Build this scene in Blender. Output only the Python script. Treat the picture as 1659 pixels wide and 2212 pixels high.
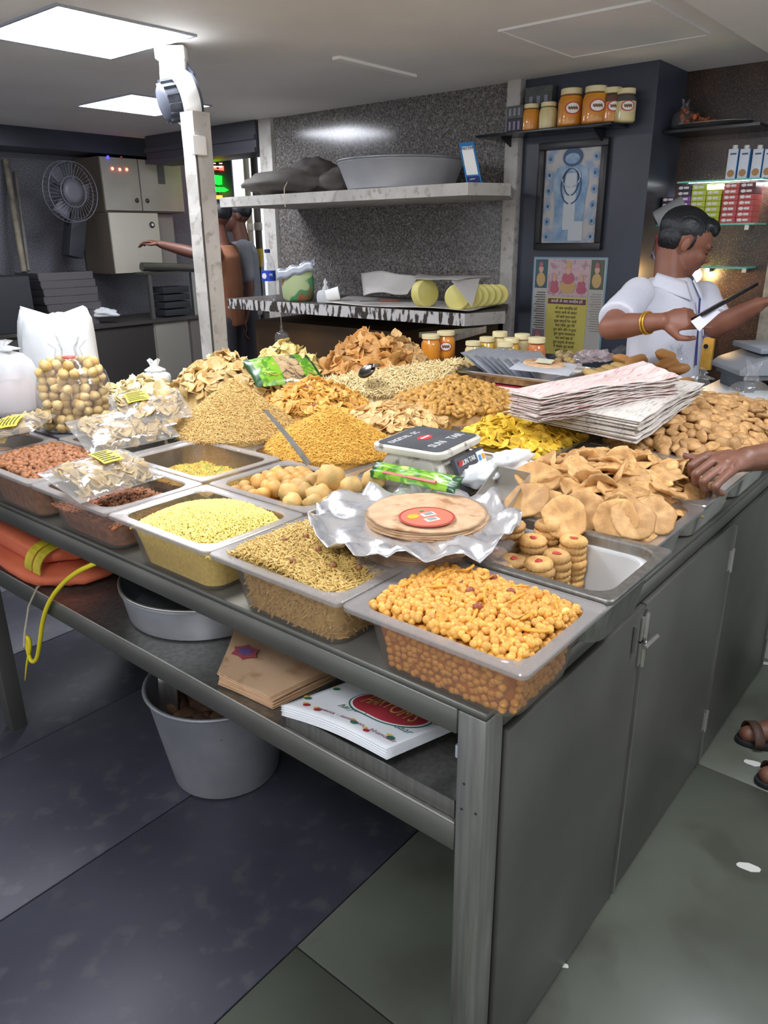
import bpy, bmesh, math, random
import numpy as np
from mathutils import Vector, Matrix, Quaternion, noise
for o in list(bpy.data.objects): bpy.data.objects.remove(o)
S = bpy.context.scene
COL = S.collection
rnd = random.Random(7)
R = math.radians
# ---------------------------------------------------------------- camera
CAM = Vector((-.80625, -.482505, 1.5))
FPX, CX, CY = 1629.25, 829.5, 1106.0
PITCH, ROLL, YAW = .349759, .0107, .695441
FW = Vector((math.cos(YAW), math.sin(YAW), 0)); RT = Vector((math.sin(YAW), -math.cos(YAW), 0)); UP = Vector((0, 0, 1))
_f = FW*math.cos(PITCH) - UP*math.sin(PITCH)
_d = -(UP*math.cos(PITCH) + FW*math.sin(PITCH))
_r = RT*math.cos(ROLL) + _d*math.sin(ROLL)
_d = -RT*math.sin(ROLL) + _d*math.cos(ROLL)
cam = bpy.data.objects.new('camera', bpy.data.cameras.new('camera')); COL.objects.link(cam)
cam.matrix_world = Matrix(((_r.x, -_d.x, -_f.x, CAM.x), (_r.y, -_d.y, -_f.y, CAM.y), (_r.z, -_d.z, -_f.z, CAM.z), (0, 0, 0, 1)))
cam.data.sensor_fit = 'HORIZONTAL'; cam.data.sensor_width = 36; cam.data.lens = 36*FPX/1659
cam.data.clip_start = .02
S.camera = cam
# survey helpers: the point of a sight line on a plane of the room
def ray(x, y): return _r*((x-CX)/FPX) + _d*((y-CY)/FPX) + _f
def az(x, y, z): d = ray(x, y); return CAM + d*((z-CAM.z)/d.z)
def ax(x, y, X): d = ray(x, y); return CAM + d*((X-CAM.x)/d.x)
def ay(x, y, Y): d = ray(x, y); return CAM + d*((Y-CAM.y)/d.y)
def ad(x, y, D): return CAM + ray(x, y)*D
# ---------------------------------------------------------------- world, exposure, room lamps
W = bpy.data.worlds.new('world'); S.world = W; W.use_nodes = True
W.node_tree.nodes['Background'].inputs[0].default_value = (.66, .68, .73, 1)
W.node_tree.nodes['Background'].inputs[1].default_value = .62
S.view_settings.view_transform = 'Standard'; S.view_settings.look = 'None'
S.view_settings.gamma = 1; S.view_settings.use_curve_mapping = False
S.view_settings.exposure = 1.32
PANEL = 12.5          # emission of the ceiling panels
CEIL = 2.25
# ---------------------------------------------------------------- materials
def lin(c): return c/12.92 if c <= .04045 else ((c+.055)/1.055)**2.4
PALE = 1.0
def C(h):
    h = h.lstrip('#'); return tuple(lin(int(h[i:i+2], 16)/255)**PALE for i in (0, 2, 4)) + (1,)
MATS = {}
def mat(name, col, rough=.5, metal=0, col2=None, scale=8, detail=4, lo=.35, hi=.65, bump=0, bscale=60, rand=None, spec=.5,
        emit=0, coat=0, aniso=None, sss=0, col3=None, scale3=40):
    if name in MATS: return MATS[name]
    m = bpy.data.materials.new(name); m.use_nodes = True; MATS[name] = m
    nt = m.node_tree; N = nt.nodes; L = nt.links; b = N['Principled BSDF']
    b.inputs['Roughness'].default_value = rough; b.inputs['Metallic'].default_value = metal
    b.inputs['Specular IOR Level'].default_value = spec; b.inputs['Base Color'].default_value = C(col)
    if coat: b.inputs['Coat Weight'].default_value = coat; b.inputs['Coat Roughness'].default_value = .12
    if sss: b.inputs['Subsurface Weight'].default_value = sss; b.inputs['Subsurface Radius'].default_value = (.01, .005, .003)
    out = None
    tc = N.new('ShaderNodeTexCoord')
    def noi(sc, det=4, vec=None):
        n = N.new('ShaderNodeTexNoise'); n.inputs['Scale'].default_value = sc; n.inputs['Detail'].default_value = det
        L.new(vec or tc.outputs['Object'], n.inputs['Vector']); return n
    src = None
    if aniso:
        mp = N.new('ShaderNodeMapping'); mp.inputs['Scale'].default_value = aniso; L.new(tc.outputs['Object'], mp.inputs['Vector']); src = mp.outputs['Vector']
    def mix(fac, a, bb):
        x = N.new('ShaderNodeMix'); x.data_type = 'RGBA'
        L.new(fac, x.inputs['Factor'])
        for s, v in ((6, a), (7, bb)):
            if isinstance(v, tuple): x.inputs[s].default_value = v
            else: L.new(v, x.inputs[s])
        return x.outputs[2]
    if col2:
        n = noi(scale, detail, src)
        rp = N.new('ShaderNodeMapRange'); rp.inputs['From Min'].default_value = lo; rp.inputs['From Max'].default_value = hi
        L.new(n.outputs['Fac'], rp.inputs['Value'])
        out = mix(rp.outputs['Result'], C(col), C(col2))
    if col3:
        n = noi(scale3, 3, src)
        rp = N.new('ShaderNodeMapRange'); rp.inputs['From Min'].default_value = .55; rp.inputs['From Max'].default_value = .68
        L.new(n.outputs['Fac'], rp.inputs['Value'])
        out = mix(rp.outputs['Result'], out if out is not None else C(col), C(col3))
    if rand:
        oi = N.new('ShaderNodeObjectInfo'); out = mix(oi.outputs['Random'], out if out is not None else C(col), C(rand)) if out is None else out
        if col2:
            hs = N.new('ShaderNodeHueSaturation'); mr = N.new('ShaderNodeMapRange'); mr.inputs['To Min'].default_value = .78; mr.inputs['To Max'].default_value = 1.18
            L.new(oi.outputs['Random'], mr.inputs['Value']); L.new(mr.outputs['Result'], hs.inputs['Value']); L.new(out, hs.inputs['Color']); out = hs.outputs['Color']
    if out is not None: L.new(out, b.inputs['Base Color'])
    if bump:
        n = noi(bscale, 3, src); bp = N.new('ShaderNodeBump'); bp.inputs['Strength'].default_value = bump; bp.inputs['Distance'].default_value = .004
        L.new(n.outputs['Fac'], bp.inputs['Height']); L.new(bp.outputs['Normal'], b.inputs['Normal'])
    if emit:
        b.inputs['Emission Color'].default_value = C(col); b.inputs['Emission Strength'].default_value = emit
    return m
def film(name, tint=(.95, .96, .97, 1), gloss=.14, diff=.06, rough=.12, dcol=(.85, .87, .9, 1), bump=.25, bscale=25):
    """thin clear plastic: mostly see-through, some sheen, some scuffing"""
    if name in MATS: return MATS[name]
    m = bpy.data.materials.new(name); m.use_nodes = True; MATS[name] = m
    nt = m.node_tree; N = nt.nodes; L = nt.links
    for n in list(N): N.remove(n)
    o = N.new('ShaderNodeOutputMaterial'); t = N.new('ShaderNodeBsdfTransparent'); g = N.new('ShaderNodeBsdfGlossy'); d = N.new('ShaderNodeBsdfDiffuse')
    t.inputs[0].default_value = tint; g.inputs['Roughness'].default_value = rough; d.inputs[0].default_value = dcol
    m1 = N.new('ShaderNodeMixShader'); m2 = N.new('ShaderNodeMixShader'); fr = N.new('ShaderNodeLayerWeight'); pw = N.new('ShaderNodeMath'); pw.operation = 'POWER'; pw.inputs[1].default_value = 4; L.new(fr.outputs['Facing'], pw.inputs[0]); sc_ = N.new('ShaderNodeMath'); sc_.operation = 'MULTIPLY'; sc_.inputs[1].default_value = .5; L.new(pw.outputs[0], sc_.inputs[0])
    ad_ = N.new('ShaderNodeMath'); ad_.operation = 'ADD'; ad_.inputs[1].default_value = gloss*.5; L.new(sc_.outputs[0], ad_.inputs[0])
    L.new(ad_.outputs[0], m1.inputs[0]); L.new(t.outputs[0], m1.inputs[1]); L.new(g.outputs[0], m1.inputs[2])
    m2.inputs[0].default_value = diff; L.new(m1.outputs[0], m2.inputs[1]); L.new(d.outputs[0], m2.inputs[2])
    tc = N.new('ShaderNodeTexCoord'); n = N.new('ShaderNodeTexNoise'); n.inputs['Scale'].default_value = bscale; L.new(tc.outputs['Object'], n.inputs['Vector'])
    bp = N.new('ShaderNodeBump'); bp.inputs['Strength'].default_value = bump; bp.inputs['Distance'].default_value = .01
    L.new(n.outputs['Fac'], bp.inputs['Height']); L.new(bp.outputs[0], g.inputs['Normal']); L.new(bp.outputs[0], fr.inputs['Normal'])
    L.new(m2.outputs[0], o.inputs[0]); return m
# ---------------------------------------------------------------- object helpers
def tag(o, label=None, cat=None, group=None, kind=None):
    if label: o['label'] = label
    if cat: o['category'] = cat
    if group: o['group'] = group
    if kind: o['kind'] = kind
    return o
def empty(name, loc=(0, 0, 0), label=None, cat=None, group=None, kind=None, rz=0):
    o = bpy.data.objects.new(name, None); COL.objects.link(o); o.location = loc; o.rotation_euler = (0, 0, rz); o.empty_display_size = .02
    return tag(o, label, cat, group, kind)
def link(name, me, parent=None, loc=None):
    o = bpy.data.objects.new(name, me); COL.objects.link(o)
    if parent is not None: o.parent = parent
    if loc is not None: o.location = loc
    return o
class MB:
    """collects shapes; build() makes ONE mesh object. With a parent given, coordinates are the parent's own."""
    def __init__(s): s.v = []; s.f = []
    def add(s, v, f):
        n = len(s.v); s.v += [tuple(p) for p in v]; s.f += [tuple(i+n for i in q) for q in f]; return s
    def box(s, c, size, rot=None, taper=1):
        x, y, z = [d/2 for d in size]; c = Vector(c)
        P = [Vector((sx*x*(taper if sz > 0 else 1), sy*y*(taper if sz > 0 else 1), sz*z)) for sz in (-1, 1) for sx, sy in ((-1, -1), (1, -1), (1, 1), (-1, 1))]
        if rot is not None: P = [rot @ p for p in P]
        return s.add([p+c for p in P], [(3, 2, 1, 0), (4, 5, 6, 7), (0, 1, 5, 4), (1, 2, 6, 5), (2, 3, 7, 6), (3, 0, 4, 7)])
    def b2(s, a, b):
        return s.box([(a[i]+b[i])/2 for i in range(3)], [abs(a[i]-b[i]) for i in range(3)])
    def tube(s, pts, rad, seg=8, cap=True):
        pts = [Vector(p) for p in pts]; n = len(pts); rad = rad if isinstance(rad, (list, tuple)) else [rad]*n
        V = []; F = []; prev = None
        for i, p in enumerate(pts):
            t = (pts[min(i+1, n-1)]-pts[max(i-1, 0)]).normalized()
            if prev is None:
                a = t.orthogonal().normalized()
            else:
                a = (prev - t*prev.dot(t)); a = a.normalized() if a.length > 1e-6 else t.orthogonal().normalized()
            prev = a; b = t.cross(a)
            V += [p + (a*math.cos(k*2*math.pi/seg)+b*math.sin(k*2*math.pi/seg))*rad[i] for k in range(seg)]
        for i in range(n-1):
            for k in range(seg):
                F.append((i*seg+k, i*seg+(k+1) % seg, (i+1)*seg+(k+1) % seg, (i+1)*seg+k))
        if cap: F.append(tuple(range(seg-1, -1, -1))); F.append(tuple((n-1)*seg+k for k in range(seg)))
        return s.add(V, F)
    def lathe(s, prof, seg=24, c=(0, 0, 0), sx=1, sy=1, rot=None, close=False):
        c = Vector(c); V = []; F = []; n = len(prof)
        for r, z in prof:
            for k in range(seg):
                p = Vector((r*sx*math.cos(2*math.pi*k/seg), r*sy*math.sin(2*math.pi*k/seg), z))
                V.append((rot @ p if rot is not None else p)+c)
        for i in range(n-1 if not close else n):
            j = (i+1) % n
            for k in range(seg): F.append((i*seg+k, i*seg+(k+1) % seg, j*seg+(k+1) % seg, j*seg+k))
        if not close:
            F.append(tuple(range(seg-1, -1, -1))); F.append(tuple((n-1)*seg+k for k in range(seg)))
        return s.add(V, F)
    def ball(s, c, rad, rot=None, u=12, v=8):
        rx, ry, rz = rad if isinstance(rad, (tuple, list)) else (rad,)*3; c = Vector(c); V = []; F = []
        def pt(a, b):
            p = Vector((rx*math.sin(b)*math.cos(a), ry*math.sin(b)*math.sin(a), rz*math.cos(b))); return (rot @ p if rot is not None else p)+c
        V.append(pt(0, 0))
        for i in range(1, v):
            for k in range(u): V.append(pt(2*math.pi*k/u, math.pi*i/v))
        V.append(pt(0, math.pi)); e = len(V)-1
        for k in range(u):
            F.append((0, 1+k, 1+(k+1) % u)); F.append((e, 1+(v-2)*u+(k+1) % u, 1+(v-2)*u+k))
            for i in range(v-2): F.append((1+i*u+k, 1+(i+1)*u+k, 1+(i+1)*u+(k+1) % u, 1+i*u+(k+1) % u))
        return s.add(V, F)
    def prism(s, poly, z0, z1):
        n = len(poly); V = [(p[0], p[1], z0) for p in poly]+[(p[0], p[1], z1) for p in poly]
        F = [tuple(range(n-1, -1, -1)), tuple(range(n, 2*n))]+[(i, (i+1) % n, n+(i+1) % n, n+i) for i in range(n)]
        return s.add(V, F)
    def sheet(s, fn, nu, nv, th=0):
        """surface fn(u,v); with th a closed slab"""
        P = [[Vector(fn(i/nu, j/nv)) for j in range(nv+1)] for i in range(nu+1)]
        V = [p for r in P for p in r]; w = nv+1; F = [(i*w+j, (i+1)*w+j, (i+1)*w+j+1, i*w+j+1) for i in range(nu) for j in range(nv)]
        if th:
            n0 = len(V); V2 = []
            for i in range(nu+1):
                for j in range(nv+1):
                    a = P[min(i+1, nu)][j]-P[max(i-1, 0)][j]; b = P[i][min(j+1, nv)]-P[i][max(j-1, 0)]; n = a.cross(b)
                    n = n.normalized() if n.length > 1e-12 else Vector((0, 0, 1)); V2.append(P[i][j]-n*th)
            F2 = [tuple(n0+q for q in reversed(f)) for f in F]
            E = [(i*w, (i+1)*w) for i in range(nu)]+[(nu*w+j, nu*w+j+1) for j in range(nv)]+[((i+1)*w+nv, i*w+nv) for i in range(nu)]+[(j+1, j) for j in range(nv)]
            F3 = [(b, a, n0+a, n0+b) for a, b in E]
            return s.add(V+V2, F+F2+F3)
        return s.add(V, F)
    def mesh(s, name, m=None, smooth=False, fix=False):
        me = bpy.data.meshes.new(name); me.from_pydata(s.v, [], s.f)
        if m: me.materials.append(m)
        if smooth: me.shade_smooth() if smooth is True else None
        if fix:
            bm = bmesh.new(); bm.from_mesh(me); bmesh.ops.recalc_face_normals(bm, faces=bm.faces); bm.to_mesh(me); bm.free()
        me.update(); return me
    def build(s, name, m, parent=None, smooth=False, bevel=0, seg=2, loc=None, label=None, cat=None, group=None, kind=None, fix=False, angle=None):
        me = s.mesh(name, m, smooth, fix or bevel > 0)
        if bevel:
            bm = bmesh.new(); bm.from_mesh(me); bmesh.ops.remove_doubles(bm, verts=bm.verts, dist=1e-6)
            ed = [e for e in bm.edges if len(e.link_faces) == 2 and e.calc_face_angle(0) > R(30)]
            bmesh.ops.bevel(bm, geom=ed, offset=bevel, segments=seg, profile=.6, affect='EDGES', clamp_overlap=True); bm.to_mesh(me); bm.free()
            me.shade_smooth()
            try: me.set_sharp_from_angle(angle=R(50))
            except Exception: pass
        elif smooth and angle:
            me.set_sharp_from_angle(angle=R(angle))
        o = link(name, me, parent, loc); return tag(o, label, cat, group, kind)
def soft(pts, n=2):
    pts = [Vector(p) for p in pts]
    for _ in range(n):
        q = [pts[0]]
        for a, b in zip(pts, pts[1:]): q += [a*.75+b*.25, a*.25+b*.75]
        pts = q+[pts[-1]]
    return pts
def RX(a): return Matrix.Rotation(a, 3, 'X')
def RY(a): return Matrix.Rotation(a, 3, 'Y')
def RZ(a): return Matrix.Rotation(a, 3, 'Z')
def frame(x, z):
    """3x3 matrix with local x along x and local z near z"""
    x = Vector(x).normalized(); y = Vector(z).cross(x).normalized(); z = x.cross(y); return Matrix((x, y, z)).transposed()
def nz(p, s=1.0, seed=0): return noise.noise(Vector((p[0]*s+seed*17.3, p[1]*s-seed*7.7, (p[2] if len(p) > 2 else 0)*s+seed*3.1)))
def copy_tree(o, parent=None):
    c = o.copy(); COL.objects.link(c)
    if parent is not None: c.parent = parent
    for ch in list(o.children): copy_tree(ch, c)
    return c
def text(name, s, size, m, parent, loc, x=(1, 0, 0), n=(0, 0, 1), align='CENTER', depth=.0004, shear=0, sx=1):
    cu = bpy.data.curves.new(name, 'FONT'); cu.body = s; cu.size = size; cu.align_x = align; cu.align_y = 'CENTER'; cu.extrude = depth; cu.shear = shear
    cu.resolution_u = 3
    t = bpy.data.objects.new(name, cu); COL.objects.link(t)
    dg = bpy.context.evaluated_depsgraph_get(); me = bpy.data.meshes.new_from_object(t.evaluated_get(dg)); bpy.data.objects.remove(t)
    me.materials.clear(); me.materials.append(m); me.name = name
    Mx = frame(x, n).to_4x4() @ Matrix.Diagonal((sx, 1, 1, 1)); Mx.translation = Vector(loc); me.transform(Mx)
    return link(name, me, parent)
def remesh(name, mb, voxel, m, parent=None, it=6, loc=None, disp=None):
    t = bpy.data.objects.new('t', mb.mesh('t', None, False, False)); COL.objects.link(t)
    a = t.modifiers.new('r', 'REMESH'); a.mode = 'VOXEL'; a.voxel_size = voxel; a.use_smooth_shade = True
    b = t.modifiers.new('s', 'SMOOTH'); b.factor = .5; b.iterations = it
    dg = bpy.context.evaluated_depsgraph_get(); me = bpy.data.meshes.new_from_object(t.evaluated_get(dg)); bpy.data.objects.remove(t)
    me.materials.clear(); me.materials.append(m); me.name = name
    if disp:
        for v in me.vertices: v.co = disp(v.co)
    me.shade_smooth(); return link(name, me, parent, loc)
# ================================================================ the setting
STEEL = mat('brushed_steel', '#a3a29c', .36, .85, col2='#8f8e88', scale=6, aniso=(14, 14, 1), bump=.02, bscale=60)
STEELD = mat('dull_steel', '#6a6a63', .44, .6, col2='#575751', scale=2.2, detail=6, bump=.05, bscale=90)
STEELB = mat('bright_steel', '#d2d0ca', .25, .85, col2='#bab8b1', scale=9, bump=.03, bscale=60)
ALU = mat('aluminium', '#a3a5a8', .42, .55, col2='#8b8e92', scale=5, bump=.05, bscale=30)
BLACK = mat('black_paint', '#17181b', .5)
BLACKG = mat('black_gloss', '#141519', .22)
WHITEP = mat('white_plastic', '#e9e8e2', .4)
GROUT = mat('grout', '#24241f', .9)
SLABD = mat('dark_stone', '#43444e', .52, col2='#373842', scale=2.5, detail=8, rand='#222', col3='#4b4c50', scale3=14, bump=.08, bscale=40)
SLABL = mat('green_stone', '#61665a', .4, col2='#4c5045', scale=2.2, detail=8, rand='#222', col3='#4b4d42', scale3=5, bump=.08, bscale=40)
PAINTC = mat('ceiling_paint', '#ebeae7', .75, col2='#e0dfdc', scale=1.5)
GRANITE = mat('granite', '#7a7672', .14, col2='#4d4a46', scale=130, detail=3, lo=.42, hi=.58, col3='#97938e', scale3=90)
DARKW = mat('dark_wall', '#3c4150', .35, col2='#31353f', scale=3)
BROWNW = mat('brown_laminate', '#4a362a', .3, col2='#241d1b', scale=5, detail=8, col3='#6b5a4c', scale3=160)
LEFTW = mat('left_wall_stone', '#77777e', .5, col2='#55555c', scale=110, detail=3, lo=.4, hi=.6)
PLASTER = mat('old_white_paint', '#c3c0b9', .7, col2='#a9a69e', scale=5, detail=8, col3='#9a948a', scale3=22, bump=.15, bscale=40)
CHIP = mat('chipped_shelf_edge', '#c9c6c2', .7, col2='#3a332c', scale=40, detail=2, lo=.5, hi=.56, aniso=(1, 1, .35))
SHTOP = mat('shelf_top_stone', '#56504a', .6, col2='#453f39', scale=7)
# floor of stone slabs
fl = MB().b2((-2.4, -2.6, -.05), (6.5, 7, -.006)).build('floor', GROUT, kind='structure')
ys = [-2.5, -.73, .487, 1.075, 1.665, 2.255, 2.845, 3.6, 4.4, 5.2, 6.9]
SLABM = {}
def slab(x0, x1, y0, y1, m):
    k = (round(x1-x0, 3), round(y1-y0, 3), m.name)
    if k not in SLABM:
        o = MB().box((0, 0, -.004), (x1-x0-.004, y1-y0-.004, .008)).build('slab', m, fl, bevel=.0012, seg=1); SLABM[k] = o.data
    else: o = link('slab', SLABM[k], fl)
    o.location = ((x0+x1)/2, (y0+y1)/2, rnd.uniform(-.0006, .0006))
for j in range(len(ys)-1):
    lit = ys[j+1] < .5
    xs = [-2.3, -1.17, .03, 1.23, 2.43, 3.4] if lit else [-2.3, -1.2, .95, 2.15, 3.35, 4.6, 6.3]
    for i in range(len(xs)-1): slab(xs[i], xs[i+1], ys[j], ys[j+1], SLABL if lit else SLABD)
# ceiling
cl = MB().b2((-2.4, -2.6, CEIL), (3.7, 6.1, CEIL+.06)).build('ceiling', PAINTC, kind='structure')
MB().b2((-2.4, -2.6, CEIL-.035), (3.7, .6, CEIL)).build('trim_1', PAINTC, kind='structure')
MB().b2((2.0, 2.085, CEIL-.012), (2.56, 2.13, CEIL)).build('trim_2', mat('pale_strip', '#f3f1ec', .5), kind='structure')
GLOW = mat('panel_diffuser', '#f1f4ff', .5, emit=PANEL)
PFRAME = mat('panel_frame', '#9fa4ae', .5)
def ceiling_light(x0, x1, y0, y1, label, on=True, z=CEIL):
    t = empty('ceiling_light', ((x0+x1)/2, (y0+y1)/2, z), label, 'light', 'square ceiling panels'); w, d = (x1-x0)/2, (y1-y0)/2
    m = MB(); e = .012
    for a, b in (((-w-e, -d-e, -.008), (w+e, -d, 0)), ((-w-e, d, -.008), (w+e, d+e, 0)), ((-w-e, -d, -.008), (-w, d, 0)), ((w, -d, -.008), (w+e, d, 0))): m.b2(a, b)
    m.build('frame', PFRAME if on else PAINTC, t)
    MB().b2((-w, -d, -.005), (w, d, 0)).build('diffuser', GLOW if on else PAINTC, t)
ceiling_light(.79, 1.345, 2.26, 2.84, 'large lit square ceiling panel nearest the camera at top left')
ceiling_light(1.90, 2.43, 3.54, 4.09, 'lit square ceiling panel behind the white motor bracket')
ceiling_light(2.10, 2.70, .74, 1.32, 'unlit square ceiling panel above the jar shelf', False)
# further panels of the same lit grid, above and behind the photographer
ceiling_light(-.10, .46, .95, 1.51, 'lit square ceiling panel over the front of the counter, above the frame')
ceiling_light(.75, 1.31, -.95, -.39, 'lit square ceiling panel over the customer side, above the frame', z=CEIL-.035)
ceiling_light(-1.5, -.94, -.5, .06, 'lit square ceiling panel behind the photographer', z=CEIL-.035)
# walls
MB().b2((3.05, 1.80, 0), (3.2, 3.70, CEIL)).build('wall_back', GRANITE, kind='structure')
MB().b2((3.05, 1.14, 0), (3.2, 1.80, CEIL)).build('wall_side', DARKW, kind='structure')
MB().b2((3.05, 1.06, 0), (3.55, 1.14, CEIL)).build('wall_return', DARKW, kind='structure')
MB().b2((3.42, -2.6, 0), (3.55, 1.06, CEIL)).build('wall_right', BROWNW, kind='structure')
MB().b2((-2.4, 5.6, 0), (4.3, 5.75, CEIL)).build('wall_left', LEFTW, kind='structure')
MB().b2((3.02, 3.66, 0), (3.2, 3.78, CEIL)).build('trim_3', PLASTER, kind='structure', bevel=.004)
MB().b2((3.0, 1.755, 0), (3.06, 1.835, CEIL)).build('trim_4', PLASTER, kind='structure', bevel=.004)
MB().b2((3.38, -.02, 0), (3.43, .55, CEIL)).build('trim_5', mat('worn_pale_metal', '#a3a399', .5, .3, col2='#6d6d66', scale=12), kind='structure')
MB().b2((1.3, 5.2, 2.12), (3.3, 5.62, CEIL)).build('trim_6', DARKW, kind='structure')
# roller shutter box over the street opening, and the street beyond
SH = mat('shutter_grey', '#3d3e44', .5)
sb = empty('shutter_box', (3.1, 4.45, max(1.9, ax(530, 333, 3.0).z)+.125), 'dark grey roller shutter box above the street opening', 'shutter')
MB().b2((-.1, -.66, -.12), (.15, .62, CEIL-sb.location.z-.002)).build('housing', SH, sb, bevel=.01)
for k in range(2): MB().b2((-.115, -.66, -.12+k*.08), (-.1, .62, -.09+k*.08)).build('rib', SH, sb)
MB().b2((6.0, 2.5, 0), (6.1, 7, 3.2)).build('wall_street', mat('street_wall', '#414b58', .8, col2='#272d36', scale=2, detail=6), kind='structure')
def pole(px, d, z1, r, col, label):
    p = ad(px, 560, d); t = empty('street_pole', (p.x, p.y, 0), label, 'pole')
    MB().lathe([(r*1.5, 0), (r*1.5, .15), (r, .2), (r, z1)], 12).build('shaft', mat('pole_'+col, col, .6), t, smooth=True)
    MB().lathe([(r*1.1, 0), (r*1.2, .01), (r*1.2, .05), (r*1.1, .06)], 12, (0, 0, 1.56)).build('collar', mat('pole_band'+col, '#b9b4a6', .6), t, smooth=True)
    return t
pole(545, 6.6, 2.6, .024, '#8b8778', 'pale street pole seen left of the yellow marked one')
yp = pole(562, 6.2, 2.6, .028, '#4d4a44', 'dark street pole with a yellow sticker')
MB().lathe([(.030, 0), (.031, .01), (.031, .13), (.030, .14)], 12, (0, 0, 1.28)).build('sticker', mat('yellow_sticker', '#c9a62c', .6), yp)
def sign(name, pts, m, label, cat, th=.03, kids=None):
    c = sum(pts, Vector())/len(pts); o = MB().add([p-c for p in pts]+[p-c+FW*th for p in pts], [tuple(range(len(pts)))] + [tuple(range(2*len(pts)-1, len(pts)-1, -1))] + [(i, len(pts)+i, len(pts)+(i+1) % len(pts), (i+1) % len(pts)) for i in range(len(pts))]).build(name, m, None, loc=c, fix=True)
    return tag(o, label, cat)
RED = mat('neon_red', '#ff2a20', .5, emit=5); GRN = mat('neon_green', '#08f01a', .5, emit=4); ORG = mat('neon_orange', '#ff5a20', .5, emit=4)
D_ = 6.35
sp0 = ad(474, 400, D_+.06); spo = empty('sign_post', (sp0.x, sp0.y, 0), 'dark post carrying the red and green neon signs in the street', 'post'); MB().lathe([(.05, 0), (.05, .03), (.02, .05), (.02, 2.75)], 12).build('shaft', BLACK, spo, smooth=True, angle=40); MB().box((0, 0, 2.0), (.22, .02, .9), frame(RT, UP)).build('back_board', BLACK, spo)
rs = sign('neon_sign', [ad(455, 338, D_), ad(484, 338, D_), ad(483, 368, D_), ad(457, 366, D_)], RED, 'glowing red sign box above the green neon lettering', 'sign')
for k in range(3): MB().tube([ad(462, 346+k*7, D_-.005)-rs.location, ad(480, 346+k*7, D_-.005)-rs.location], .004, 5).build('tube', mat('neon_hot', '#ffb0a0', .5, emit=6), rs)
sign('neon_sign', [ad(463, 378, D_), ad(478, 380, D_), ad(478, 398, D_), ad(468, 399, D_), ad(463, 394, D_)], GRN, 'upper green neon stroke beside the column', 'sign')
sign('neon_sign', [ad(465, 404, D_), ad(484, 405, D_), ad(492, 410, D_), ad(484, 414, D_), ad(466, 414, D_)], GRN, 'lower green neon stroke with pointed right end', 'sign')
sign('neon_sign', [ad(466, 422, D_), ad(479, 422, D_), ad(478, 458, D_), ad(470, 458, D_)], ORG, 'tall orange glowing sign below the green strokes', 'sign')
# column with fan motor bracket
P0 = ad(453, 675, 3.2); wy = ax(428, 675, P0.x).y-P0.y; wx = ay(487, 675, P0.y).x-P0.x
ztop = ay(428, 240, P0.y).z
co = empty('column', (P0.x, P0.y, 0), 'chipped white painted square column behind the snack heaps', 'column')
def colbox(a, b): # chipped arrises: slightly wandering edges
    n = 26; V = []; F = []
    for i in range(n+1):
        z = a+(b-a)*i/n
        for k, (x, y) in enumerate(((0, 0), (wx, 0), (wx, wy), (0, wy))):
            j = .006*nz((x*9, y*9, z*9), 1, k)
            V.append((x+j, y+j*.8, z))
    for i in range(n):
        for k in range(4): F.append((i*4+k, i*4+(k+1) % 4, i*4+4+(k+1) % 4, i*4+4+k))
    F += [(3, 2, 1, 0), tuple(n*4+k for k in range(4))]
    return MB().add(V, F)
colbox(0, ztop).build('shaft', PLASTER, co)
MB().b2((-.002, -.004, .4), (.004, .002, ztop-.12)).build('crack', mat('crack', '#4a453e', .9), co)
MB().b2((-.035, -.012, 0), (.03, .02, .07)).build('holder', WHITEP, co, bevel=.006, loc=Vector((.012, -.008, ay(421, 335, P0.y).z)))
brT = ad(370, 116, 3.1); brB = ad(380, 205, 3.12)
fb = empty('fan_bracket', brT, 'white ceiling bracket with a finned fan motor above the column', 'fan motor')
Xb = RT*.9+FW*.2
rot = frame(Xb, -(brB-brT).normalized().cross(Xb).cross(Xb)) if False else frame(RT, UP)
ln = (brB-brT).length
MB().box((brB-brT)*.5, (.105, .05, ln), frame(RT, (brT-brB).normalized())).build('arm_box', WHITEP, fb, bevel=.008)
MB().box((0, 0, .0), (.122, .07, .05), frame(RT, UP)).build('ceiling_cap', WHITEP, fb, bevel=.006)
axis = (-RT*.80 - FW*.45 - UP*.22).normalized(); rm = frame(axis, UP) @ RY(R(90))
mc = ad(397, 213, 3.08)-brT
MB().lathe([(.096, -.035), (.098, -.03), (.098, .03), (.096, .035), (.078, .035), (.076, -.035)], 28, mc, rot=rm, close=True).build('ring_band', WHITEP, fb, smooth=True, angle=40)
MB().lathe([(.085, -.03), (.085, -.05), (.02, -.055)], 28, mc, rot=rm).build('rear_cover', mat('motor_grey', '#4a4e57', .5), fb, smooth=True, angle=40)
mo = MB().lathe([(.070, 0), (.070, .085), (.058, .095), (.001, .096)], 24, mc, rot=rm).build('motor', mat('motor_grey', '#4a4e57', .5), fb, smooth=True, angle=40)
for k in range(14):
    a = k*2*math.pi/14; MB().box(mc+rm @ Vector((.074*math.cos(a), .074*math.sin(a), .05)), (.012, .005, .07), rm @ RZ(a)).build('fin', mat('motor_grey', '#4a4e57', .5), mo)
MB().tube([Vector((.03, .02, .02)), Vector((.05, .02, .06)), Vector((.02, .02, CEIL-brT.z-.002))], .004, 6).build('wire', BLACK, fb)
MB().tube([ad(402, 140, 3.13)-brT, ad(415, 160, 3.13)-brT, ad(412, 185, 3.13)-brT, ad(418, 200, 3.12)-brT], [.01, .014, .012, .008], 6).build('wire', mat('wire_bundle', '#4d5360', .7), fb, smooth=True)
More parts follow.
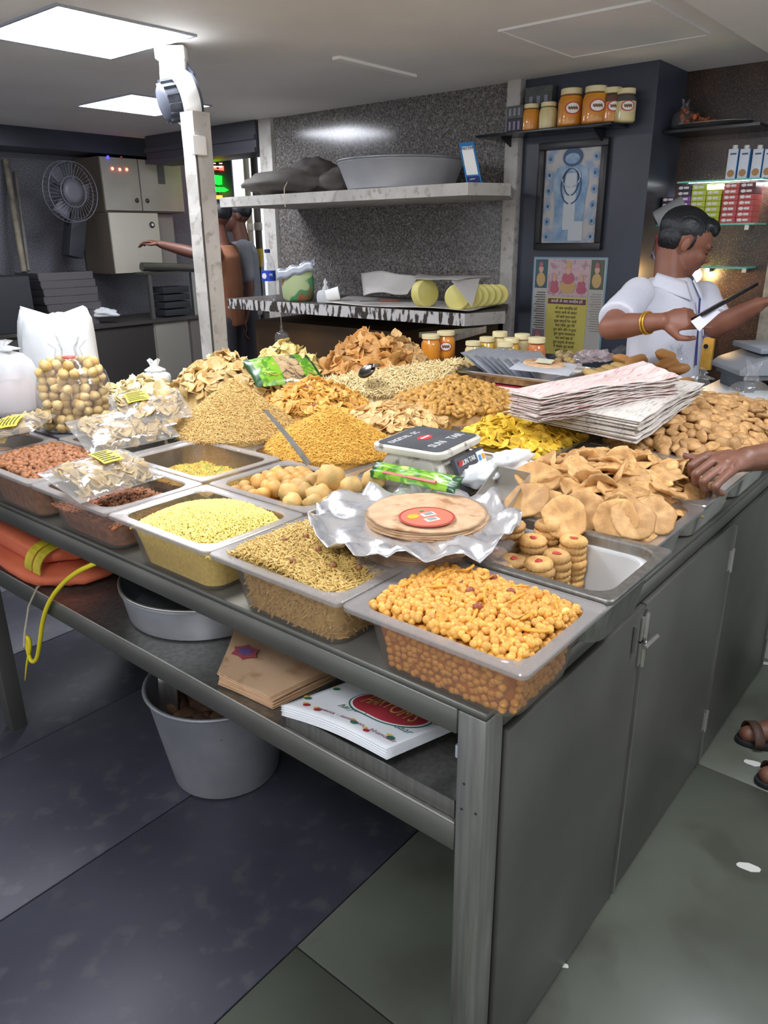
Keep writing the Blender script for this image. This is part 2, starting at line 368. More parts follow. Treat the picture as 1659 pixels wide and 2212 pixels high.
# stone shelves on the back wall
def shelf(name, z, th, label):
    q = [(2.4, 3.47), (2.4, 1.66), (2.70, 1.56), (3.05, 1.78), (3.05, 3.47)] if False else [(2.4, 3.47), (2.4, 1.655), (2.62, 1.565), (3.05, 1.80), (3.05, 3.47)]
    t = empty(name, (2.4, 2.5, z), label, 'shelf', 'stone shelves on the granite wall')
    pl = [(a-2.4, b-2.5) for a, b in q]
    MB().prism(pl, -th*.5, 0).build('top_slab', SHTOP if z < 1.5 else PLASTER, t)
    MB().prism([(a, b) for a, b in pl], -th, -th*.5-.0005).build('under_slab', PLASTER, t)
    m = MB(); n = 60
    for i, (a, b) in enumerate(zip(pl[:2], pl[1:3])):
        d = Vector((b[0]-a[0], b[1]-a[1], 0)); nn = d.cross(UP).normalized(); L = d.length; d.normalize(); a = Vector((a[0], a[1], 0))
        if nn.x > 0: nn = -nn
        e = MB(); e.box(a+d*L/2+nn*.003+Vector((0, 0, -th/2)), (L, .006, th), frame(d, UP))
        e.build('fascia', (CHIP if i == 0 else PLASTER) if z < 1.5 else PLASTER, t)
    return t
shelf('stone_shelf', 1.735, .055, 'upper white painted stone shelf with a big basin on it')
shelf('stone_shelf', 1.14, .06, 'lower stone shelf with flaking white edge paint')
MB().b2((2.55, 2.2, 0), (3.05, 3.4, 1.0)).build('wall_plinth', mat('ochre_panel', '#5d4326', .6, col2='#43301d', scale=2), kind='structure')
MB().b2((3.0, 1.80, 0), (3.05, 2.6, 1.08)).build('wall_dado', mat('ochre_panel', '#5d4326', .6), kind='structure')
# ================================================================ the steel display counter
DECK = .845; TY = 2.28; TX = 1.95
tb = empty('display_counter', (0, 0, 0), 'long stainless steel display counter with cupboard doors and an open lower shelf', 'counter')
MB().b2((0, 0, DECK-.012), (TX, TY, DECK)).build('deck', STEELD, tb, bevel=.002, seg=1)
MB().b2((0, .052, .787), (.02, TY, DECK-.0125)).build('apron', STEELD, tb, bevel=.002, seg=1, label='dull steel apron under the front edge')
MB().b2((.052, 0, .797), (TX, .018, DECK-.0125)).build('apron', STEELD, tb, bevel=.002, seg=1)
for x, y in ((0, 0), (0, 1.77), (1.9, 0), (1.9, 2.2), (0, 2.22)):
    p = MB().b2((x, y, 0), (x+.05, y+.05, DECK-.0125)).build('leg', STEEL if y == 0 and x == 0 else STEELD, tb, bevel=.003)
    if x == 0 and y == 0:
        for yy, zz in ((.035, .705), (.038, .655), (.012, .66), (.018, .19)):
            MB().lathe([(.002, -.0015), (.0022, .0005), (.001, .001)], 8, (-.0005, yy, zz), rot=RY(R(-90))).build('screw_hole', BLACK, p)
# lower shelf: sheet with raised front lip and fascia
MB().b2((.004, .0505, .604), (.75, 2.2, .6155)).build('lower_shelf', STEEL, tb)
MB().b2((-.002, .0505, .565), (.003, 2.2, .619)).build('shelf_fascia', STEELD, tb, bevel=.001, seg=1)
MB().tube([(-.0005, .0505, .6195), (-.0005, 2.2, .6195)], .0022, 6).build('shelf_lip', STEELB, tb, label='shiny rolled front lip of the shelf')
MB().b2((.74, .02, .02), (.76, 2.2, .79)).build('back_panel', STEELD, tb)
MB().b2((.05, .016, .02), (1.9, .024, .79)).build('carcass', STEELD, tb)
def hinge(x, z, h=.07, latch=False):
    m = MB().tube([(x, -.012, z-h/2), (x, -.012, z+h/2)], .005, 8)
    m.b2((x-.016, -.010, z-h*.42), (x+.016, -.0065, z+h*.42)); return m
for i, (a, b) in enumerate(((.058, .600), (.604, 1.208), (1.212, 1.89))):
    d = MB().b2((a, -.006, .012), (b, .012, .787)).build('door', STEELD, tb, bevel=.003)
    MB().b2((b-.004, -.012, .02), (b+.004, -.006, .78)).build('edge_strip', STEEL, d)
    for z in ((.735, .68) if i == 0 else (.68, .17)):
        hinge(b-.002, z).build('hinge', STEELB, d, smooth=True, angle=40)
    if i == 0:
        MB().tube([(b-.02, -.02, .70), (b+.045, -.022, .70)], .005, 8).build('latch', STEELB, d, smooth=True, angle=40)
        MB().tube([(b-.052, -.008, .76), (b-.052, -.008, .70)], .006, 8).build('bolt', STEELD, d, smooth=True, angle=40)
MB().b2((.06, .0, .0), (1.9, .016, .012)).build('kick_strip', BLACK, tb)
# ---------------------------------------------------------------- pans and trays
def rrect(w, d, r, z, n=5):
    P = []
    for cx, cy, a0 in ((w/2-r, d/2-r, 0), (-w/2+r, d/2-r, 90), (-w/2+r, -d/2+r, 180), (w/2-r, -d/2+r, 270)):
        for k in range(n+1):
            a = R(a0+90*k/n); P.append((cx+r*math.cos(a), cy+r*math.sin(a), z))
    return P
def loops(mb, LL, cap0=False, cap1=False):
    n = len(LL[0]); V = [p for l in LL for p in l]; F = []
    for i in range(len(LL)-1):
        for k in range(n): F.append((i*n+k, i*n+(k+1) % n, (i+1)*n+(k+1) % n, (i+1)*n+k))
    if cap0: F.append(tuple(range(n-1, -1, -1)))
    if cap1: F.append(tuple((len(LL)-1)*n+k for k in range(n)))
    return mb.add(V, F)
POLY = film('polycarbonate', (.90, .86, .80, 1), .10, .06, .18, (.55, .52, .47, 1), .05, 8)
POLYR = film('polycarbonate_rim', (.82, .80, .77, 1), .30, .20, .2, (.74, .71, .68, 1), .05, 8)
def pan(x0, x1, y0, y1, zr, zb, m, mr, label, group, fl=.022, name='food_pan', tp=.018, cat='pan', lipz=.010):
    w, d, h = x1-x0, y1-y0, zr-zb
    t = empty(name, ((x0+x1)/2, (y0+y1)/2, zb), label, cat, group)
    mb = MB(); rr = .012
    loops(mb, [rrect(w-.002, d-.002, rr, h-lipz), rrect(w, d, rr, h-lipz+.002), rrect(w, d, rr, h-.002), rrect(w-.003, d-.003, rr, h), rrect(w-2*fl+.004, d-2*fl+.004, .038, h-.0005), rrect(w-2*fl, d-2*fl, .036, h-.004),
               rrect(w-2*fl+.003, d-2*fl+.003, .037, h-.006), rrect(w-.006, d-.006, .012, h-.003), rrect(w-.006, d-.006, .012, h-lipz)])
    mb.build('rim', mr, t, smooth=True, angle=35)
    wi, di = w-2*fl, d-2*fl; mb = MB(); b = tp*2
    loops(mb, [rrect(wi, di, .036, h-.004), rrect(wi-b*.25, di-b*.25, .036, h*.75), rrect(wi-b*.8, di-b*.8, .036, .02), rrect(wi-b, di-b, .032, .006), rrect(wi-b-.02, di-b-.02, .028, .0025)], False, True)
    loops(mb, [rrect(wi-b-.018, di-b-.018, .03, 0), rrect(wi-b+.004, di-b+.004, .034, .004), rrect(wi-b*.8+.005, di-b*.8+.005, .038, .02), rrect(wi-b*.25+.005, di-b*.25+.005, .038, h*.75), rrect(wi+.005, di+.005, .038, h-.006)], True, False)
    mb.build('body', m, t, smooth=True, angle=35)
    return t
ZB = DECK+.0005; ZR = .958
PT = {}
for key, y0, y1, lab in (('chick', -.078, .252, 'clear plastic tray of orange chickpea mix at the counter corner'), ('sev', .257, .585, 'clear plastic tray of pale stick mix, second from the counter corner'),
        ('lemon', .590, .922, 'clear plastic tray holding the bright yellow puffed rice'), ('red', .927, 1.255, 'clear plastic tray with dark red crumbs under the labelled packet'),
        ('nuts', 1.260, 1.592, 'clear plastic tray heaped with reddish brown coated nuts'), ('far', 1.597, 1.93, 'clear plastic tray at the left edge under a labelled packet')):
    PT[key] = pan(-.036, .224, y0, y1, ZR, ZB, POLY, POLYR, lab, 'clear plastic trays along the front edge', name='plastic_tray', cat='tray')
pan(.229, .489, .597, .925, ZR, ZB, POLY, POLYR, 'clear plastic tray of round fried balls behind the yellow puffed rice', 'clear plastic trays of the second row', name='plastic_tray', cat='tray')
pan(.229, .489, .945, 1.283, ZR, ZB, POLY, POLYR, 'clear plastic tray with a thin layer of green and orange mix', 'clear plastic trays of the second row', name='plastic_tray', cat='tray')
pan(.229, .489, 1.288, 1.62, ZR, ZB, POLY, POLYR, 'clear plastic tray under the two stacked glossy packets', 'clear plastic trays of the second row', name='plastic_tray', cat='tray')
pan(.229, .489, .277, .592, ZR-.012, ZB, POLY, POLYR, 'clear plastic tray under the foil platter of flatbreads', 'clear plastic trays of the second row', name='plastic_tray', cat='tray')
pan(.232, .480, -.066, .262, ZR-.014, ZB, film('cloudy_plastic', (.9, .9, .9, 1), .1, .5, .3, (.85, .85, .82, 1)), film('cloudy_plastic', ), 'cloudy plastic box under the steel biscuit pan', None, name='plastic_tray', cat='tray')
pan(.226, .492, -.080, .27, ZR+.006, ZB+.006, STEEL, STEEL, 'steel pan with the jam biscuits, half empty', 'steel pans on the counter', fl=.020)
ZP = .945
pan(.505, .812, -.036, .405, ZP, ZB, STEELB, STEELB, 'shallow steel pan of large puris nearest the biscuit pan', 'steel pans on the counter')
pan(.818, 1.16, -.034, .405, ZP, ZB, STEELB, STEELB, 'steel pan of large puris under the customer hand', 'steel pans on the counter')
pan(1.166, 1.50, -.034, .405, ZP, ZB, STEELB, STEELB, 'steel pan of small mathri, nearer one', 'steel pans on the counter')
pan(1.506, 1.84, -.034, .405, ZP, ZB, STEELB, STEELB, 'steel pan of small mathri at the far end', 'steel pans on the counter')
pan(.90, 1.28, .412, .745, ZP, ZB, STEELB, STEELB, 'steel pan of yellow banana chips', 'steel pans on the counter')
pan(.497, .87, .75, 1.125, ZP, ZB, STEELB, STEELB, 'steel pan under the deep orange sev heap', 'steel pans on the counter')
pan(.497, .87, 1.13, 1.56, ZP, ZB, STEELB, STEELB, 'steel pan under the pale sev heap', 'steel pans on the counter')
pan(.875, 1.12, .75, 1.125, ZP, ZB, STEELB, STEELB, 'steel pan under the small round papdi', 'steel pans on the counter')
pan(.875, 1.12, 1.13, 1.45, ZP, ZB, STEELB, STEELB, 'steel pan under the cornflake mix', 'steel pans on the counter')
pan(1.125, 1.46, .75, 1.08, ZP, ZB, STEELB, STEELB, 'steel pan under the cashew shaped snacks', 'steel pans on the counter')
pan(.497, .895, .41, .745, ZP, ZB, STEELB, STEELB, 'steel pan beneath the digital scale', 'steel pans on the counter')
# ================================================================ snack heaps
def npmesh(name, V, F, m, smooth=True):
    """V (n,3), F list of (k,3|4) integer arrays"""
    me = bpy.data.meshes.new(name); me.vertices.add(len(V)); me.vertices.foreach_set('co', np.asarray(V, 'f').ravel())
    tot = np.concatenate([np.full(len(f), f.shape[1]) for f in F]); idx = np.concatenate([f.ravel() for f in F])
    me.loops.add(len(idx)); me.loops.foreach_set('vertex_index', idx.astype('i')); me.polygons.add(len(tot))
    st = np.concatenate([[0], np.cumsum(tot)[:-1]]); me.polygons.foreach_set('loop_start', st.astype('i')); me.polygons.foreach_set('loop_total', tot.astype('i'))
    if m: me.materials.append(m)
    me.update(calc_edges=True); me.validate()
    if smooth: me.shade_smooth()
    return me
class NP:
    def __init__(s): s.V = []; s.F = {3: [], 4: []}; s.n = 0
    def add(s, V, Fs):
        for f in Fs:
            if len(f): s.F[f.shape[1]].append(f+s.n)
        s.V.append(V); s.n += len(V)
    def mb(s, mb):
        t = np.array([f for f in mb.f if len(f) == 3], int).reshape(-1, 3); q = np.array([f for f in mb.f if len(f) == 4], int).reshape(-1, 4)
        s.add(np.array(mb.v, float), [t, q])
    def inst(s, me, mats):
        V = np.array([v.co[:] for v in me.vertices]); t = np.array([p.vertices[:] for p in me.polygons if len(p.vertices) == 3], int).reshape(-1, 3)
        q = np.array([p.vertices[:] for p in me.polygons if len(p.vertices) == 4], int).reshape(-1, 4); n = len(V)
        for M in mats:
            A = np.array(M); s.add(V @ A[:3, :3].T + A[:3, 3], [t, q])
    def noodles(s, pts, hf, L, r, tilt=.25, bend=.3, seed=0, lift=0):
        g = np.random.default_rng(seed); n = len(pts); P = np.array([(x, y, hf(x, y)+lift) for x, y in pts])
        e = .01; G = np.array([((hf(x+e, y)-hf(x-e, y))/(2*e), (hf(x, y+e)-hf(x, y-e))/(2*e)) for x, y in pts])
        a = g.uniform(0, 2*np.pi, n); d = np.stack([np.cos(a), np.sin(a), np.zeros(n)], 1); d[:, 2] = (d[:, :2]*G).sum(1)+g.normal(0, tilt, n)
        d /= np.linalg.norm(d, axis=1)[:, None]; l = L*g.uniform(.6, 1.3, n)
        up = np.array([0, 0, 1.]); b = np.cross(d, up); b /= np.linalg.norm(b, axis=1)[:, None]; u = np.cross(b, d)
        k = g.normal(0, bend, n); rr = r*g.uniform(.8, 1.2, n); st = []
        for t, o in ((-.5, 0), (0, 1), (.5, 0)):
            c = P+d*(l*t)[:, None]+b*(k*l*o*.5)[:, None]
            for j in range(3):
                w = 2*np.pi*j/3+np.pi/2; st.append(c+(b*np.cos(w)+u*np.sin(w))*(rr*(1 if o else .75))[:, None])
        V = np.stack(st, 1).reshape(-1, 3); base = (np.arange(n)*9)[:, None]
        Q = np.array([(i*3+j, i*3+(j+1) % 3, i*3+3+(j+1) % 3, i*3+3+j) for i in range(2) for j in range(3)])
        s.add(V, [(base[:, None]+Q[None]).reshape(-1, 4)]); T = np.array([(2, 1, 0), (6, 7, 8)]); s.F[3].append((base[:, None]+T[None]).reshape(-1, 3)+s.n-len(V))
    def build(s, name, m, label, cat, group=None, kind='stuff', parent=None):
        F = [np.concatenate(s.F[k]) for k in (3, 4) if s.F[k]]
        o = link(name, npmesh(name, np.concatenate(s.V), F, m), parent); return tag(o, label, cat, group, kind)
def fillbox(np_, x0, x1, y0, y1, zb, hf, tp=.016, n=24):
    """contents of a tray: top surface hf, tapering sides, flat bottom"""
    cx, cy, w, d = (x0+x1)/2, (y0+y1)/2, (x1-x0), (y1-y0); V = []; F = []
    P = rrect(w, d, .034, 0, 5); m = len(P); rings = 12
    for i in range(rings+1):
        t = 1-i/rings
        for x, y, _ in P: X, Y = cx+x*t, cy+y*t; V.append((X, Y, hf(X, Y)))
    for i in range(rings):
        for k in range(m): F.append((i*m+k, i*m+(k+1) % m, (i+1)*m+(k+1) % m, (i+1)*m+k))
    b = len(V); 
    for z, s in ((.5, .5), (0, 1)):
        for x, y, _ in rrect(w-2*tp*s, d-2*tp*s, .034, 0, 5): X, Y = cx+x, cy+y; V.append((X, Y, zb+(hf(X, Y)-zb)*z))
    for k in range(m):
        F.append((b+k, b+(k+1) % m, (k+1) % m, k)); F.append((b+m+k, b+m+(k+1) % m, b+(k+1) % m, b+k))
    np_.add(np.array(V), [np.array(F)])
    c = len(V); np_.add(np.array(V[b+m:b+2*m]+[(cx, cy, zb)]), [np.array([(k, m, (k+1) % m) for k in range(m)])])
def mound(np_, cx, cy, rx, ry, hf, zb, n=40, rings=12, seed=0):
    V = []; F = []
    for i in range(rings+1):
        t = i/rings
        for k in range(n):
            a = 2*math.pi*k/n; x, y = cx+rx*t*math.cos(a), cy+ry*t*math.sin(a); V.append((x, y, hf(x, y)-.002 if i < rings else zb))
    for i in range(rings):
        for k in range(n): F.append((i*n+k, (i+1)*n+k, (i+1)*n+(k+1) % n, i*n+(k+1) % n))
    np_.add(np.array(V), [np.array(F)])
def jit(x0, x1, y0, y1, s, inside=None, j=.45, rg=None):
    rg = rg or rnd; out = []; y = y0; r = 0
    while y <= y1:
        x = x0+(s/2 if r % 2 else 0)
        while x <= x1:
            p = (x+rg.uniform(-j, j)*s, y+rg.uniform(-j, j)*s)
            if x0 <= p[0] <= x1 and y0 <= p[1] <= y1 and (inside is None or inside(*p)): out.append(p)
            x += s
        y += s*.87; r += 1
    return out
def ell(cx, cy, rx, ry, k=1.0): return lambda x, y: ((x-cx)/rx)**2+((y-cy)/ry)**2 < k
def pose(x, y, hf, tilt, lift, scale, rg=rnd, zspin=None):
    e = .008; n = Vector((-(hf(x+e, y)-hf(x-e, y))/(2*e), -(hf(x, y+e)-hf(x, y-e))/(2*e), 1)).normalized()
    ax_ = Vector((rg.gauss(0, 1), rg.gauss(0, 1), 0)).normalized()
    q = Vector((0, 0, 1)).rotation_difference(n) @ Quaternion(ax_, rg.gauss(0, tilt)) @ Quaternion((0, 0, 1), rg.uniform(0, 6.283) if zspin is None else zspin)
    s = scale*rg.uniform(.85, 1.13); M = q.to_matrix().to_4x4() @ Matrix.Scale(s, 4); M.translation = (x, y, hf(x, y)+lift*rg.uniform(.6, 1.4)); return M
def scatter(name, label, cat, group, meshes, pts, hf, tilt=.3, lift=.005, scale=1, limit=300, into=None, base=0):
    pts = sorted(pts, key=lambda p: (p[0]-CAM.x)**2+(p[1]-CAM.y)**2)
    for i, (x, y) in enumerate(pts):
        M = pose(x, y, hf, tilt, lift, scale); me = meshes[rnd.randrange(len(meshes))]
        if i < limit:
            o = link(name, me); o.matrix_world = M; tag(o, label, cat, group)
        elif into is not None: into.inst(me, [M])
def under(np_, meshes, pts, hf, tilt, lift, scale=1):
    for x, y in pts: np_.inst(meshes[rnd.randrange(len(meshes))], [pose(x, y, hf, tilt, lift, scale)])
# ---- piece shapes
def disc(name, m, r, th, wob=.12, curl=0, saddle=0, seg=12, bumps=.0, seed=0, oval=1.0):
    g = random.Random(seed); rad = [r*(1+g.uniform(-wob, wob)) for _ in range(seg)]; V = []; F = []
    def z(x, y): return curl*(x*x+y*y)/r + saddle*(x*x-y*y)/r + bumps*nz((x/r*1.6, y/r*1.6), 1, seed)
    for side in (1, -1):
        V.append((0, 0, z(0, 0)+side*th/2))
        for f in (.55, .92):
            for k in range(seg):
                a = 2*math.pi*k/seg; x, y = rad[k]*f*math.cos(a), rad[k]*f*math.sin(a)*oval; V.append((x, y, z(x, y)+side*th/2*(1 if f < .9 else .8)))
    n1 = 1+2*seg; e = len(V)
    for k in range(seg):
        a = 2*math.pi*k/seg; x, y = rad[k]*math.cos(a), rad[k]*math.sin(a)*oval; V.append((x, y, z(x, y)))
    for k in range(seg):
        j = (k+1) % seg
        F += [(0, 1+k, 1+j), (1+k, 1+seg+k, 1+seg+j, 1+j), (1+seg+k, e+k, e+j, 1+seg+j)]
        F += [(n1, n1+1+j, n1+1+k), (n1+1+k, n1+1+j, n1+1+seg+j, n1+1+seg+k), (n1+1+seg+k, n1+1+seg+j, e+j, e+k)]
    return MB().add(V, F).mesh(name, m, True)
def blob(name, m, rx, ry, rz, seed=0, amp=.12, u=8, v=6, fq=1.4):
    mb = MB().ball((0, 0, 0), 1, None, u, v); out = []
    for p in mb.v:
        s = 1+amp*nz((p[0]*fq, p[1]*fq, p[2]*fq), 1, seed); out.append((p[0]*rx*s, p[1]*ry*s, p[2]*rz*s))
    mb.v = out; return mb.mesh(name, m, True)
def bean(name, m, L, r, bend, seed=0):
    g = random.Random(seed); pts = []; rad = []
    for i in range(6):
        t = i/5-.5; pts.append((t*L, bend*L*(1-4*t*t)-bend*L*.5, 0)); rad.append(r*(.45 if i in (0, 5) else 1)*g.uniform(.9, 1.1))
    return MB().tube(pts, rad, 6).mesh(name, m, True)
PALE = .74
# ---- materials of the snacks
mk = lambda n, a, b, r=.65, sc=60, bump=.25, bs=150, **k: mat(n, a, r, col2=b, scale=sc, bump=bump, bscale=bs, rand='#fff', **k)
M_CH = mk('chickpea', '#e09a36', '#c77a22', .45, 60, .2)
M_CHF = mat('chick_fill', '#b8640f', .6, col2='#93450a', scale=55, bump=1, bscale=70)
M_PURI = mk('puri', '#c8924f', '#a26c33', .65, 45, .8, 45, col3='#9a6a35', scale3=70)
M_MAT = mk('mathri', '#b5824a', '#94652f', .6, 60, .3, 120, col3='#8a5c2b', scale3=90)
M_CSH = mk('cashew_snack', '#b9812f', '#9c6722', .5, 50, .1)
M_BAN = mk('banana_chip', '#efc22a', '#d9a016', .55, 70, .2)
M_PAP = mk('papdi', '#dcb06b', '#c08c48', .6, 60, .3)
M_POT = mk('potato_chip', '#dcb56f', '#bd9048', .55, 40, .2)
M_YEL = mk('yellow_chip', '#ead27c', '#d3b255', .55, 40, .2)
M_NAC = mk('nacho', '#cf8e42', '#b37430', .55, 45, .3)
M_WCH = mk('wafer_chip', '#ecd9a2', '#d9be7b', .5, 40, .15)
M_COR = mk('corn_mix', '#d99a3a', '#bb7a24', .5, 60, .2)
M_NUT = mk('coated_nut', '#8a4d24', '#693516', .6, 90, .4, 200)
M_KAC = mk('fried_ball', '#c08434', '#a66c28', .6, 30, .25, 80, col3='#9c7a3c', scale3=14)
M_KAG = mk('green_flecked_ball', '#bc8f48', '#a37634', .65, 30, .4, 70, col3='#8c7434', scale3=30)
M_SEV1 = mat('pale_sev', '#ddb062', .6, col2='#c99846', scale=150, bump=.6, bscale=120)
M_SEV2 = mat('orange_sev', '#e8a83a', .6, col2='#d59024', scale=150, bump=.6, bscale=120)
M_STK = mat('pale_sticks', '#e8cf90', .55, col2='#d6b56c', scale=90, bump=.5, bscale=100)
M_LEM = mat('lemon_rice', '#eed76a', .55, col2='#d9b93f', scale=150, bump=.6, bscale=140)
M_MIX = mat('stick_mix', '#cba350', .55, col2='#b08838', scale=100, bump=.5, bscale=80)
M_GRN = mat('green_mix', '#cf9a2e', .6, col2='#7d8a2e', scale=70, lo=.45, hi=.6, bump=.6, bscale=100, col3='#c76a1c', scale3=60)
M_REDC = mat('red_crumbs', '#8f4a26', .7, col2='#5b2a15', scale=60, bump=1, bscale=80)
M_OSEV = mat('masala_sev', '#c4762a', .6, col2='#9d531a', scale=100, bump=.6, bscale=100)
bump2 = lambda x, y, a=.004, s=18: a*nz((x*s, y*s))
# ---- chickpea mix
hf = lambda x, y: .946+.022*max(0, 1-((x-.10)/.16)**2-((y-.09)/.2)**2)+bump2(x, y, .005, 30)
N_ = NP(); fillbox(N_, -.006, .194, -.048, .222, ZB+.006, lambda x, y: hf(x, y)-.008)
peas = [blob('fried_chickpea', M_CH, .0072, .0068, .0065, s, .15, 8, 6) for s in range(4)]
pts = jit(-.006, .192, -.048, .222, .0105)
NF = N_; NF.build('chickpea_fill', M_CHF, 'dark orange core of the chickpea mix inside the corner tray', 'snack mix'); N_ = NP()
under(N_, peas, jit(-.006, .192, -.048, .222, .012), hf, .5, -.003)
flk = [disc('orange_flake', M_CH, .013, .002, .3, .2, .3, 8, 0, s) for s in range(3)]
def sidelayer(x0, x1, y0, y1, z0, z1, meshes, s, tp=.016):
    for a0, a1, ax_ in ((y0+.03, y1-.03, 0), (x0+.03, x1-.03, 1)):
        a = a0
        while a < a1:
            z = z0
            while z < z1:
                t = tp*(1-(z-z0)/(z1-z0))*1.0; q = Quaternion((rnd.gauss(0, 1), rnd.gauss(0, 1), rnd.gauss(0, 1)), rnd.uniform(0, 6)); M = q.to_matrix().to_4x4(); jx, jz = rnd.uniform(-.3, .3)*s, rnd.uniform(-.3, .3)*s
                M.translation = (x0+t+.002, a+jx, z+jz) if ax_ == 0 else (a+jx, y0+t+.002, z+jz); N_.inst(meshes[rnd.randrange(len(meshes))], [M]); z += s
            a += s
sidelayer(-.006, .194, -.048, .222, ZB+.012, .945, peas, .0125)
scatter('fried_chickpea', 'small round orange fried chickpea in the corner tray', 'snack', 'chickpeas in the corner tray', peas, pts, hf, .5, .004, 1, 300, N_)
N_.build('chickpea_mix', M_CH, 'orange chickpea mix filling the corner tray below its top layer', 'snack mix')
scatter('orange_flake', 'flat crisp orange flake among the chickpeas', 'snack', 'flakes in the corner tray', flk, jit(0, .19, -.045, .22, .066), hf, .5, .008, .8)
scatter('red_peanut', 'dark red peanut lying on the orange chickpea mix', 'nut', 'peanuts in the corner tray', [blob('red_peanut', mat('red_peanut', '#7c3320', .45), .008, .0058, .0058)], [(.14, .05), (.10, .10), (.06, .06), (.12, .13), (.17, .10)], hf, .2, .010)
scatter('orange_stick', 'short orange fried stick among the chickpeas', 'snack', 'sticks in the corner tray', [bean('orange_stick', mat('orange_stick', '#d98a1e', .5), .04, .0025, .05, s) for s in range(2)], jit(0, .19, -.04, .215, .055), hf, .3, .011)
o = link('potato_slice', disc('potato_slice', mat('potato_slice', '#e8cf62', .5), .016, .004, .25, 0, 0, 7, 0, 3)); o.matrix_world = pose(.158, -.03, hf, .1, .012, 1); tag(o, 'pale yellow wedge of potato at the corner of the chickpea tray', 'snack')
# ---- stick mix (second tray)
hf = lambda x, y: .945+.026*max(0, 1-((x-.09)/.2)**2-((y-.46)/.15)**2)-.03*max(0, min(1, (x-.10)/.1))*max(0, min(1, (.46-y)/.08))+bump2(x, y)
N_ = NP(); fillbox(N_, -.006, .194, .287, .555, ZB+.006, lambda x, y: hf(x, y)-.006)
N_.noodles(jit(-.008, .2, .284, .556, .0038), hf, .024, .0018, .35, .12, 1); N_.noodles(jit(-.006, .197, .287, .553, .005), hf, .022, .0018, .4, .15, 2, .004)
sidelayer(-.006, .194, .287, .555, ZB+.010, .945, [bean('b', M_MIX, .022, .0017, .08, s) for s in range(2)], .0075)
N_.build('stick_mix', M_MIX, 'pale fried stick and peanut mix in the second tray from the corner', 'snack mix')
scatter('red_peanut', 'reddish peanut lying on the pale stick mix', 'nut', 'peanuts on the stick mix', [blob('red_peanut', mat('pale_peanut', '#7d4526', .45), .0065, .005, .005)], jit(0, .19, .29, .55, .08), hf, .2, .008)
# ---- yellow puffed rice
hf = lambda x, y: .925+.042*max(0, 1-((x-.11)/.17)**2-((y-.73)/.21)**2)-.03*max(0, (.66-y)/.1)+bump2(x, y, .003)
N_ = NP(); fillbox(N_, -.006, .194, .620, .892, ZB+.006, lambda x, y: hf(x, y)-.003)
N_.noodles(jit(-.006, .194, .620, .892, .0042), hf, .008, .0022, .4, .1, 3)
N_.build('puffed_rice', M_LEM, 'bright lemon yellow puffed rice heaped in its tray', 'snack mix')
# ---- dark red crumbs, coated nuts
hf = lambda x, y: .905+bump2(x, y, .008, 14)
N_ = NP(); fillbox(N_, -.004, .192, .957, 1.225, ZB+.006, hf); N_.noodles(jit(-.004, .192, .957, 1.225, .007), hf, .01, .003, .4, .1, 4)
N_.build('masala_crumbs', M_REDC, 'dark red masala crumbs low in the tray beneath the labelled packet', 'snack mix')
hf = lambda x, y: .948+.018*max(0, 1-((x-.12)/.16)**2-((y-1.43)/.2)**2)+bump2(x, y, .004, 30)
N_ = NP(); fillbox(N_, -.006, .194, 1.29, 1.562, ZB+.006, lambda x, y: hf(x, y)-.008)
nut = [blob('coated_nut', M_NUT, .0105, .0078, .0075, s, .25) for s in range(4)]
under(N_, nut, jit(-.004, .192, 1.292, 1.56, .016), hf, .5, -.004)
scatter('coated_nut', 'rough reddish brown coated nut in the left tray', 'snack', 'coated nuts in the left tray', nut, jit(-.006, .194, 1.29, 1.562, .0135), hf, .6, .003, 1, 300, N_)
N_.build('coated_nut_fill', mat('nut_fill', '#8a4f26', .7, col2='#5c2f14', scale=60, bump=1, bscale=80), 'mass of brown coated nuts filling the left tray', 'snack mix')
hf = lambda x, y: .90
N_ = NP(); fillbox(N_, -.004, .192, 1.63, 1.895, ZB+.006, hf); N_.build('dark_mix', mat('nut_fill'.upper(), '#6d4a30', .7, col2='#4a3020', scale=40, bump=1), 'brown mix low in the tray at the left edge', 'snack mix')
# ---- green and orange mix
hf = lambda x, y: .898+.014*max(0, 1-((x-.33)/.15)**2-((y-1.13)/.2)**2)+bump2(x, y, .006, 20)
N_ = NP(); fillbox(N_, .262, .456, .98, 1.248, ZB+.006, hf); N_.noodles(jit(.262, .456, .98, 1.248, .0045), hf, .014, .0024, .4, .15, 5)
N_.build('green_mix', M_GRN, 'thin layer of green and orange snack mix in a tray', 'snack mix')
# ---- fried balls
hf = lambda x, y: .918+.035*max(0, 1-((x-.36)/.16)**2-((y-.76)/.2)**2)
N_ = NP(); fillbox(N_, .266, .452, .64, .882, ZB+.006, lambda x, y: hf(x, y)-.022); N_.build('ball_crumbs', M_COR, 'yellow crumbs beneath the round fried balls', 'snack mix')
kb = [blob('fried_ball', M_KAC, .0205, .0195, .0198, s, .16, 12, 8) for s in range(3)]
for i, (x, y) in enumerate(jit(.262, .455, .745, .895, .0345, j=.25)):
    o = link('fried_ball', kb[i % 3]); o.matrix_world = pose(x, y, hf, 1, .006, 1); tag(o, 'smooth tan fried ball in the left half of the ball tray', 'snack', 'small fried balls')
kg = [blob('fried_kachori', M_KAG, .0285, .0262, .0255, s+9, .3, 12, 8) for s in range(3)]
for i, (x, y) in enumerate(jit(.262, .46, .60, .745, .047, j=.22)):
    o = link('fried_kachori', kg[i % 3]); o.matrix_world = pose(x, y, hf, .6, .014, 1); tag(o, 'large knobbly pale kachori in the right half of the ball tray', 'snack', 'large knobbly kachoris')
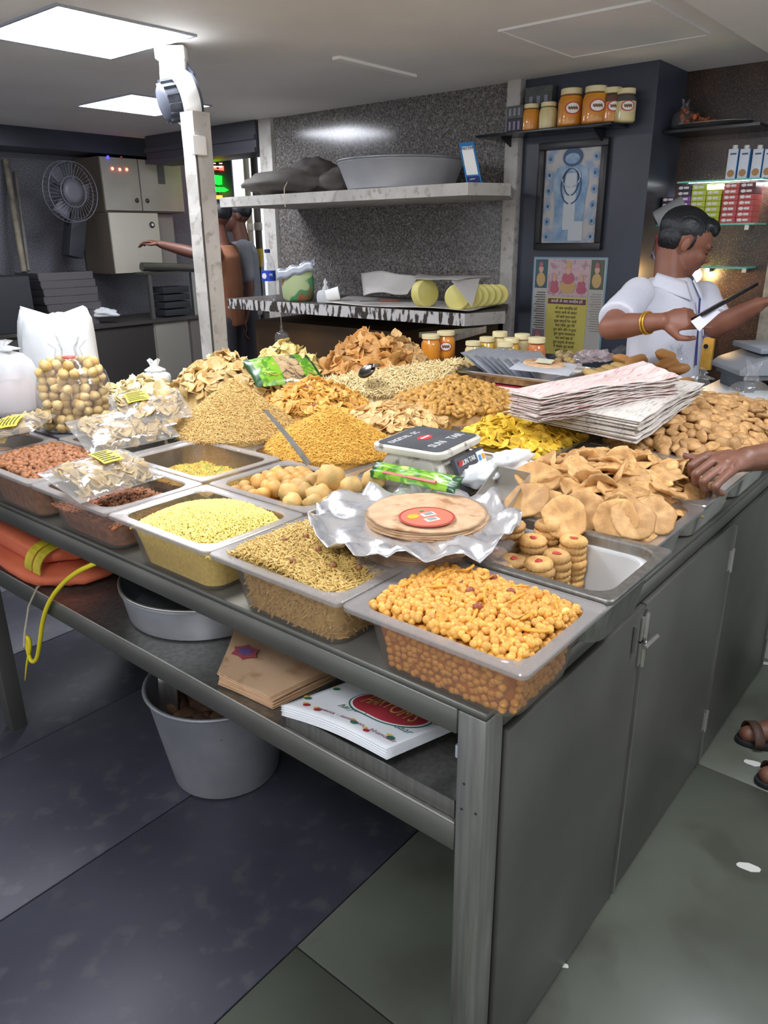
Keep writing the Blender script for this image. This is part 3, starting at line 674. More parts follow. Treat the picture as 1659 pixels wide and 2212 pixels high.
for px, py, s in ((715, 1035, 1.25), (805, 1042, 1.05), (760, 1052, .9)):
    p = az(px, py, .985); o = link('fried_kachori', kg[px % 3]); o.location = p; o.scale = (s,)*3; o.rotation_euler = (px, py, 1)
    tag(o, {715: 'big pale kachori resting on the rim of the ball tray', 805: 'single round kachori beside the green packet', 760: 'small kachori between two larger ones by the foil'}[px], 'snack')
# ---- the two sev heaps
def cone(cx, cy, rx, ry, base, H, p=1.0, q=2.2): 
    def f(x, y):
        d = (abs((x-cx)/rx)**q+abs((y-cy)/ry)**q)**(1/q)
        return base+H*(max(0, 1-d)**p) + .35*H*0 + bump2(x, y, .004, 16)
    return f
def sevheap(cx, cy, rx, ry, H, m, name, label, seed, L=.02, r=.0011, s=.0042, base=.94):
    f = cone(cx, cy, rx*1.08, ry*1.08, base, H, .92); N_ = NP(); mound(N_, cx, cy, rx, ry, f, ZB+.01)
    ins = ell(cx, cy, rx, ry)
    N_.noodles(jit(cx-rx, cx+rx, cy-ry, cy+ry, s, ins), f, L, r, .25, .45, seed); N_.noodles(jit(cx-rx, cx+rx, cy-ry, cy+ry, s*1.15, ins), f, L, r, .35, .5, seed+1, .003)
    N_.build(name, m, label, 'snack heap'); return f
sevheap(.63, 1.30, .185, .185, .165, M_SEV1, 'sev_heap', 'tall heap of pale thin sev noodles', 11)
sevheap(.665, .935, .175, .185, .125, M_SEV2, 'sev_heap', 'heap of deep orange thin sev with a spoon in it', 21)
# ---- puris
hf = lambda x, y: .895+.085*max(0, 1-abs((x-.78)/.36)**2.2)*max(0, 1-abs((y-.19)/.26)**2.4)
N_ = NP(); fillbox(N_, .537, .78, -.005, .373, ZB+.006, lambda x, y: min(hf(x, y)-.03, .95)); fillbox(N_, .85, 1.128, -.003, .373, ZB+.006, lambda x, y: min(hf(x, y)-.03, .95))
puri = [disc('puri', M_PURI, .040, .007, .07, [.15, -.12, .05, .2, -.2][s], [.1, .15, -.1, 0, .2][s], 16, .010, s) for s in range(5)]
under(N_, puri, jit(.55, 1.12, .01, .37, .06), hf, .5, -.016)
N_.build('puri_fill', M_PURI, 'lower layers of puris filling the two steel pans', 'snack heap')
scatter('puri', 'large round flat tan puri in the steel pans', 'snack', 'large puris in the steel pans', puri, jit(.545, 1.10, .035, .365, .046, lambda x, y: y > .04+.03*(x > .8), j=.4), hf, .62, .012)
for px, py, z, sc, rx, ry in ((1218, 1120, .985, 1.15, .9, .2), (1330, 1125, .98, 1.1, .75, -.5), (1365, 1125, .985, 1.12, .7, .2), (1415, 1115, .975, 1.05, .8, .4), (1140, 1085, .985, 1.25, .3, -.2), (1160, 1035, 1.0, 1.3, .35, .2), (1260, 1105, .98, 1.1, .95, 0)):
    o = link('puri', puri[px % 5]); o.location = az(px, py, z); o.rotation_euler = (rx, -.3+ry, -.8); o.scale = (sc,)*3; tag(o, 'large puri propped up on edge at the near side of the pans', 'snack', 'puris standing on edge')
# ---- mathri
hf = lambda x, y: .90+.125*max(0, 1-abs((x-1.53)/.42)**2.0)*max(0, 1-abs((y-.20)/.30)**2.4)
N_ = NP(); fillbox(N_, 1.20, 1.468, -.003, .373, ZB+.006, lambda x, y: min(hf(x, y)-.02, .955)); fillbox(N_, 1.54, 1.808, -.003, .373, ZB+.006, lambda x, y: min(hf(x, y)-.02, .955))
mt = [blob('mathri', M_MAT, .025, .020, .0085, s, .25, 10, 6) for s in range(5)]
under(N_, mt, jit(1.19, 1.81, 0, .37, .035), lambda x, y: hf(x, y)-.012, .5, 0)
N_.build('mathri_fill', M_MAT, 'lower layers of mathri filling the far steel pans', 'snack heap')
scatter('mathri', 'thick oval brown mathri cracker in the heap at the right', 'snack', 'mathri in the right hand heap', mt, jit(1.185, 1.82, -.005, .375, .029), hf, .5, .008)
# ---- banana chips
hf = lambda x, y: .915+.075*max(0, 1-abs((x-1.08)/.23)**2)*max(0, 1-abs((y-.60)/.2)**2)
N_ = NP(); fillbox(N_, .93, 1.25, .442, .715, ZB+.006, lambda x, y: hf(x, y)-.012)
bc = [disc('banana_chip', M_BAN, .0205, .0026, .12, .12, .14, 10, .003, s, .8) for s in range(4)]
under(N_, bc, jit(.93, 1.25, .44, .715, .03), hf, .5, -.006)
scatter('banana_chip', 'bright yellow oval banana chip', 'snack', 'banana chips in the steel pan', bc, jit(.925, 1.255, .437, .72, .0205), hf, .55, .006, 1, 300, N_)
N_.build('banana_chip_fill', M_BAN, 'lower layers of yellow banana chips in the pan', 'snack heap')
# ---- cashew shaped snacks
hf = cone(1.27, .93, .30, .27, .935, .125, .8)
N_ = NP(); mound(N_, 1.27, .93, .215, .205, hf, ZB+.01)
cs = [bean('cashew_snack', M_CSH, .033, .0080, [.30, .4, .22, .35][s], s) for s in range(4)]
ins = ell(1.27, .93, .21, .20)
under(N_, cs, jit(1.05, 1.5, .7, 1.15, .02, ins), hf, .4, -.004)
scatter('cashew_snack', 'golden curved cashew shaped snack', 'snack', 'cashew shaped snacks in the heap', cs, jit(1.05, 1.5, .7, 1.15, .0205, ins), hf, .5, .005, 1, 300, N_)
N_.build('cashew_snack_heap', M_CSH, 'heap of golden cashew shaped snacks below its top layer', 'snack heap')
# ---- small round papdi
hf = cone(.97, .97, .22, .24, .935, .075, .8)
N_ = NP(); mound(N_, .97, .97, .15, .185, hf, ZB+.01); pd = [disc('papdi', M_PAP, .019, .0028, .12, .15, .1, 10, .005, s) for s in range(4)]
ins = ell(.97, .97, .145, .18); under(N_, pd, jit(.8, 1.15, .75, 1.18, .026, ins), hf, .5, -.004)
scatter('papdi', 'small round wheat coloured papdi behind the scale', 'snack', 'papdi behind the scale', pd, jit(.8, 1.15, .75, 1.18, .021, ins), hf, .5, .006)
N_.build('papdi_heap', M_PAP, 'heap of small round papdi behind the scale, below its top layer', 'snack heap')
# ---- cornflake mix
hf = cone(.93, 1.26, .24, .24, .94, .125, .85)
N_ = NP(); mound(N_, .93, 1.26, .165, .185, hf, ZB+.01); cf = [disc('corn_flake', M_COR, .0165, .003, .3, .2, .25, 8, .004, s) for s in range(5)]
ins = ell(.93, 1.26, .16, .18); under(N_, cf, jit(.75, 1.1, 1.05, 1.46, .022, ins), hf, .6, -.004); N_.noodles(jit(.75, 1.1, 1.05, 1.46, .009, ins), hf, .022, .0016, .5, .1, 31, .003)
scatter('corn_flake', 'curled orange cornflake in the heap beside the pale sev', 'snack', 'cornflakes in the mixed heap', cf, jit(.75, 1.1, 1.05, 1.46, .0185, ins), hf, .6, .005)
scatter('red_peanut', 'dark red peanut in the cornflake heap', 'nut', 'peanuts in the cornflake heap', [blob('red_peanut', MATS['red_peanut'], .009, .006, .006)], jit(.8, 1.05, 1.1, 1.42, .09, ins), hf, .2, .008)
N_.build('corn_mix_heap', M_COR, 'heap of orange cornflake mix below its top layer', 'snack heap')
# ---- pale potato sticks: long ridge
def hf(x, y):
    t = max(0, min(1, (1.50-y)/.45)); cx = 1.17+.26*t; return .945+(.05+.085*t)*max(0, 1-abs((x-cx)/.20)**1.6)+bump2(x, y, .004, 18)
N_ = NP(); ins = lambda x, y: abs(x-(1.17+.26*max(0, min(1, (1.5-y)/.45)))) < .155 and ((x-1.3)/.4)**2+((y-1.27)/.26)**2 < 1
def stickmound():
    V = []; F = []; n = 18
    for i in range(n+1):
        y = 1.02+.5*i/n; cx = 1.17+.26*max(0, min(1, (1.5-y)/.45))
        for j in range(13): x = cx-.17+.34*j/12; V.append((x, y, hf(x, y)-.003 if 0 < j < 12 and 0 < i < n else ZB+.005))
    for i in range(n):
        for j in range(12): F.append((i*13+j, i*13+j+1, (i+1)*13+j+1, (i+1)*13+j))
    N_.add(np.array(V), [np.array(F)])
stickmound(); N_.noodles(jit(1.0, 1.65, 1.02, 1.52, .0062, ins), hf, .036, .0025, .3, .1, 41); N_.noodles(jit(1.0, 1.65, 1.02, 1.52, .0085, ins), hf, .036, .0027, .5, .1, 42, .007)
N_.build('potato_stick_heap', M_STK, 'long ridge of pale thin potato sticks in the middle of the counter', 'snack heap')
# ---- potato chips, yellow chips, nachos, far papdi, wafers
def chipheap(name, cx, cy, rx, ry, H, m, label, hlabel, group, r, step, seed, saddle=.3, base=.94, oval=1, tilt=.6):
    f = cone(cx, cy, rx*1.25, ry*1.25, base, H*1.15, .75); N_ = NP(); mound(N_, cx, cy, rx, ry, lambda x, y: f(x, y)-.01, ZB+.01); ms = [disc(name, m, r, .0022, .16, .15, saddle*(.6+.3*s), 10, .004, seed+s, oval) for s in range(4)]
    i1 = ell(cx, cy, rx*.97, ry*.97); under(N_, ms, jit(cx-rx, cx+rx, cy-ry, cy+ry, step*1.2, i1), f, tilt, -.008)
    scatter(name, label, 'snack', group, ms, jit(cx-rx, cx+rx, cy-ry, cy+ry, step, i1), f, tilt, .007, 1, 300, N_)
    N_.build(name+'_heap', m, hlabel, 'snack heap'); return f
chipheap('potato_chip', .93, 1.70, .175, .215, .15, M_POT, 'pale brown curled potato chip in the heap before the column', 'heap of pale brown potato chips before the column, below its top layer', 'potato chips before the column', .024, .027, 51)
chipheap('yellow_chip', 1.27, 1.75, .15, .15, .15, M_YEL, 'light yellow chip in the heap behind the green packet', 'heap of light yellow chips behind the green packet', 'light yellow chips', .024, .030, 61)
chipheap('orange_nacho', 1.45, 1.47, .17, .18, .185, M_NAC, 'crisp orange nacho in the tall far heap', 'tall heap of orange nachos, below its top layer', 'orange nachos', .036, .035, 71, .35, oval=.8)
chipheap('far_papdi', 1.66, 1.50, .12, .16, .16, M_PAP, 'round tan papdi in the farthest heap beside the orange jar', 'farthest heap of round tan papdi', 'papdi in the farthest heap', .022, .027, 81, .1)
chipheap('wafer', .72, 1.93, .13, .13, .075, M_WCH, 'thin cream wafer chip near the white plastic bag', 'low heap of cream wafer chips near the white plastic bag', 'cream wafer chips', .028, .032, 91, .3)
# ---- orange masala sev by the jars
f = cone(1.63, 1.14, .12, .14, .94, .11); N_ = NP(); mound(N_, 1.63, 1.14, .1, .12, f, ZB+.01); N_.noodles(jit(1.5, 1.75, 1.0, 1.28, .007, ell(1.63, 1.14, .1, .12)), f, .03, .0022, .4, .3, 95)
N_.build('masala_sev_heap', M_OSEV, 'small heap of dark orange masala sev beside the jars', 'snack heap')
# ---- flat brown crackers between the silver tray and the newspaper
hf = lambda x, y: .93+.05*max(0, 1-((x-1.50)/.3)**2-((y-.60)/.2)**2)
N_ = NP(); mound(N_, 1.50, .58, .17, .15, hf, ZB+.005); N_.build('cracker_fill', M_MAT, 'lower layer of flat brown crackers beside the red boxes', 'snack heap')
bk = [disc('flat_cracker', mk('flat_cracker', '#a9743a', '#8a5a28', .6, 40), .040, .010, .1, .05, .05, 12, .006, s, .8) for s in range(3)]
scatter('flat_cracker', 'flat brown cracker beside the red boxes', 'snack', 'flat brown crackers', bk, jit(1.35, 1.66, .46, .70, .05, ell(1.50, .58, .16, .14)), hf, .3, .010)
# ---- jam biscuits in the steel pan
BIS = mk('biscuit', '#c9924c', '#ad7634', .7, 60, .3, 150); JAM = mat('jam', '#a32a22', .25)
def biscuit_mesh():
    n = 40; V = []; F = []; prof = [(0, .0065), (.4, .0068), (.62, .0095), (.85, .0082), (1, .003), (.97, -.005), (.6, -.007), (0, -.007)]
    for r, z in prof:
        for k in range(n):
            fl = 1+.045*(1 if k % 2 else -1)*(r > .55); a = 2*math.pi*k/n+r*.25; V.append((.0255*r*fl*math.cos(a), .0255*r*fl*math.sin(a), z))
    for i in range(len(prof)-1):
        for k in range(n): F.append((i*n+k, i*n+(k+1) % n, (i+1)*n+(k+1) % n, (i+1)*n+k))
    return MB().add(V, F).mesh('biscuit', BIS, True)
BM = biscuit_mesh(); JM = blob('jam_spot', JAM, .0085, .006, .002, 3, .4)
STK = [(.43, .085, 8), (.375, .09, 7), (.325, .098, 7), (.385, .145, 8), (.335, .155, 6), (.285, .16, 6), (.345, .205, 6), (.395, .20, 9), (.44, .145, 9), (.29, .215, 5)]
for i, (x, y, n) in enumerate(STK):
    for k in range(n):
        o = link('jam_biscuit', BM); o.location = (x+rnd.uniform(-.002, .002), y+rnd.uniform(-.002, .002), ZB+.016+k*.0138); o.rotation_euler = (rnd.uniform(-.05, .05), rnd.uniform(-.05, .05), rnd.uniform(0, 6))
        tag(o, 'round fluted jam biscuit on top of a stack in the steel pan' if k == n-1 else 'round fluted biscuit lower down in a stack in the steel pan', 'biscuit', 'top biscuits of the stacks' if k == n-1 else 'stacked biscuits in the steel pan')
        if k == n-1:
            j = link('jam_spot', JM, o); j.location = (0, 0, .0075)
scatter('biscuit_crumb', 'tiny pale crumb on the bare floor of the biscuit pan', 'crumb', 'crumbs in the biscuit pan', [blob('biscuit_crumb', mat('crumb', '#d8c07a', .7), .006, .004, .003, s, .4) for s in range(2)], [(.29, -.01), (.31, .03), (.38, .02), (.30, .01), (.27, .03), (.33, -.02)], lambda x, y: ZB+.010, .1, .002)
PALE = 1.0
# ================================================================ packets, bags and tools on the counter
FILM = film('clear_bag_film', (.97, .98, .98, 1), .10, .05, .1)
FILMW = film('milky_bag_film', (.92, .93, .94, 1), .10, .55, .3, (.90, .92, .93, 1))
WBAG = mat('white_carrier_bag', '#eef0ef', .4, col2='#dfe3e4', scale=6, bump=.4, bscale=14, sss=.0)
FOIL = mat('kitchen_foil', '#e4e4e4', .22, .72, bump=.6, bscale=24)
FILMP = film('packet_film', (.96, .97, .97, 1), .30, .13, .1, (.80, .79, .74, 1), .5, 30)
M_PKC = mat('packet_chip', '#cdb27a', .6, col2='#b3935a', scale=30)
YLAB = mat('yellow_label', '#e8d63c', .6); INK = mat('dark_ink', '#3c3a30', .7); WLAB = mat('white_label', '#f2f1ec', .6)
def pillowmb(w, h, bulge, Mx, n=16, seed=0, wr=.006, u0=0, u1=1, flat=.35):
    mb = MB()
    for sgn in (1, -1):
        def fn(u, v, s=sgn):
            u = u0+(u1-u0)*u; a, b = 2*u-1, 2*v-1; e = max(0, 1-abs(a)**2.6)**.6*max(0, 1-abs(b)**2.6)**.6
            z = s*bulge*e*(1 if s > 0 else flat) + wr*nz((a*2.3, b*2.3, s), 1, seed)*(.4+e) + wr*.8*nz((a*6, b*6, s), 1, seed+5)*e
            ed = 1+.03*nz((a*3, b*3), 1, seed+2)
            return Mx @ Vector((a*w/2*ed, b*h/2*ed, z))
        k = len(mb.v); mb.sheet(fn, n, n)
        if sgn > 0: mb.f[-n*n:] = [tuple(reversed(f)) for f in mb.f[-n*n:]] if False else mb.f[-n*n:]
        else: mb.f[-n*n:] = [tuple(reversed(f)) for f in mb.f[-n*n:]]
    return mb
def packet(name, c, xd, nrm, w, h, bulge, label, cat, m=FILM, content=None, lab=None, seed=0, cm=None, cr=.02, group=None):
    t = empty(name, c, label, cat, group); F3 = frame(xd, nrm)
    pillowmb(w, h, bulge, F3, 18, seed).build('film', m, t, smooth=True)
    if content:
        N_ = NP(); g = random.Random(seed)
        ms = [disc('c', content, cr, .003, .15, .15, .3, 8, 0, s) for s in range(3)]
        for i in range(int(w*h/(cr*cr)*1.5)):
            a, b = g.uniform(-.8, .8), g.uniform(-.75, .75); q = Quaternion((g.gauss(0, 1), g.gauss(0, 1), g.gauss(0, 1)), g.uniform(0, 1.2))
            M = (F3 @ q.to_matrix()).to_4x4(); e = (1-abs(a)**3)*(1-abs(b)**3); M.translation = F3 @ Vector((a*w/2*.93, b*h/2*.93, g.uniform(-.25, .72)*bulge*e)); N_.inst(ms[i % 3], [M])
        N_.build('contents', content, None, None, None, 'stuff', t)
    if lab:
        (la, lb, lw, lh, mm) = lab
        def fn(u, v):
            a, b = la+(u-.5)*lw, lb+(v-.5)*lh; e = max(0, 1-abs(a)**2.6)**.6*max(0, 1-abs(b)**2.6)**.6
            return F3 @ Vector((a*w/2, b*h/2, bulge*e+.0075))
        L_ = MB().sheet(fn, 6, 6, .0008).build('label', mm, t)
        for k in range(6):
            v0 = .12+k*.14; wd = [.8, .7, .55, .8, .6, .75][k]
            MB().sheet(lambda u, v: Vector(fn(.08+u*wd, v0+v*.045))+F3 @ Vector((0, 0, .0012)), 5, 1, .0006).build('print_line', INK, L_)
    return t
packet('snack_packet', az(225, 1025, .995), az(330, 985, 1.0)-az(140, 1040, 1.0), (-.45, -.30, .84), .235, .15, .032, 'clear packet of curled chips with a square yellow label in the front tray', 'packet', FILMP, M_PKC, (.12, .2, .46, .8, YLAB), 3, cr=.017)
packet('snack_packet', az(268, 928, 1.0), az(390, 905, 1.0)-az(150, 950, 1.0), (-.35, -.35, .87), .27, .16, .035, 'glossy clear packet of brown snacks lying across two trays', 'packet', FILMP, M_PKC, None, 4, cr=.017)
packet('snack_packet', az(325, 878, 1.045), az(410, 860, 1.05)-az(240, 880, 1.05), (-.4, -.3, .86), .21, .14, .03, 'clear packet with a yellow label propped behind the glossy packet', 'packet', FILMP, M_PKC, (-.35, .15, .6, .7, YLAB), 5, cr=.02)
packet('snack_packet', az(35, 925, 1.0), az(95, 880, 1.0)-az(0, 940, 1.0), (-.5, -.3, .8), .22, .17, .03, 'clear packet of pale puffs with a yellow label at the left edge', 'packet', FILMP, M_PKC, (-.5, -.1, .7, .8, YLAB), 6, cr=.024)
# masala crumbs lid piece beneath first packet
N_ = NP(); N_.noodles([(.06+rnd.uniform(0, .12), .99+rnd.uniform(0, .14)) for _ in range(260)], lambda x, y: .918, .014, .005, .4, .2, 8); N_.build('loose_nuts', M_NUT, 'loose brown nuts spilled beside the front labelled packet', 'snack mix')
# tied bags
def bagmb(w, d, h, neck, flare, nh, seed, rings=14, n=28, amp=.05):
    mb = MB(); V = []; F = []
    prof = [(0, .75), (.03, .93), (.12, 1.0), (.35, 1.02), (.6, 1.0), (.8, .92), (.92, .70), (.985, .30)]
    P = [(z*h, s, 0) for z, s in prof]+[(h, neck/w*2, 1), (h+nh*.15, neck/w*2, 1), (h+nh*.5, flare*.6, 1), (h+nh, flare, 1)]
    for z, s, top in P:
        for k in range(n):
            a = 2*math.pi*k/n; ca, sa = math.cos(a), math.sin(a); r = (abs(ca)**3+abs(sa)**3)**(-1/3)
            r = r if s > .6 else 1
            q = 1+amp*nz((ca*2, sa*2, z*14), 1, seed)+(top*.35*math.sin(k*5+seed) if s > .1 else 0)
            V.append((w/2*s*r*ca*q, d/2*s*r*sa*q, z+(.25*nh*math.sin(a*2+seed) if z > h+nh*.9 else 0)))
    m = len(P)
    for i in range(m-1):
        for k in range(n): F.append((i*n+k, i*n+(k+1) % n, (i+1)*n+(k+1) % n, (i+1)*n+k))
    F.append(tuple(range(n-1, -1, -1))); return mb.add(V, F)
MB().b2((.245, 1.635, DECK+.0008), (.60, 2.27, .9545)).build('upturned_crate', mat('grey_crate', '#55565a', .6), None, label='low grey upturned crate under the white and clear bags', cat='crate', bevel=.006)
b0 = az(172, 925, .955); BZ = b0.z
ang = math.atan2(RT.y, RT.x)
gb = empty('puffed_ball_bag', b0, 'tall clear bag of round puffed balls tied with a red band', 'bag', rz=ang)
bagmb(.205, .17, .215, .03, .42, .055, 3).build('film', FILM, gb, smooth=True)
MB().lathe([(.017, 0), (.019, .003), (.017, .006)], 14, (0, 0, .214)).build('band', mat('red_band', '#e0432a', .5), gb, smooth=True)
pb = [blob('puffed_ball', mk('puffed_ball', '#dcc084', '#c29c55', .55, 30, .25, 60), .0158, .0150, .0155, s, .2, 10, 7) for s in range(4)]
Rg = RZ(ang); cnt = 0
for k in range(9):
    z = .018+k*.0228; sh = min(1, 1.12-.5*max(0, (z-.16)/.08))
    for x, y in jit(-.086*sh, .086*sh, -.07*sh, .07*sh, .0305, lambda x, y: abs(x/(.09*sh))**3+abs(y/(.073*sh))**3 < 1 and not (abs(x) < .045 and abs(y) < .035), j=.18):
        o = link('puffed_ball', pb[cnt % 4]); o.location = b0+Rg @ Vector((x, y, z)); o.rotation_euler = (cnt, cnt*2, 0); tag(o, 'round golden puffed ball inside the tall clear bag', 'snack', 'puffed balls in the clear bag'); cnt += 1
def bagthing(name, px, py, z, w, d, h, m, label, seed, neck=.03, flare=.4, nh=.05, inner=None, lean=None, amp=.05, cat='bag', rz=0):
    t = empty(name, az(px, py, z), label, cat, rz=ang+rz)
    o = bagmb(w, d, h, neck, flare, nh, seed, amp=amp).build('film', m, t, smooth=True)
    if inner:
        bagmb(w*.9, d*.9, h*inner[1], w*.3, .2, .01, seed+1, amp=.1).build('contents', inner[0], t, smooth=True, loc=(0, 0, .004))
    return t
bagthing('carrier_bag', 22, 893, .955, .20, .18, .21, FILMW, 'white plastic bag with pinkish snacks at the left edge', 9, .05, .35, .03, (mat('pink_snack', '#c79a84', .7, col2='#b07f6a', scale=30), .55), amp=.12)
wcb = az(142, 850, .955); wt_ = empty('carrier_bag', wcb, 'crumpled white carrier bag behind the tall bag of puffed balls', 'bag', rz=ang)
V = []; F = []; n = 48; prof = [(0, .8), (.04, 1), (.14, 1.05), (.22, 1.04), (.27, .98), (.305, .90)]
for j, (z, s) in enumerate(prof):
    for k in range(n):
        a = 2*math.pi*k/n; ca, sa = math.cos(a), math.sin(a); q = 1+.12*nz((ca*1.8, sa*1.8, z*8), 1, 5)+.09*nz((ca*6, sa*6, z*16), 1, 6); V.append((.135*s*q*ca, .085*s*q*sa*(1 if j < 5 else .5), z+(j == 5)*(.040*max(0, ca)**4+.026*max(0, -ca)**2+.035*nz((ca*5, sa*5), 1, 8)-.02)+(j == 4)*.01*nz((ca*4, sa*4), 1, 3)))
for i in range(len(prof)-1):
    for k in range(n): F.append((i*n+k, i*n+(k+1) % n, (i+1)*n+(k+1) % n, (i+1)*n+k))
F.append(tuple(range(n-1, -1, -1))); V.append((0, 0, .285)); F += [((len(prof)-1)*n+k, (len(prof)-1)*n+(k+1) % n, len(V)-1) for k in range(n)]
MB().add(V, F).build('film', WBAG, wt_, smooth=True)
bagthing('carrier_bag', 338, 838, .96, .105, .08, .065, WBAG, 'small knotted white bag beside the cream wafers', 15, .03, .35, .04, amp=.2)
# green printed packet in the middle, and the thin one before the scale
GRP = mat('green_print', '#7fae2c', .3, col2='#4f8a24', scale=28, detail=1, lo=.45, hi=.5, col3='#b6cf5a', scale3=30)
DGR = mat('dark_green_print', '#1f4a24', .3); RSTR = mat('red_strip', '#c8453a', .35)
def green_packet(c, xd, nrm, w, h, bulge, label, seed, red=False):
    t = empty('green_packet', c, label, 'packet'); F3 = frame(xd, nrm)
    for a, b, nm, m in ((0, .08, 'end_seal', DGR), (.08, .40 if not red else .92, 'printed_film', GRP), (.40, .72, 'window', FILM), (.72, .92, 'printed_film', GRP), (.92, 1, 'end_seal', DGR)):
        if red and a in (.40, .72): continue
        pillowmb(w, h, bulge, F3, 14, seed, .004, a, b).build(nm, m, t, smooth=True)
    if red: MB().box(F3 @ Vector((0, -h*.22, bulge*.9)), (w*.6, h*.14, .003), F3).build('red_strip', RSTR, t)
    N_ = NP(); g = random.Random(seed); dm = disc('c', M_PAP, .02, .003, .15, .1, .2, 8, 0, 1)
    if not red:
        for i in range(50):
            M = (F3 @ Quaternion((g.gauss(0, 1), g.gauss(0, 1), 1), g.uniform(0, .8)).to_matrix()).to_4x4(); M.translation = F3 @ Vector((g.uniform(-.3, .35)*w, g.uniform(-.3, .3)*h, g.uniform(0, .6)*bulge)); N_.inst(dm, [M])
        N_.build('contents', M_PAP, None, None, None, 'stuff', t)
green_packet(az(612, 800, 1.06), az(695, 790, 1.06)-az(535, 805, 1.06), (-.35, -.3, .88), .25, .17, .03, 'green printed chip packet with a clear window among the heaps', 31)
green_packet((ax(803, 1012, .41)+ax(992, 1048, .38))/2, ax(992, 1048, .38)-ax(803, 1012, .41), (-.6, -.25, .75), (ax(992, 1048, .38)-ax(803, 1012, .41)).length, .042, .010, 'narrow green packet lying before the digital scale', 33, True)
# foil platter of flatbreads
FB = mk('flatbread', '#dcb992', '#c9a27a', .7, 30, .2, 60, col3='#a8754a', scale3=22)
fc = az(922, 1106, 1.012)
def foilfn(r0, r1, z0, drop, seed, n=72, rings=12):
    V = []; F = []
    for i in range(rings+1):
        t = i/rings
        for k in range(n):
            a = 2*math.pi*k/n; rr = r0+(r1-r0)*t*(1+.22*nz((math.cos(a)*2.2, math.sin(a)*2.2), 1, seed))
            zz = z0-drop*t**1.6+.034*t*nz((math.cos(a)*4, math.sin(a)*4, t*2), 1, seed)+.018*t*nz((math.cos(a)*9, math.sin(a)*9, t*4), 1, seed+3)
            V.append((rr*math.cos(a), rr*math.sin(a), zz))
    for i in range(rings):
        for k in range(n): F.append((i*n+k, (i+1)*n+k, (i+1)*n+(k+1) % n, i*n+(k+1) % n))
    F.append(tuple(range(n))); return MB().add(V, F)
fo = foilfn(.09, .195, -.0165, -.010, 2).build('foil_sheet', FOIL, None, smooth=True, loc=fc+Vector((-.02, .022, 0)), label='crumpled sheet of silver foil under the flatbreads', cat='foil')
md = fo.modifiers.new('thickness', 'SOLIDIFY'); md.thickness = .001
fdm = disc('flatbread', FB, .115, .0028, .012, -.004, .004, 40, .004, 1)
for k in range(6):
    o = link('flatbread', fdm); o.location = fc+Vector((rnd.uniform(-.002, .002), rnd.uniform(-.002, .002), -.0135+k*.0030)); o.rotation_euler = (0, 0, k*1.3)
    tag(o, 'topmost round flatbread with a red sticker on the foil platter' if k == 5 else 'round flatbread lower in the stack on the foil platter', 'flatbread', 'flatbreads on the foil platter')
top = fc+Vector((0, 0, .0058)); sp = az(922, 1117, top.z)
st = empty('round_sticker', sp, 'red round sticker with a yellow emblem on the top flatbread', 'sticker')
STR = mat('sticker_red', '#c4745c', .5)
MB().lathe([(.001, .0005), (.052, .0005), (.052, .0012), (.001, .0013)], 40).build('disc', STR, st)
MB().lathe([(.048, .0013), (.051, .0013), (.051, .0018), (.048, .0018)], 40, close=True).build('border', mat('sticker_border', '#b23b34', .5), st)
Xs = Vector((.93, -.37, 0)); Ys = Vector((.37, .93, 0))
MB().lathe([(.001, .001), (.010, .001), (.010, .002), (.001, .0021)], 20, Xs*-.022+Ys*.012, sx=1.2).build('emblem', mat('emblem_yellow', '#d6b02a', .5), st)
for a, b in ((.008, .008), (.0, -.018)): MB().box(Xs*a+Ys*b+Vector((0, 0, .0018)), (.026, .015, .001), frame(Xs, UP)).build('price_tag', WLAB, st)
for i, (a, b) in enumerate(((.008, .008), (.0, -.018))):
    for k in range(3): MB().box(Xs*a+Ys*(b-.004+k*.004)+Vector((0, 0, .0026)), (.018, .0012, .0006), frame(Xs, UP)).build('print_line', INK, st)
MB().box(Xs*.006+Ys*.028+Vector((0, 0, .0018)), (.008, .005, .001), frame(Xs, UP)).build('green_mark', mat('green_mark', '#2f9a55', .5), st)
lw = az(905, 1150, .975)
foilfn(.08, .185, .004, .05, 8).build('plastic_wrap', film('wrap_film', (.9, .88, .86, 1), .2, .18, .15, (.6, .58, .56, 1)), None, smooth=True, loc=lw, label='shiny clear plastic wrap hanging below the foil platter', cat='plastic wrap')
for k in range(6):
    o = link('flatbread', fdm); o.location = (fc.x-.02, fc.y+.0, .951+k*.0040); o.scale = (1.02, 1.02, 1.1); tag(o, 'brown flatbread of the wrapped stack beneath the foil', 'flatbread', 'wrapped flatbreads beneath the foil')
MB().sheet(lambda u, v: az(890+70*u, 1213-25*v-18*u, .955+.0*u), 3, 3, .002).build('card_corner', mat('orange_card', '#d08a48', .6), None, label='orange card corner sticking out below the foil', cat='card')
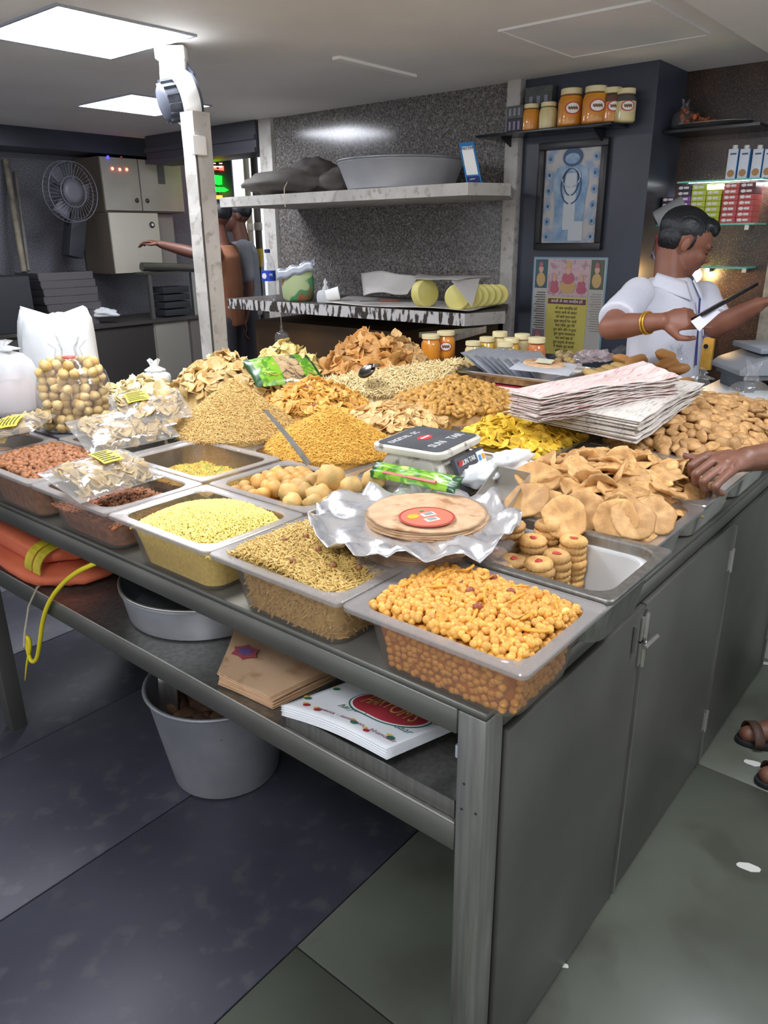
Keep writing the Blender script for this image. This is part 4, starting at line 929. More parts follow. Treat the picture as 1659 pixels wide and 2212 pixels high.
# digital scale
sc = empty('digital_scale', az(925, 946, 1.068)-Vector((0, 0, .118)), 'worn white and grey digital weighing scale reading sun tar on its plate', 'scale', rz=R(6))
SCW = mat('scale_cream', '#d6d2c4', .5, col2='#bdb7a6', scale=8, col3='#6d675b', scale3=26)
SCG = mat('scale_plate', '#55575a', .45, col2='#484a4d', scale=12)
loopb = MB(); loops(loopb, [rrect(.20, .19, .02, .006), rrect(.205, .20, .02, .014), rrect(.165, .13, .02, .094), rrect(.15, .12, .02, .098)], True, True); loopb.build('housing', SCW, sc, smooth=True, angle=40)
loopb = MB(); loops(loopb, [rrect(.17, .15, .02, .0985), rrect(.20, .18, .024, .100), rrect(.204, .184, .025, .106), rrect(.204, .184, .025, .113), rrect(.196, .176, .022, .116)], True, True); loopb.build('platform', SCW, sc, smooth=True, angle=40)
loopb = MB(); loops(loopb, [rrect(.185, .165, .018, .1162), rrect(.185, .165, .018, .1178)], True, True); pl = loopb.build('plate', SCG, sc)
text('lettering', 'SUN   TAR', .030, mat('pale_print', '#c9c9c4', .6), pl, (.005, -.045, .1180), sx=1.0)
text('lettering', 'DIGITAL  SC', .022, mat('pale_print', '#c9c9c4', .6), pl, (-.022, .050, .1180), sx=1.0)
MB().lathe([(.001, 0), (.022, 0), (.022, .001), (.001, .001)], 24, (.0, .008, .1178), sx=1.1, sy=.65).build('emblem', mat('emblem_red', '#c23a36', .5), pl)
text('lettering', 'SUNTAR', .009, WLAB, pl, (0, .008, .1192))
# sloping display panel on the front (towards -y)
pn = Vector((0, -.55, .83)).normalized(); dp = MB().box((.02, -.105, .052), (.135, .012, .085), RX(R(-24))).build('display_panel', SCG, sc, bevel=.003)
Fx, Fn = Vector((1, 0, 0)), Vector((0, -math.cos(R(24)), math.sin(R(24))))
def onp(a, b): return Vector((.02, -.105, .052))+Fx*a+Vector((0, math.sin(R(24)), math.cos(R(24))))*b+Fn*.0068
text('lettering', 'SUN TAR', .016, WLAB, dp, onp(-.012, .026), Fx, Fn)
MB().box(onp(-.05, .026), (.016, .002, .016), frame(Fx, UP)).build('emblem', MATS['emblem_red'], dp)
MB().box(onp(-.022, -.012), (.07, .002, .028), RX(R(-24))).build('display_window', mat('lcd_dark', '#5b4a48', .3), dp)
kp = MB().box(onp(.045, 0), (.034, .002, .070), RX(R(-24))).build('key_pad', WLAB, dp)
for i in range(2):
    for j in range(3): MB().box(onp(.037+.016*i, -.02+.02*j), (.011, .004, .013), RX(R(-24))).build('key', mat('key_yel' if (i+j) % 2 else 'key_blue', '#e0a52e' if (i+j) % 2 else '#4a90c8', .5), kp)
for x in (-.08, .08):
    for y in (-.08, .08): MB().lathe([(.008, 0), (.01, .006)], 10, (x, y, 0)).build('foot', BLACK, sc)
# crumpled white plastic beside the scale, steel scoop
def crumple(c, w, d, h, m, label, seed, name='crumpled_plastic', cat='plastic bag', n=26, rz=0, amp=.5, flat=.35):
    mb = MB().ball((0, 0, 0), 1, None, n, 16); out = []
    for p in mb.v:
        p = Vector(p); s = 1+amp*nz(p*1.7, 1, seed)+amp*.5*nz(p*4, 1, seed+3)
        z = p.z*s*h/2; z = max(z, -h*flat); out.append(RZ(ang+rz) @ Vector((p.x*s*w/2, p.y*s*d/2, z)))
    mb.v = out; return mb.build(name, m, None, smooth=m is WBAG, loc=c, label=label, cat=cat)
crumple(az(1035, 1030, 1.0), .10, .06, .055, WBAG, 'crumpled white plastic bag in front of the scale panel', 3, rz=.5)
crumple(az(1100, 1000, 1.01), .11, .05, .06, WBAG, 'crumpled white plastic bag beside the banana chips', 5, rz=.4)
p1, p2 = az(1062, 1098, .975), az(1102, 1040, 1.0); xd = (p2-p1).normalized(); F3 = frame(xd, (-.5, -.2, .85))
so = empty('steel_scoop', (p1+p2)/2, 'rectangular open steel scoop leaning on the puri pan', 'scoop'); STEELS = mat('scoop_steel', '#b4b0a6', .35, .6); L_, w_, h_ = .155, .075, .04; t_ = .0018
MB().box(F3 @ Vector((0, 0, -h_/2)), (L_, w_, t_), F3).build('base', STEELS, so)
for s in (-1, 1): MB().box(F3 @ Vector((0, s*w_/2, 0)), (L_, t_, h_), F3).build('side', STEELS, so)
MB().box(F3 @ Vector((L_/2, 0, 0)), (t_, w_, h_), F3).build('back', STEELS, so)
MB().tube([F3 @ Vector((L_/2, 0, -.01)), F3 @ Vector((L_/2+.02, 0, -.012))], .007, 8).build('handle', STEEL, so)
def stick(name, a, b, w, th, label, cat, bowl=None, m=STEEL):
    t = empty(name, a, label, cat); d = b-a; F3 = frame(d, (-.5, -.5, .6)); L_ = d.length
    MB().sheet(lambda u, v: F3 @ Vector((u*L_, (v-.5)*w*(1-.45*u), .012*math.sin(u*3))), 12, 2, th).build('handle', m, t)
    if bowl: MB().ball(F3 @ Vector((-.02, 0, -.004)), (.04, .028, .010), F3, 14, 8).build('bowl', m, t, smooth=True)
stick('serving_spoon', az(667, 1003, .965), az(572, 886, 1.10), .016, .002, 'long steel serving spoon standing in the orange sev heap', 'spoon')
stick('serving_spoon', az(800, 797, 1.075), az(822, 790, 1.09), .018, .002, 'dark steel scoop half buried in the orange nachos', 'spoon', True, mat('dark_steel', '#6b6660', .25, 1))
for k, (a, b) in enumerate((((1180, 848), (1215, 885)), ((1192, 843), (1222, 880)))):
    pass
tg = empty('steel_tongs', az(1215, 888, .99), 'thin wire steel tongs lying by the bundled paper', 'tongs')
for dx in (0, 9): MB().tube([az(1180+dx, 848, 1.01)-tg.location, az(1195+dx, 868, 1.012)-tg.location, az(1214+dx, 888, .995)-tg.location], .003, 6).build('arm', STEELB, tg, smooth=True)
MB().tube([az(1080+x, y, .985)-tg.location for x, y in ((0, 893), (30, 885), (55, 895), (90, 905), (120, 898), (150, 912))], .0025, 6).build('string', mat('twine', '#c9bda0', .8), tg, smooth=True)
# bundled printed paper bags (newspaper colour)
NEWS = mat('newsprint', '#d6d0c6', .8, col2='#c6beb3', scale=3, col3='#a29c94', scale3=26, aniso=(1, 6, 1))
NEWP = mat('newsprint_pink', '#dccfc8', .8, col2='#d0b9b1', scale=4, col3='#c08f88', scale3=22, aniso=(1, 6, 1))
def bundle(A, Cc, B, n, th, m1, label, seed, rise=.0):
    base = A+B-Cc; g = random.Random(seed)
    for k in range(n):
        oA, oC, oB = [p+Vector((g.uniform(-.008, .008), g.uniform(-.008, .008), k*th)) for p in (A, Cc, B)]; ph = seed+k*.06
        def fn(u, v):
            p = oC+(oA-oC)*u+(oB-oC)*v; edge = 1
            return p+Vector((0, 0, .008*math.sin(v*6+ph*2+u*1.5)*v+.010*math.sin(v*3+seed)*u+.0022*math.sin(v*23+k*1.9)*(1-u)+.0022*math.sin(u*19+k*2.3)*v))
        c = (oA+oB)/2; mb = MB().sheet(lambda u, v: fn(u, v)-c, 8, 14, th*.55)
        mb.build('paper_bag', m1 if k % 3 else NEWS, None, loc=c, label=label if k < n-1 else label.replace('paper bag in', 'top paper bag of'), cat='paper bag', group=label.split(' in ')[-1])
A, Cc, B = az(1140, 915, .985), az(1372, 957, 1.0), az(1515, 862, 1.03)
bundle(A, Cc, B, 14, .0042, NEWS, 'newsprint paper bag in the lower bundle beside the mathri', 2)
Cc, B = az(1165, 915, 1.035), az(1462, 862, 1.062); bk0 = UP.cross(B-Cc).normalized()*.15; A = Cc+bk0; 
bundle(A, Cc, B, 20, .0036, NEWP, 'pink printed paper bag in the upper bundle tied with string', 5)
pr = MATS.get('pink_print') or mat('pink_print', '#d2665c', .7)
# silver tray with foil pouches on red sweet boxes
for z0, z1, x0, x1, y0, y1, lab in ((.9855, 1.018, 1.44, 1.70, .70, .99, 'red sweet box directly under the silver tray'), (.947, .985, 1.47, 1.70, .68, .93, 'lower red sweet box of the two under the silver tray')):
    bx = empty('sweet_box', ((x0+x1)/2, (y0+y1)/2, z0), lab, 'box'); w, d, h = (x1-x0)/2, (y1-y0)/2, z1-z0
    MB().b2((-w, -d, 0), (w, d, h*.6)).build('base', mat('box_red', '#b52b34', .5), bx); MB().b2((-w-.002, -d-.002, h*.3), (w+.002, d+.002, h)).build('lid', mat('box_red2', '#a5283a', .45), bx)
    MB().b2((-w-.0035, -d*.7, h*.45), (-w-.002, d*.3, h*.85)).build('white_band', WLAB, bx); MB().lathe([(.001, 0), (.016, 0), (.016, .0015)], 18, (-w-.002, d*.5, h*.6), rot=RY(R(-90))).build('emblem', mat('box_emblem', '#d8843c', .5), bx)
pan(1.425, 1.755, .66, 1.04, 1.055, 1.0185, STEELB, STEELB, 'shallow shiny steel tray of foil pouches on the red boxes', None, .008, 'steel_tray', .012, 'tray')
POU = mat('foil_pouch', '#ccd0d6', .3, .5, bump=.4, bscale=40); 
for k in range(8):
    y = 1.03-k*.032; x0 = 1.60+rnd.uniform(-.01, .01); F3 = frame((1, .1, 0), (0, -.5-.03*k, .8)); c = Vector((x0, y, 1.068-.001*k))
    pillowmb(.20, .13, .006, F3, 8, k+40, .003).build('foil_pouch', POU, None, smooth=True, loc=c, label='grey foil pouch in the leaning row on the steel tray', cat='pouch', group='foil pouches on the steel tray')
cp = empty('clear_pouch', (1.55, .76, 1.075), 'clear pouch with a round biscuit and a pale label on the steel tray', 'pouch'); F3 = frame((.9, .3, .02), (-.25, -.15, .95))
pillowmb(.22, .20, .012, F3, 12, 60, .004).build('film', film('pouch_film', (.95, .96, 1, 1), .2, .4, .2, (.85, .88, .92, 1)), cp, smooth=True)
MB().lathe([(.001, -.002), (.07, -.002), (.072, 0), (.07, .004), (.001, .005)], 26, F3 @ Vector((0, 0, .010)), rot=F3).build('biscuit', FB, cp, smooth=True, angle=40); MB().box(F3 @ Vector((0, 0, .020)), (.075, .055, .002), F3).build('label', mat('pale_label', '#d8d6b8', .6), cp)
# jars on the counter
LID = mat('jar_lid', '#e9dcab', .45); GLASS = film('jar_plastic', (.97, .97, .97, 1), .10, .02, .06)
def jar(name, base, r, h, fillm, label, group=None, lvl=.82, logo=None, facing=None, lidr=.9, fill2=None):
    t = empty(name, base, label, 'jar', group)
    pr = [(r*.86, 0), (r*.98, .006), (r, h*.1), (r, h*.62), (r*.94, h*.72), (r*.78, h*.80), (r*.76, h*.86)]
    MB().lathe(pr, 26).build('jar_wall', GLASS, t, smooth=True, angle=50)
    pc = [(r*.83, .003), (r*.95, .01)]+[(q*.955, z) for q, z in pr[2:] if z < h*lvl]+[(r*.955*(1 if lvl < .65 else .85), h*lvl)]
    MB().lathe(pc, 26).build('contents', fillm, t, smooth=True, angle=50)
    if fill2: MB().lathe([(r*.94, h*lvl+.001), (r*.9, h*.70), (r*.74, h*.79)], 26).build('contents', fill2, t, smooth=True, angle=50)
    ld = MB().lathe([(r*lidr*.96, h*.845), (r*lidr, h*.85), (r*lidr, h*.985), (r*lidr*.95, h), (r*.3, h), (.001, h*.998)], 26).build('lid', LID, t, smooth=True, angle=35)
    for k in range(26): pass
    if logo:
        f = Vector(facing).normalized(); n0 = math.atan2(f.y, f.x)
        def cyl(rr, m, nm, par, ex):
            def fn(u, v):
                a = 2*math.pi*u; q = rr*v; return Vector((math.cos(n0+q*math.cos(a)/r)*(r+ex), math.sin(n0+q*math.cos(a)/r)*(r+ex), h*.47+q*.72*math.sin(a)))
            return MB().sheet(fn, 22, 3, .0006).build(nm, m, par)
        l1 = cyl(r*.62, mat('logo_red', '#c5483c', .5), 'label', t, .0015); cyl(r*.50, WLAB, 'label_field', l1, .0026)
        MB().sheet(lambda u, v: Vector((math.cos(n0+(u-.5)*.7)*(r+.0036), math.sin(n0+(u-.5)*.7)*(r+.0036), h*.47+(v-.5)*.012+.003*math.sin(u*25))), 14, 1, .0005).build('print_line', mat('logo_ink', '#7a5a3c', .6), l1)
    return t
HON = mat('honey_orange', '#f0a11e', .3, col2='#e08a10', scale=10); HON2 = mat('pickle_orange', '#d9791c', .35, col2='#b85f12', scale=14); GHEE = mat('ghee_pale', '#eee0a6', .4, col2='#e3d08c', scale=10); YELJ = mat('yellow_paste', '#f2c63a', .35)
crate = MB().b2((1.72, .93, DECK+.0008), (1.94, 1.56, .995)).build('low_carton', mat('carton_brown', '#8c6b45', .8), None, label='low brown carton carrying the jars at the back of the counter', cat='carton')
jar('honey_jar', ax(930, 781, 1.765), .041, .112, HON, 'front orange jar with a cream lid beside the far papdi')
jar('honey_jar', ax(962, 773, 1.84), .041, .112, HON, 'orange jar with a red label behind the front orange jar', None, .82, True, (-.8, -.6, 0))
for i, (px, py, X, r, fm, lab) in enumerate(((1022, 740, 1.80, .034, GHEE, 'cream lidded jar first in the row behind the foil pouches'), (1092, 742, 1.79, .034, GHEE, 'cream lidded jar between the yellow jar and the foil pouches'), (1052, 731, 1.87, .034, YELJ, 'cream lidded jar of yellow paste in the second row'),
        (1080, 719, 1.93, .034, GHEE, 'farthest cream lidded jar under the shelf edge'), (1105, 733, 1.85, .033, YELJ, 'bright yellow jar in the middle of the jar row'), (1128, 724, 1.91, .034, GHEE, 'pale ghee jar behind the orange pickle jar'), (1160, 732, 1.86, .037, HON2, 'squat jar of orange pickle at the right end of the row'))):
    p = ax(px, py, X); jar('paste_jar', Vector((p.x, p.y, .9955)), r, max(.08, p.z-.9955+.006), fm, lab)
# steel sheets behind the jars
sp_ = [ax(1055, 718, 2.02), ax(905, 745, 2.02)]
MB().add([ax(978, 738, 1.955), ax(1050, 718, 1.955), ax(1050, 704, 1.955), ax(978, 725, 1.955)], [(0, 1, 2, 3)]).build('metal_sheet', STEEL, None, label='pale metal sheet standing behind the jars', cat='metal sheet').modifiers.new('thickness', 'SOLIDIFY').thickness = .004
MB().sheet(lambda u, v: az(905+140*u, 720-12*u+10*v, 1.1), 3, 3, .004).build('metal_sheet', STEEL, None, label='flat metal sheet lying behind the orange jars', cat='metal sheet')
# right back: wrappers, buns, bread sticks, tied bags
PINKW = film('pink_wrapper', (.96, .9, .9, 1), .4, .42, .12, (.92, .80, .80, 1), .8, 40)
for i, (px, py, w, h) in enumerate(((1225, 765, .11, .05), (1262, 760, .10, .055), (1300, 758, .10, .05), (1345, 752, .10, .06), (1392, 757, .09, .05), (1240, 785, .10, .04))):
    crumple(az(px, py+12, 1.03), w, .07, h, PINKW if i % 3 else FILM, ['crumpled pink wrapper at the left end of the wrapper row', 'second pink wrapper from the left, behind the steel tray', 'middle pink wrapper of the row before the poster', 'tallest clear pink wrapper before the seller', 'small pink wrapper nearest the buns', 'pink wrapper lying lowest beside the steel tray'][i], 20+i, 'sweet_wrapper', 'wrapper', 20, .3*i, .6)
for i in range(14):
    o = link('wrapped_sweet', pb[i % 4]); o.location = az(1200+rnd.uniform(0, 40), 775+rnd.uniform(-12, 10), 1.035); tag(o, 'small round sweet in a clear wrapper by the orange pickle jar', 'sweet', 'sweets in the clear wrapper')
BUN = mk('bun', '#bd8a4c', '#9e6a33', .55, 8, .15, 40)
bn = [blob('bun', BUN, .042, .030, .021, s, .15, 14, 10) for s in range(3)]
for i, (px, py, z, s, lab) in enumerate(((1345, 778, 1.05, 1.0, 'bun at the left of the pile behind the paper bundle'), (1375, 782, 1.06, 1.1, 'long bun lying on the left of the bun pile'), (1410, 798, 1.05, 1.0, 'front bun touching the paper bundle'), (1440, 788, 1.06, 1.15, 'largest bun in the middle of the pile'), (1438, 768, 1.085, .95, 'topmost bun of the pile'), (1465, 798, 1.05, 1.0, 'bun at the right end of the pile'), (1372, 800, 1.04, 1.0, 'low bun beside the bread sticks'), (1478, 830, 1.03, 1.0, 'bun half hidden behind the bundle end'))):
    o = link('bun', bn[i % 3]); o.location = az(px, py, z); o.scale = (s,)*3; o.rotation_euler = (.3*math.sin(i*2), .3*math.cos(i*3), ang+.4*math.sin(i)); tag(o, lab, 'bun', 'buns behind the paper bundle')
BRD = mat('bread_stick', '#d8b877', .5, col2='#c49c58', scale=12, bump=.1)
for i, (a, b) in enumerate((((1285, 800), (1390, 835)), ((1300, 793), (1410, 828)), ((1320, 788), (1420, 818)), ((1262, 802), (1330, 833)))):
    p, q = az(*a, 1.02+.01*i), az(*b, 1.02+.01*i); o = MB().tube([p-p, (q-p)*.1, (q-p)*.5, (q-p)*.9, q-p], [.006, .017, .019, .017, .006], 12).build('bread_stick', BRD, None, smooth=True, loc=p); tag(o, ['lowest thick bread stick beside the flat crackers', 'second bread stick in the stack by the steel tray', 'topmost bread stick nearest the buns', 'short bread stick under the corner of the steel tray'][i], 'bread', 'bread sticks by the steel tray')
bagthing('clear_bag', 1455, 800, 1.02, .085, .06, .06, FILM, 'empty clear tied bag standing on the buns before the seller', 51, .02, .5, .03, amp=.3)
bagthing('clear_bag', 1615, 872, 1.0, .11, .08, .07, FILM, 'clear bag tied with a red band behind the mathri', 53, .02, .4, .055, amp=.15)
bagthing('clear_bag', 1512, 852, 1.0, .06, .05, .05, FILM, 'small clear bag leaning at the corner of the paper bundle', 55, .03, .5, .03, amp=.3)
# ================================================================ on the lower shelf and under the counter
SZ = .616
bw = empty('shallow_basin', (.245, .985, SZ), 'shallow round aluminium basin on the lower shelf', 'basin')
MB().lathe([(.185, 0), (.197, .004), (.210, .078), (.214, .08), (.214, .086), (.206, .084), (.192, .008), (.001, .006)], 56).build('bowl', ALU, bw, smooth=True, angle=40)
MB().lathe([(.210, .084), (.2145, .086), (.2145, .090), (.210, .092), (.206, .088)], 56, close=True).build('rolled_rim', STEELB, bw, smooth=True)
# brown paper bag stack
BRP = mat('brown_paper', '#d9b792', .8, col2='#c9a27c', scale=4, bump=.1, col3='#b98f6a', scale3=20)
A, Cc, B, Dq = az(473, 1458, SZ+.028), az(588, 1522, SZ+.012), az(738, 1447, SZ+.018), az(512, 1352, SZ+.02)
for k in range(10):
    g = random.Random(k); a, c, b, dq = [p+Vector((g.uniform(-.004, .004), g.uniform(-.004, .004), 0)) for p in (A, Cc, B, Dq)]; zz = SZ+.002+k*.0028
    def fn(u, v):
        p = (c*(1-u)+a*u)*(1-v)+(b*(1-u)+dq*u)*v; return Vector((p.x, p.y, zz+.012*max(0, u-.55)*(1-v)*(k/10)*2+.004*math.sin(u*5+v*2)*k/10))
    c0 = (a+b)/2; o = MB().sheet(lambda u, v: fn(u, v)-c0, 8, 8, .0016).build('brown_paper_bag', BRP, None, loc=c0, label='brown paper bag lower in the stack on the shelf' if k < 9 else 'topmost brown paper bag with a purple printed flower', cat='paper bag', group='brown paper bags on the lower shelf')
pc = az(530, 1408, SZ+.034)
def star(n, r0, r1, z=0): return [((r1 if i % 2 else r0)*math.cos(math.pi*i/n), (r1 if i % 2 else r0)*math.sin(math.pi*i/n)) for i in range(2*n)]
MB().prism([(x*.8, y) for x, y in star(6, .026, .036)], 0, .0008).build('printed_flower', mat('flower_red', '#a84a52', .8), o, loc=pc-o.location)
MB().prism([(x*.8, y) for x, y in star(6, .014, .022)], .0009, .0016).build('printed_flower', mat('flower_purple', '#6d5688', .8), o, loc=pc-o.location)
# steel box with printed wrapping paper
x0, x1, y0, y1 = .012, .42, .06, .452
sb_ = empty('steel_box', (0, 0, SZ), 'low open steel box under the printed paper on the shelf', 'box')
for a, b, nm in (((x0, y0, .0005), (x1, y1, .003), 'base'), ((x0, y0, .003), (x0+.002, y1, .034), 'side'), ((x1-.002, y0, .003), (x1, y1, .034), 'side'), ((x0+.002, y1-.002, .003), (x1-.002, y1, .034), 'end'), ((x0+.002, y0, .003), (x1-.002, y0+.002, .034), 'end')): MB().b2(a, b).build(nm, STEEL, sb_)
A, Cc, B = az(607, 1523, SZ+.06), az(835, 1625, SZ+.052), az(968, 1570, SZ+.05); Bk = A+B-Cc
HP = mat('white_wrapping', '#eef0ef', .6, col2='#e2e5e6', scale=5)
def hfn(u, v, dz): # u: C->A, v: C->B
    p = Cc+(A-Cc)*u+(B-Cc)*1.75*v; return Vector((p.x, p.y, SZ+.036+.010*math.sin(u*3.1)*(1-v*.6)+.008*math.exp(-((u-.42)/.1)**2)*min(1, v*2.0)+dz))
c0 = (A+B)/2
for k in range(9):
    o = MB().sheet(lambda u, v: hfn(u*(1+.004*math.sin(k*2)), v+.004*math.sin(k*3), k*.0026)-c0, 26, 14, .0017).build('wrapping_sheet', HP, None, smooth=True, loc=c0, label='white wrapping sheet lower in the pile on the steel box' if k < 8 else 'top white wrapping sheet printed with a red oval on the steel box', cat='paper', group='white wrapping sheets on the steel box')
HS = o
zt = 8*.0026
def on_sheet(u, v, e=.0012): return hfn(u, v, zt+e+.0022)-c0
def drape(mb, cu, cv, ru, rv, e, m, nm, n=40, inner=0):
    V = []; F = []; R_ = 5
    for i in range(R_+1):
        for k in range(n):
            a = 2*math.pi*k/n; t = inner+(1-inner)*i/R_; V.append(on_sheet(cu+ru*t*math.cos(a), cv+rv*t*math.sin(a), e))
    for i in range(R_):
        for k in range(n): F.append((i*n+k, i*n+(k+1) % n, (i+1)*n+(k+1) % n, (i+1)*n+k))
    return MB().add(V, F).build(nm, m, HS, smooth=True)
def suv(px, py):
    p = az(px, py, SZ+.062)-Cc; a, b = (A-Cc), (B-Cc)*1.75; M2 = Matrix(((a.x, b.x), (a.y, b.y))).inverted(); q = M2 @ Vector((p.x, p.y)); return q.x, q.y
ou, ov = suv(845, 1536); ul = abs(suv(769, 1504)[0]-suv(920, 1557)[0])/2; vh = abs(suv(845, 1530)[1]-suv(812, 1545)[1])+.05
drape(None, ou, ov, ul*1.06, vh*1.10, .0012, mat('print_green', '#2e6a55', .7), 'oval_border'); drape(None, ou, ov, ul*1.02, vh*1.04, .0016, HP, 'oval_gap'); drape(None, ou, ov, ul*.97, vh*.97, .0020, mat('print_red', '#a8323a', .7), 'oval')
def sheet_text(s, size, m, cu, cv, us, vs, e=.0024, shear=0, wave=0):
    o = text('lettering', s, 1, m, HS, (0, 0, 0), depth=0, shear=shear); xs = [v.co.x for v in o.data.vertices]; mx = max(xs)
    bm = bmesh.new(); bm.from_mesh(o.data); bmesh.ops.subdivide_edges(bm, edges=[e_ for e_ in bm.edges if e_.calc_length() > .15], cuts=2, use_grid_fill=True); bmesh.ops.triangulate(bm, faces=bm.faces); bm.to_mesh(o.data); bm.free()
    for v in o.data.vertices:
        x, y = v.co.x/mx, v.co.y; v.co = on_sheet(cu-x*us, cv+y*vs+wave*x*x, e)
sheet_text('HARYOM\'S', 1, mat('print_gold', '#d8b25a', .7), ou, ov, ul*.74, vh*1.0)
t1, t2 = suv(775, 1535), suv(845, 1562); sheet_text('haryom', 1, MATS['print_green'], t1[0], t1[1]-.05, ul*.42, vh*.42, .0014, .2); sheet_text('bhandaar', 1, MATS['print_green'], t2[0]-.05, t2[1]-.02, ul*.5, vh*.42, .0014, .2, .0)
sheet_text('sweets - namkeen - bhandaar', 1, mat('print_maroon', '#8a3355', .7), ou, suv(780, 1560)[1]-.06, ul*1.15, vh*.26, .0014)
for i, (u, v, r) in enumerate(((.08, .12, .03), (.25, .07, .025), (.38, .09, .03), (.85, .10, .03), (.95, .2, .03), (.72, .08, .03), (.93, .45, .03), (.03, .5, .03), (.88, .62, .025), (.06, .72, .025))):
    drape(None, u, v, r, r*.8, .0014, MATS['print_red'] if i % 2 else MATS['print_green'], 'printed_flower', 12); drape(None, u+.03, v+.02, r*.9, r*.6, .0012, mat('print_yellow', '#e0b95a', .7), 'printed_leaf', 10)
MB().b2((.10, .062, SZ+.0355), (.30, .12, SZ+.062)).build('white_carton', mat('grey_white_card', '#b9bcc4', .7), None, label='pale card box beside the leg on the lower shelf', cat='box', bevel=.002)
# orange cloth bag with rope and strap
ORB = mat('orange_bag', '#cf6a42', .7, col2='#b9563a', scale=4, bump=.25, bscale=25)
c = Vector((.15, 1.55, SZ+.065)); ob = empty('orange_bag', c, 'folded orange fabric bag on the lower shelf at the left', 'bag')
def lump(w, d, h, seed, n=28):
    mb = MB().ball((0, 0, 0), 1, None, n, 16); out = []
    for p in mb.v:
        p = Vector(p); q = Vector([math.copysign(abs(t)**.6, t) for t in p]); s = 1+.14*nz(p*1.5, 1, seed)+.06*nz(p*4, 1, seed); out.append((q.x*s*w/2, q.y*s*d/2, max(-h/2, q.z*s*h/2)))
    mb.v = out; return mb
lump(.30, .46, .06, 3).build('lower_fold', ORB, ob, smooth=True, loc=(0, 0, -.034)); lump(.28, .44, .07, 4).build('upper_fold', ORB, ob, smooth=True, loc=(.01, .03, .02))
YST = mat('yellow_strap', '#c9b628', .6, col2='#a39118', scale=20)
for dy in (-.14, -.185): MB().sheet(lambda u, v: Vector((-.152+.10*u**2, dy+.036*v, -.005+.062*math.sin(min(1, u*1.2)*1.57))), 8, 2, .003).build('strap_patch', YST, ob)
MB().tube([az(*q)-c for q in ((128, 1215, SZ+.06), (112, 1240, SZ+.03), (80, 1270, SZ+.01), (62, 1310, .58), (53, 1370, .54))]+[az(52, 1400, .52)-c], .0032, 6).build('rope', mat('grey_rope', '#9a9280', .9, bump=.8, bscale=300), ob, smooth=True)
yp_ = [ax(*q)-c for q in ((210, 1215, .01), (165, 1235, .0), (130, 1265, -.004), (105, 1300, -.012), (92, 1340, -.012), (86, 1390, -.012), (80, 1425, -.012), (68, 1432, -.012), (60, 1405, -.012), (56, 1375, -.012), (62, 1378, -.012), (66, 1400, -.012), (58, 1430, -.012), (54, 1470, -.012))]
yq = soft(yp_); MB().tube(yq, [.006*(1 if i < len(yq)*.8 else max(.2, (len(yq)-i)/(len(yq)*.2))) for i in range(len(yq))], 7).build('yellow_cord', mat('yellow_cord', '#d8c81e', .6), ob, smooth=True)
# bucket of jaggery lumps below
bc_ = Vector((.335, 1.10, 0)); bk_ = empty('bucket', bc_, 'grey metal bucket of brown lumps standing under the counter', 'bucket')
MB().lathe([(.145, .0), (.155, .004), (.205, .295), (.211, .30), (.211, .305), (.203, .305), (.150, .012), (.001, .010)], 56).build('wall', ALU, bk_, smooth=True, angle=40)
MB().lathe([(.203, .302), (.210, .299), (.2145, .303), (.210, .309), (.204, .308)], 56, close=True).build('rolled_rim', ALU, bk_, smooth=True)
JG = mk('brown_lump', '#6a4a33', '#4e3323', .8, 20, .5, 60); jm = [blob('brown_lump', JG, .045, .038, .026, s, .4, 12, 8) for s in range(4)]
N_ = NP(); mound(N_, bc_.x, bc_.y, .18, .18, lambda x, y: .215-.3*((x-bc_.x)**2+(y-bc_.y)**2), .19); N_.build('lump_fill', JG, 'lower mass of brown lumps in the bucket', 'food')
scatter('brown_lump', 'dark brown rounded lump in the metal bucket', 'food', 'brown lumps in the bucket', jm, jit(.16, .51, .93, 1.28, .055, ell(bc_.x, bc_.y, .155, .155), .3), lambda x, y: .22, .5, .012)
st_ = MB().sheet(lambda u, v: Vector((.19+.03*math.sin(v*2), 1.20-.05*v-.02*u, .14+.22*u)), 6, 6, .003).build('sheet_scoop', STEEL, None, smooth=True, label='bent sheet metal scoop standing in the bucket', cat='scoop')
# paper scraps on the floor
PS = mat('paper_scrap', '#c9cbc2', .8)
for (px, py, w, d, lab) in ((1615, 1873, .035, .012, 'torn white paper scrap on the stone floor at the right'), (1625, 1648, .03, .014, 'torn paper scrap between the sandals'), (1640, 1432, .06, .012, 'long white paper strip at the foot of the far door'), (1211, 2084, .02, .008, 'small pinkish scrap by the foot of the first door')):
    p = az(px, py, .001); g = random.Random(px); n = 9
    MB().prism([(w*math.cos(6.283*k/n)*g.uniform(.7, 1.2), d*math.sin(6.283*k/n)*g.uniform(.7, 1.3)) for k in range(n)], 0, .0012).build('paper_scrap', PS, None, loc=p, label=lab, cat='paper scrap').rotation_euler = (0, 0, ang-.3)
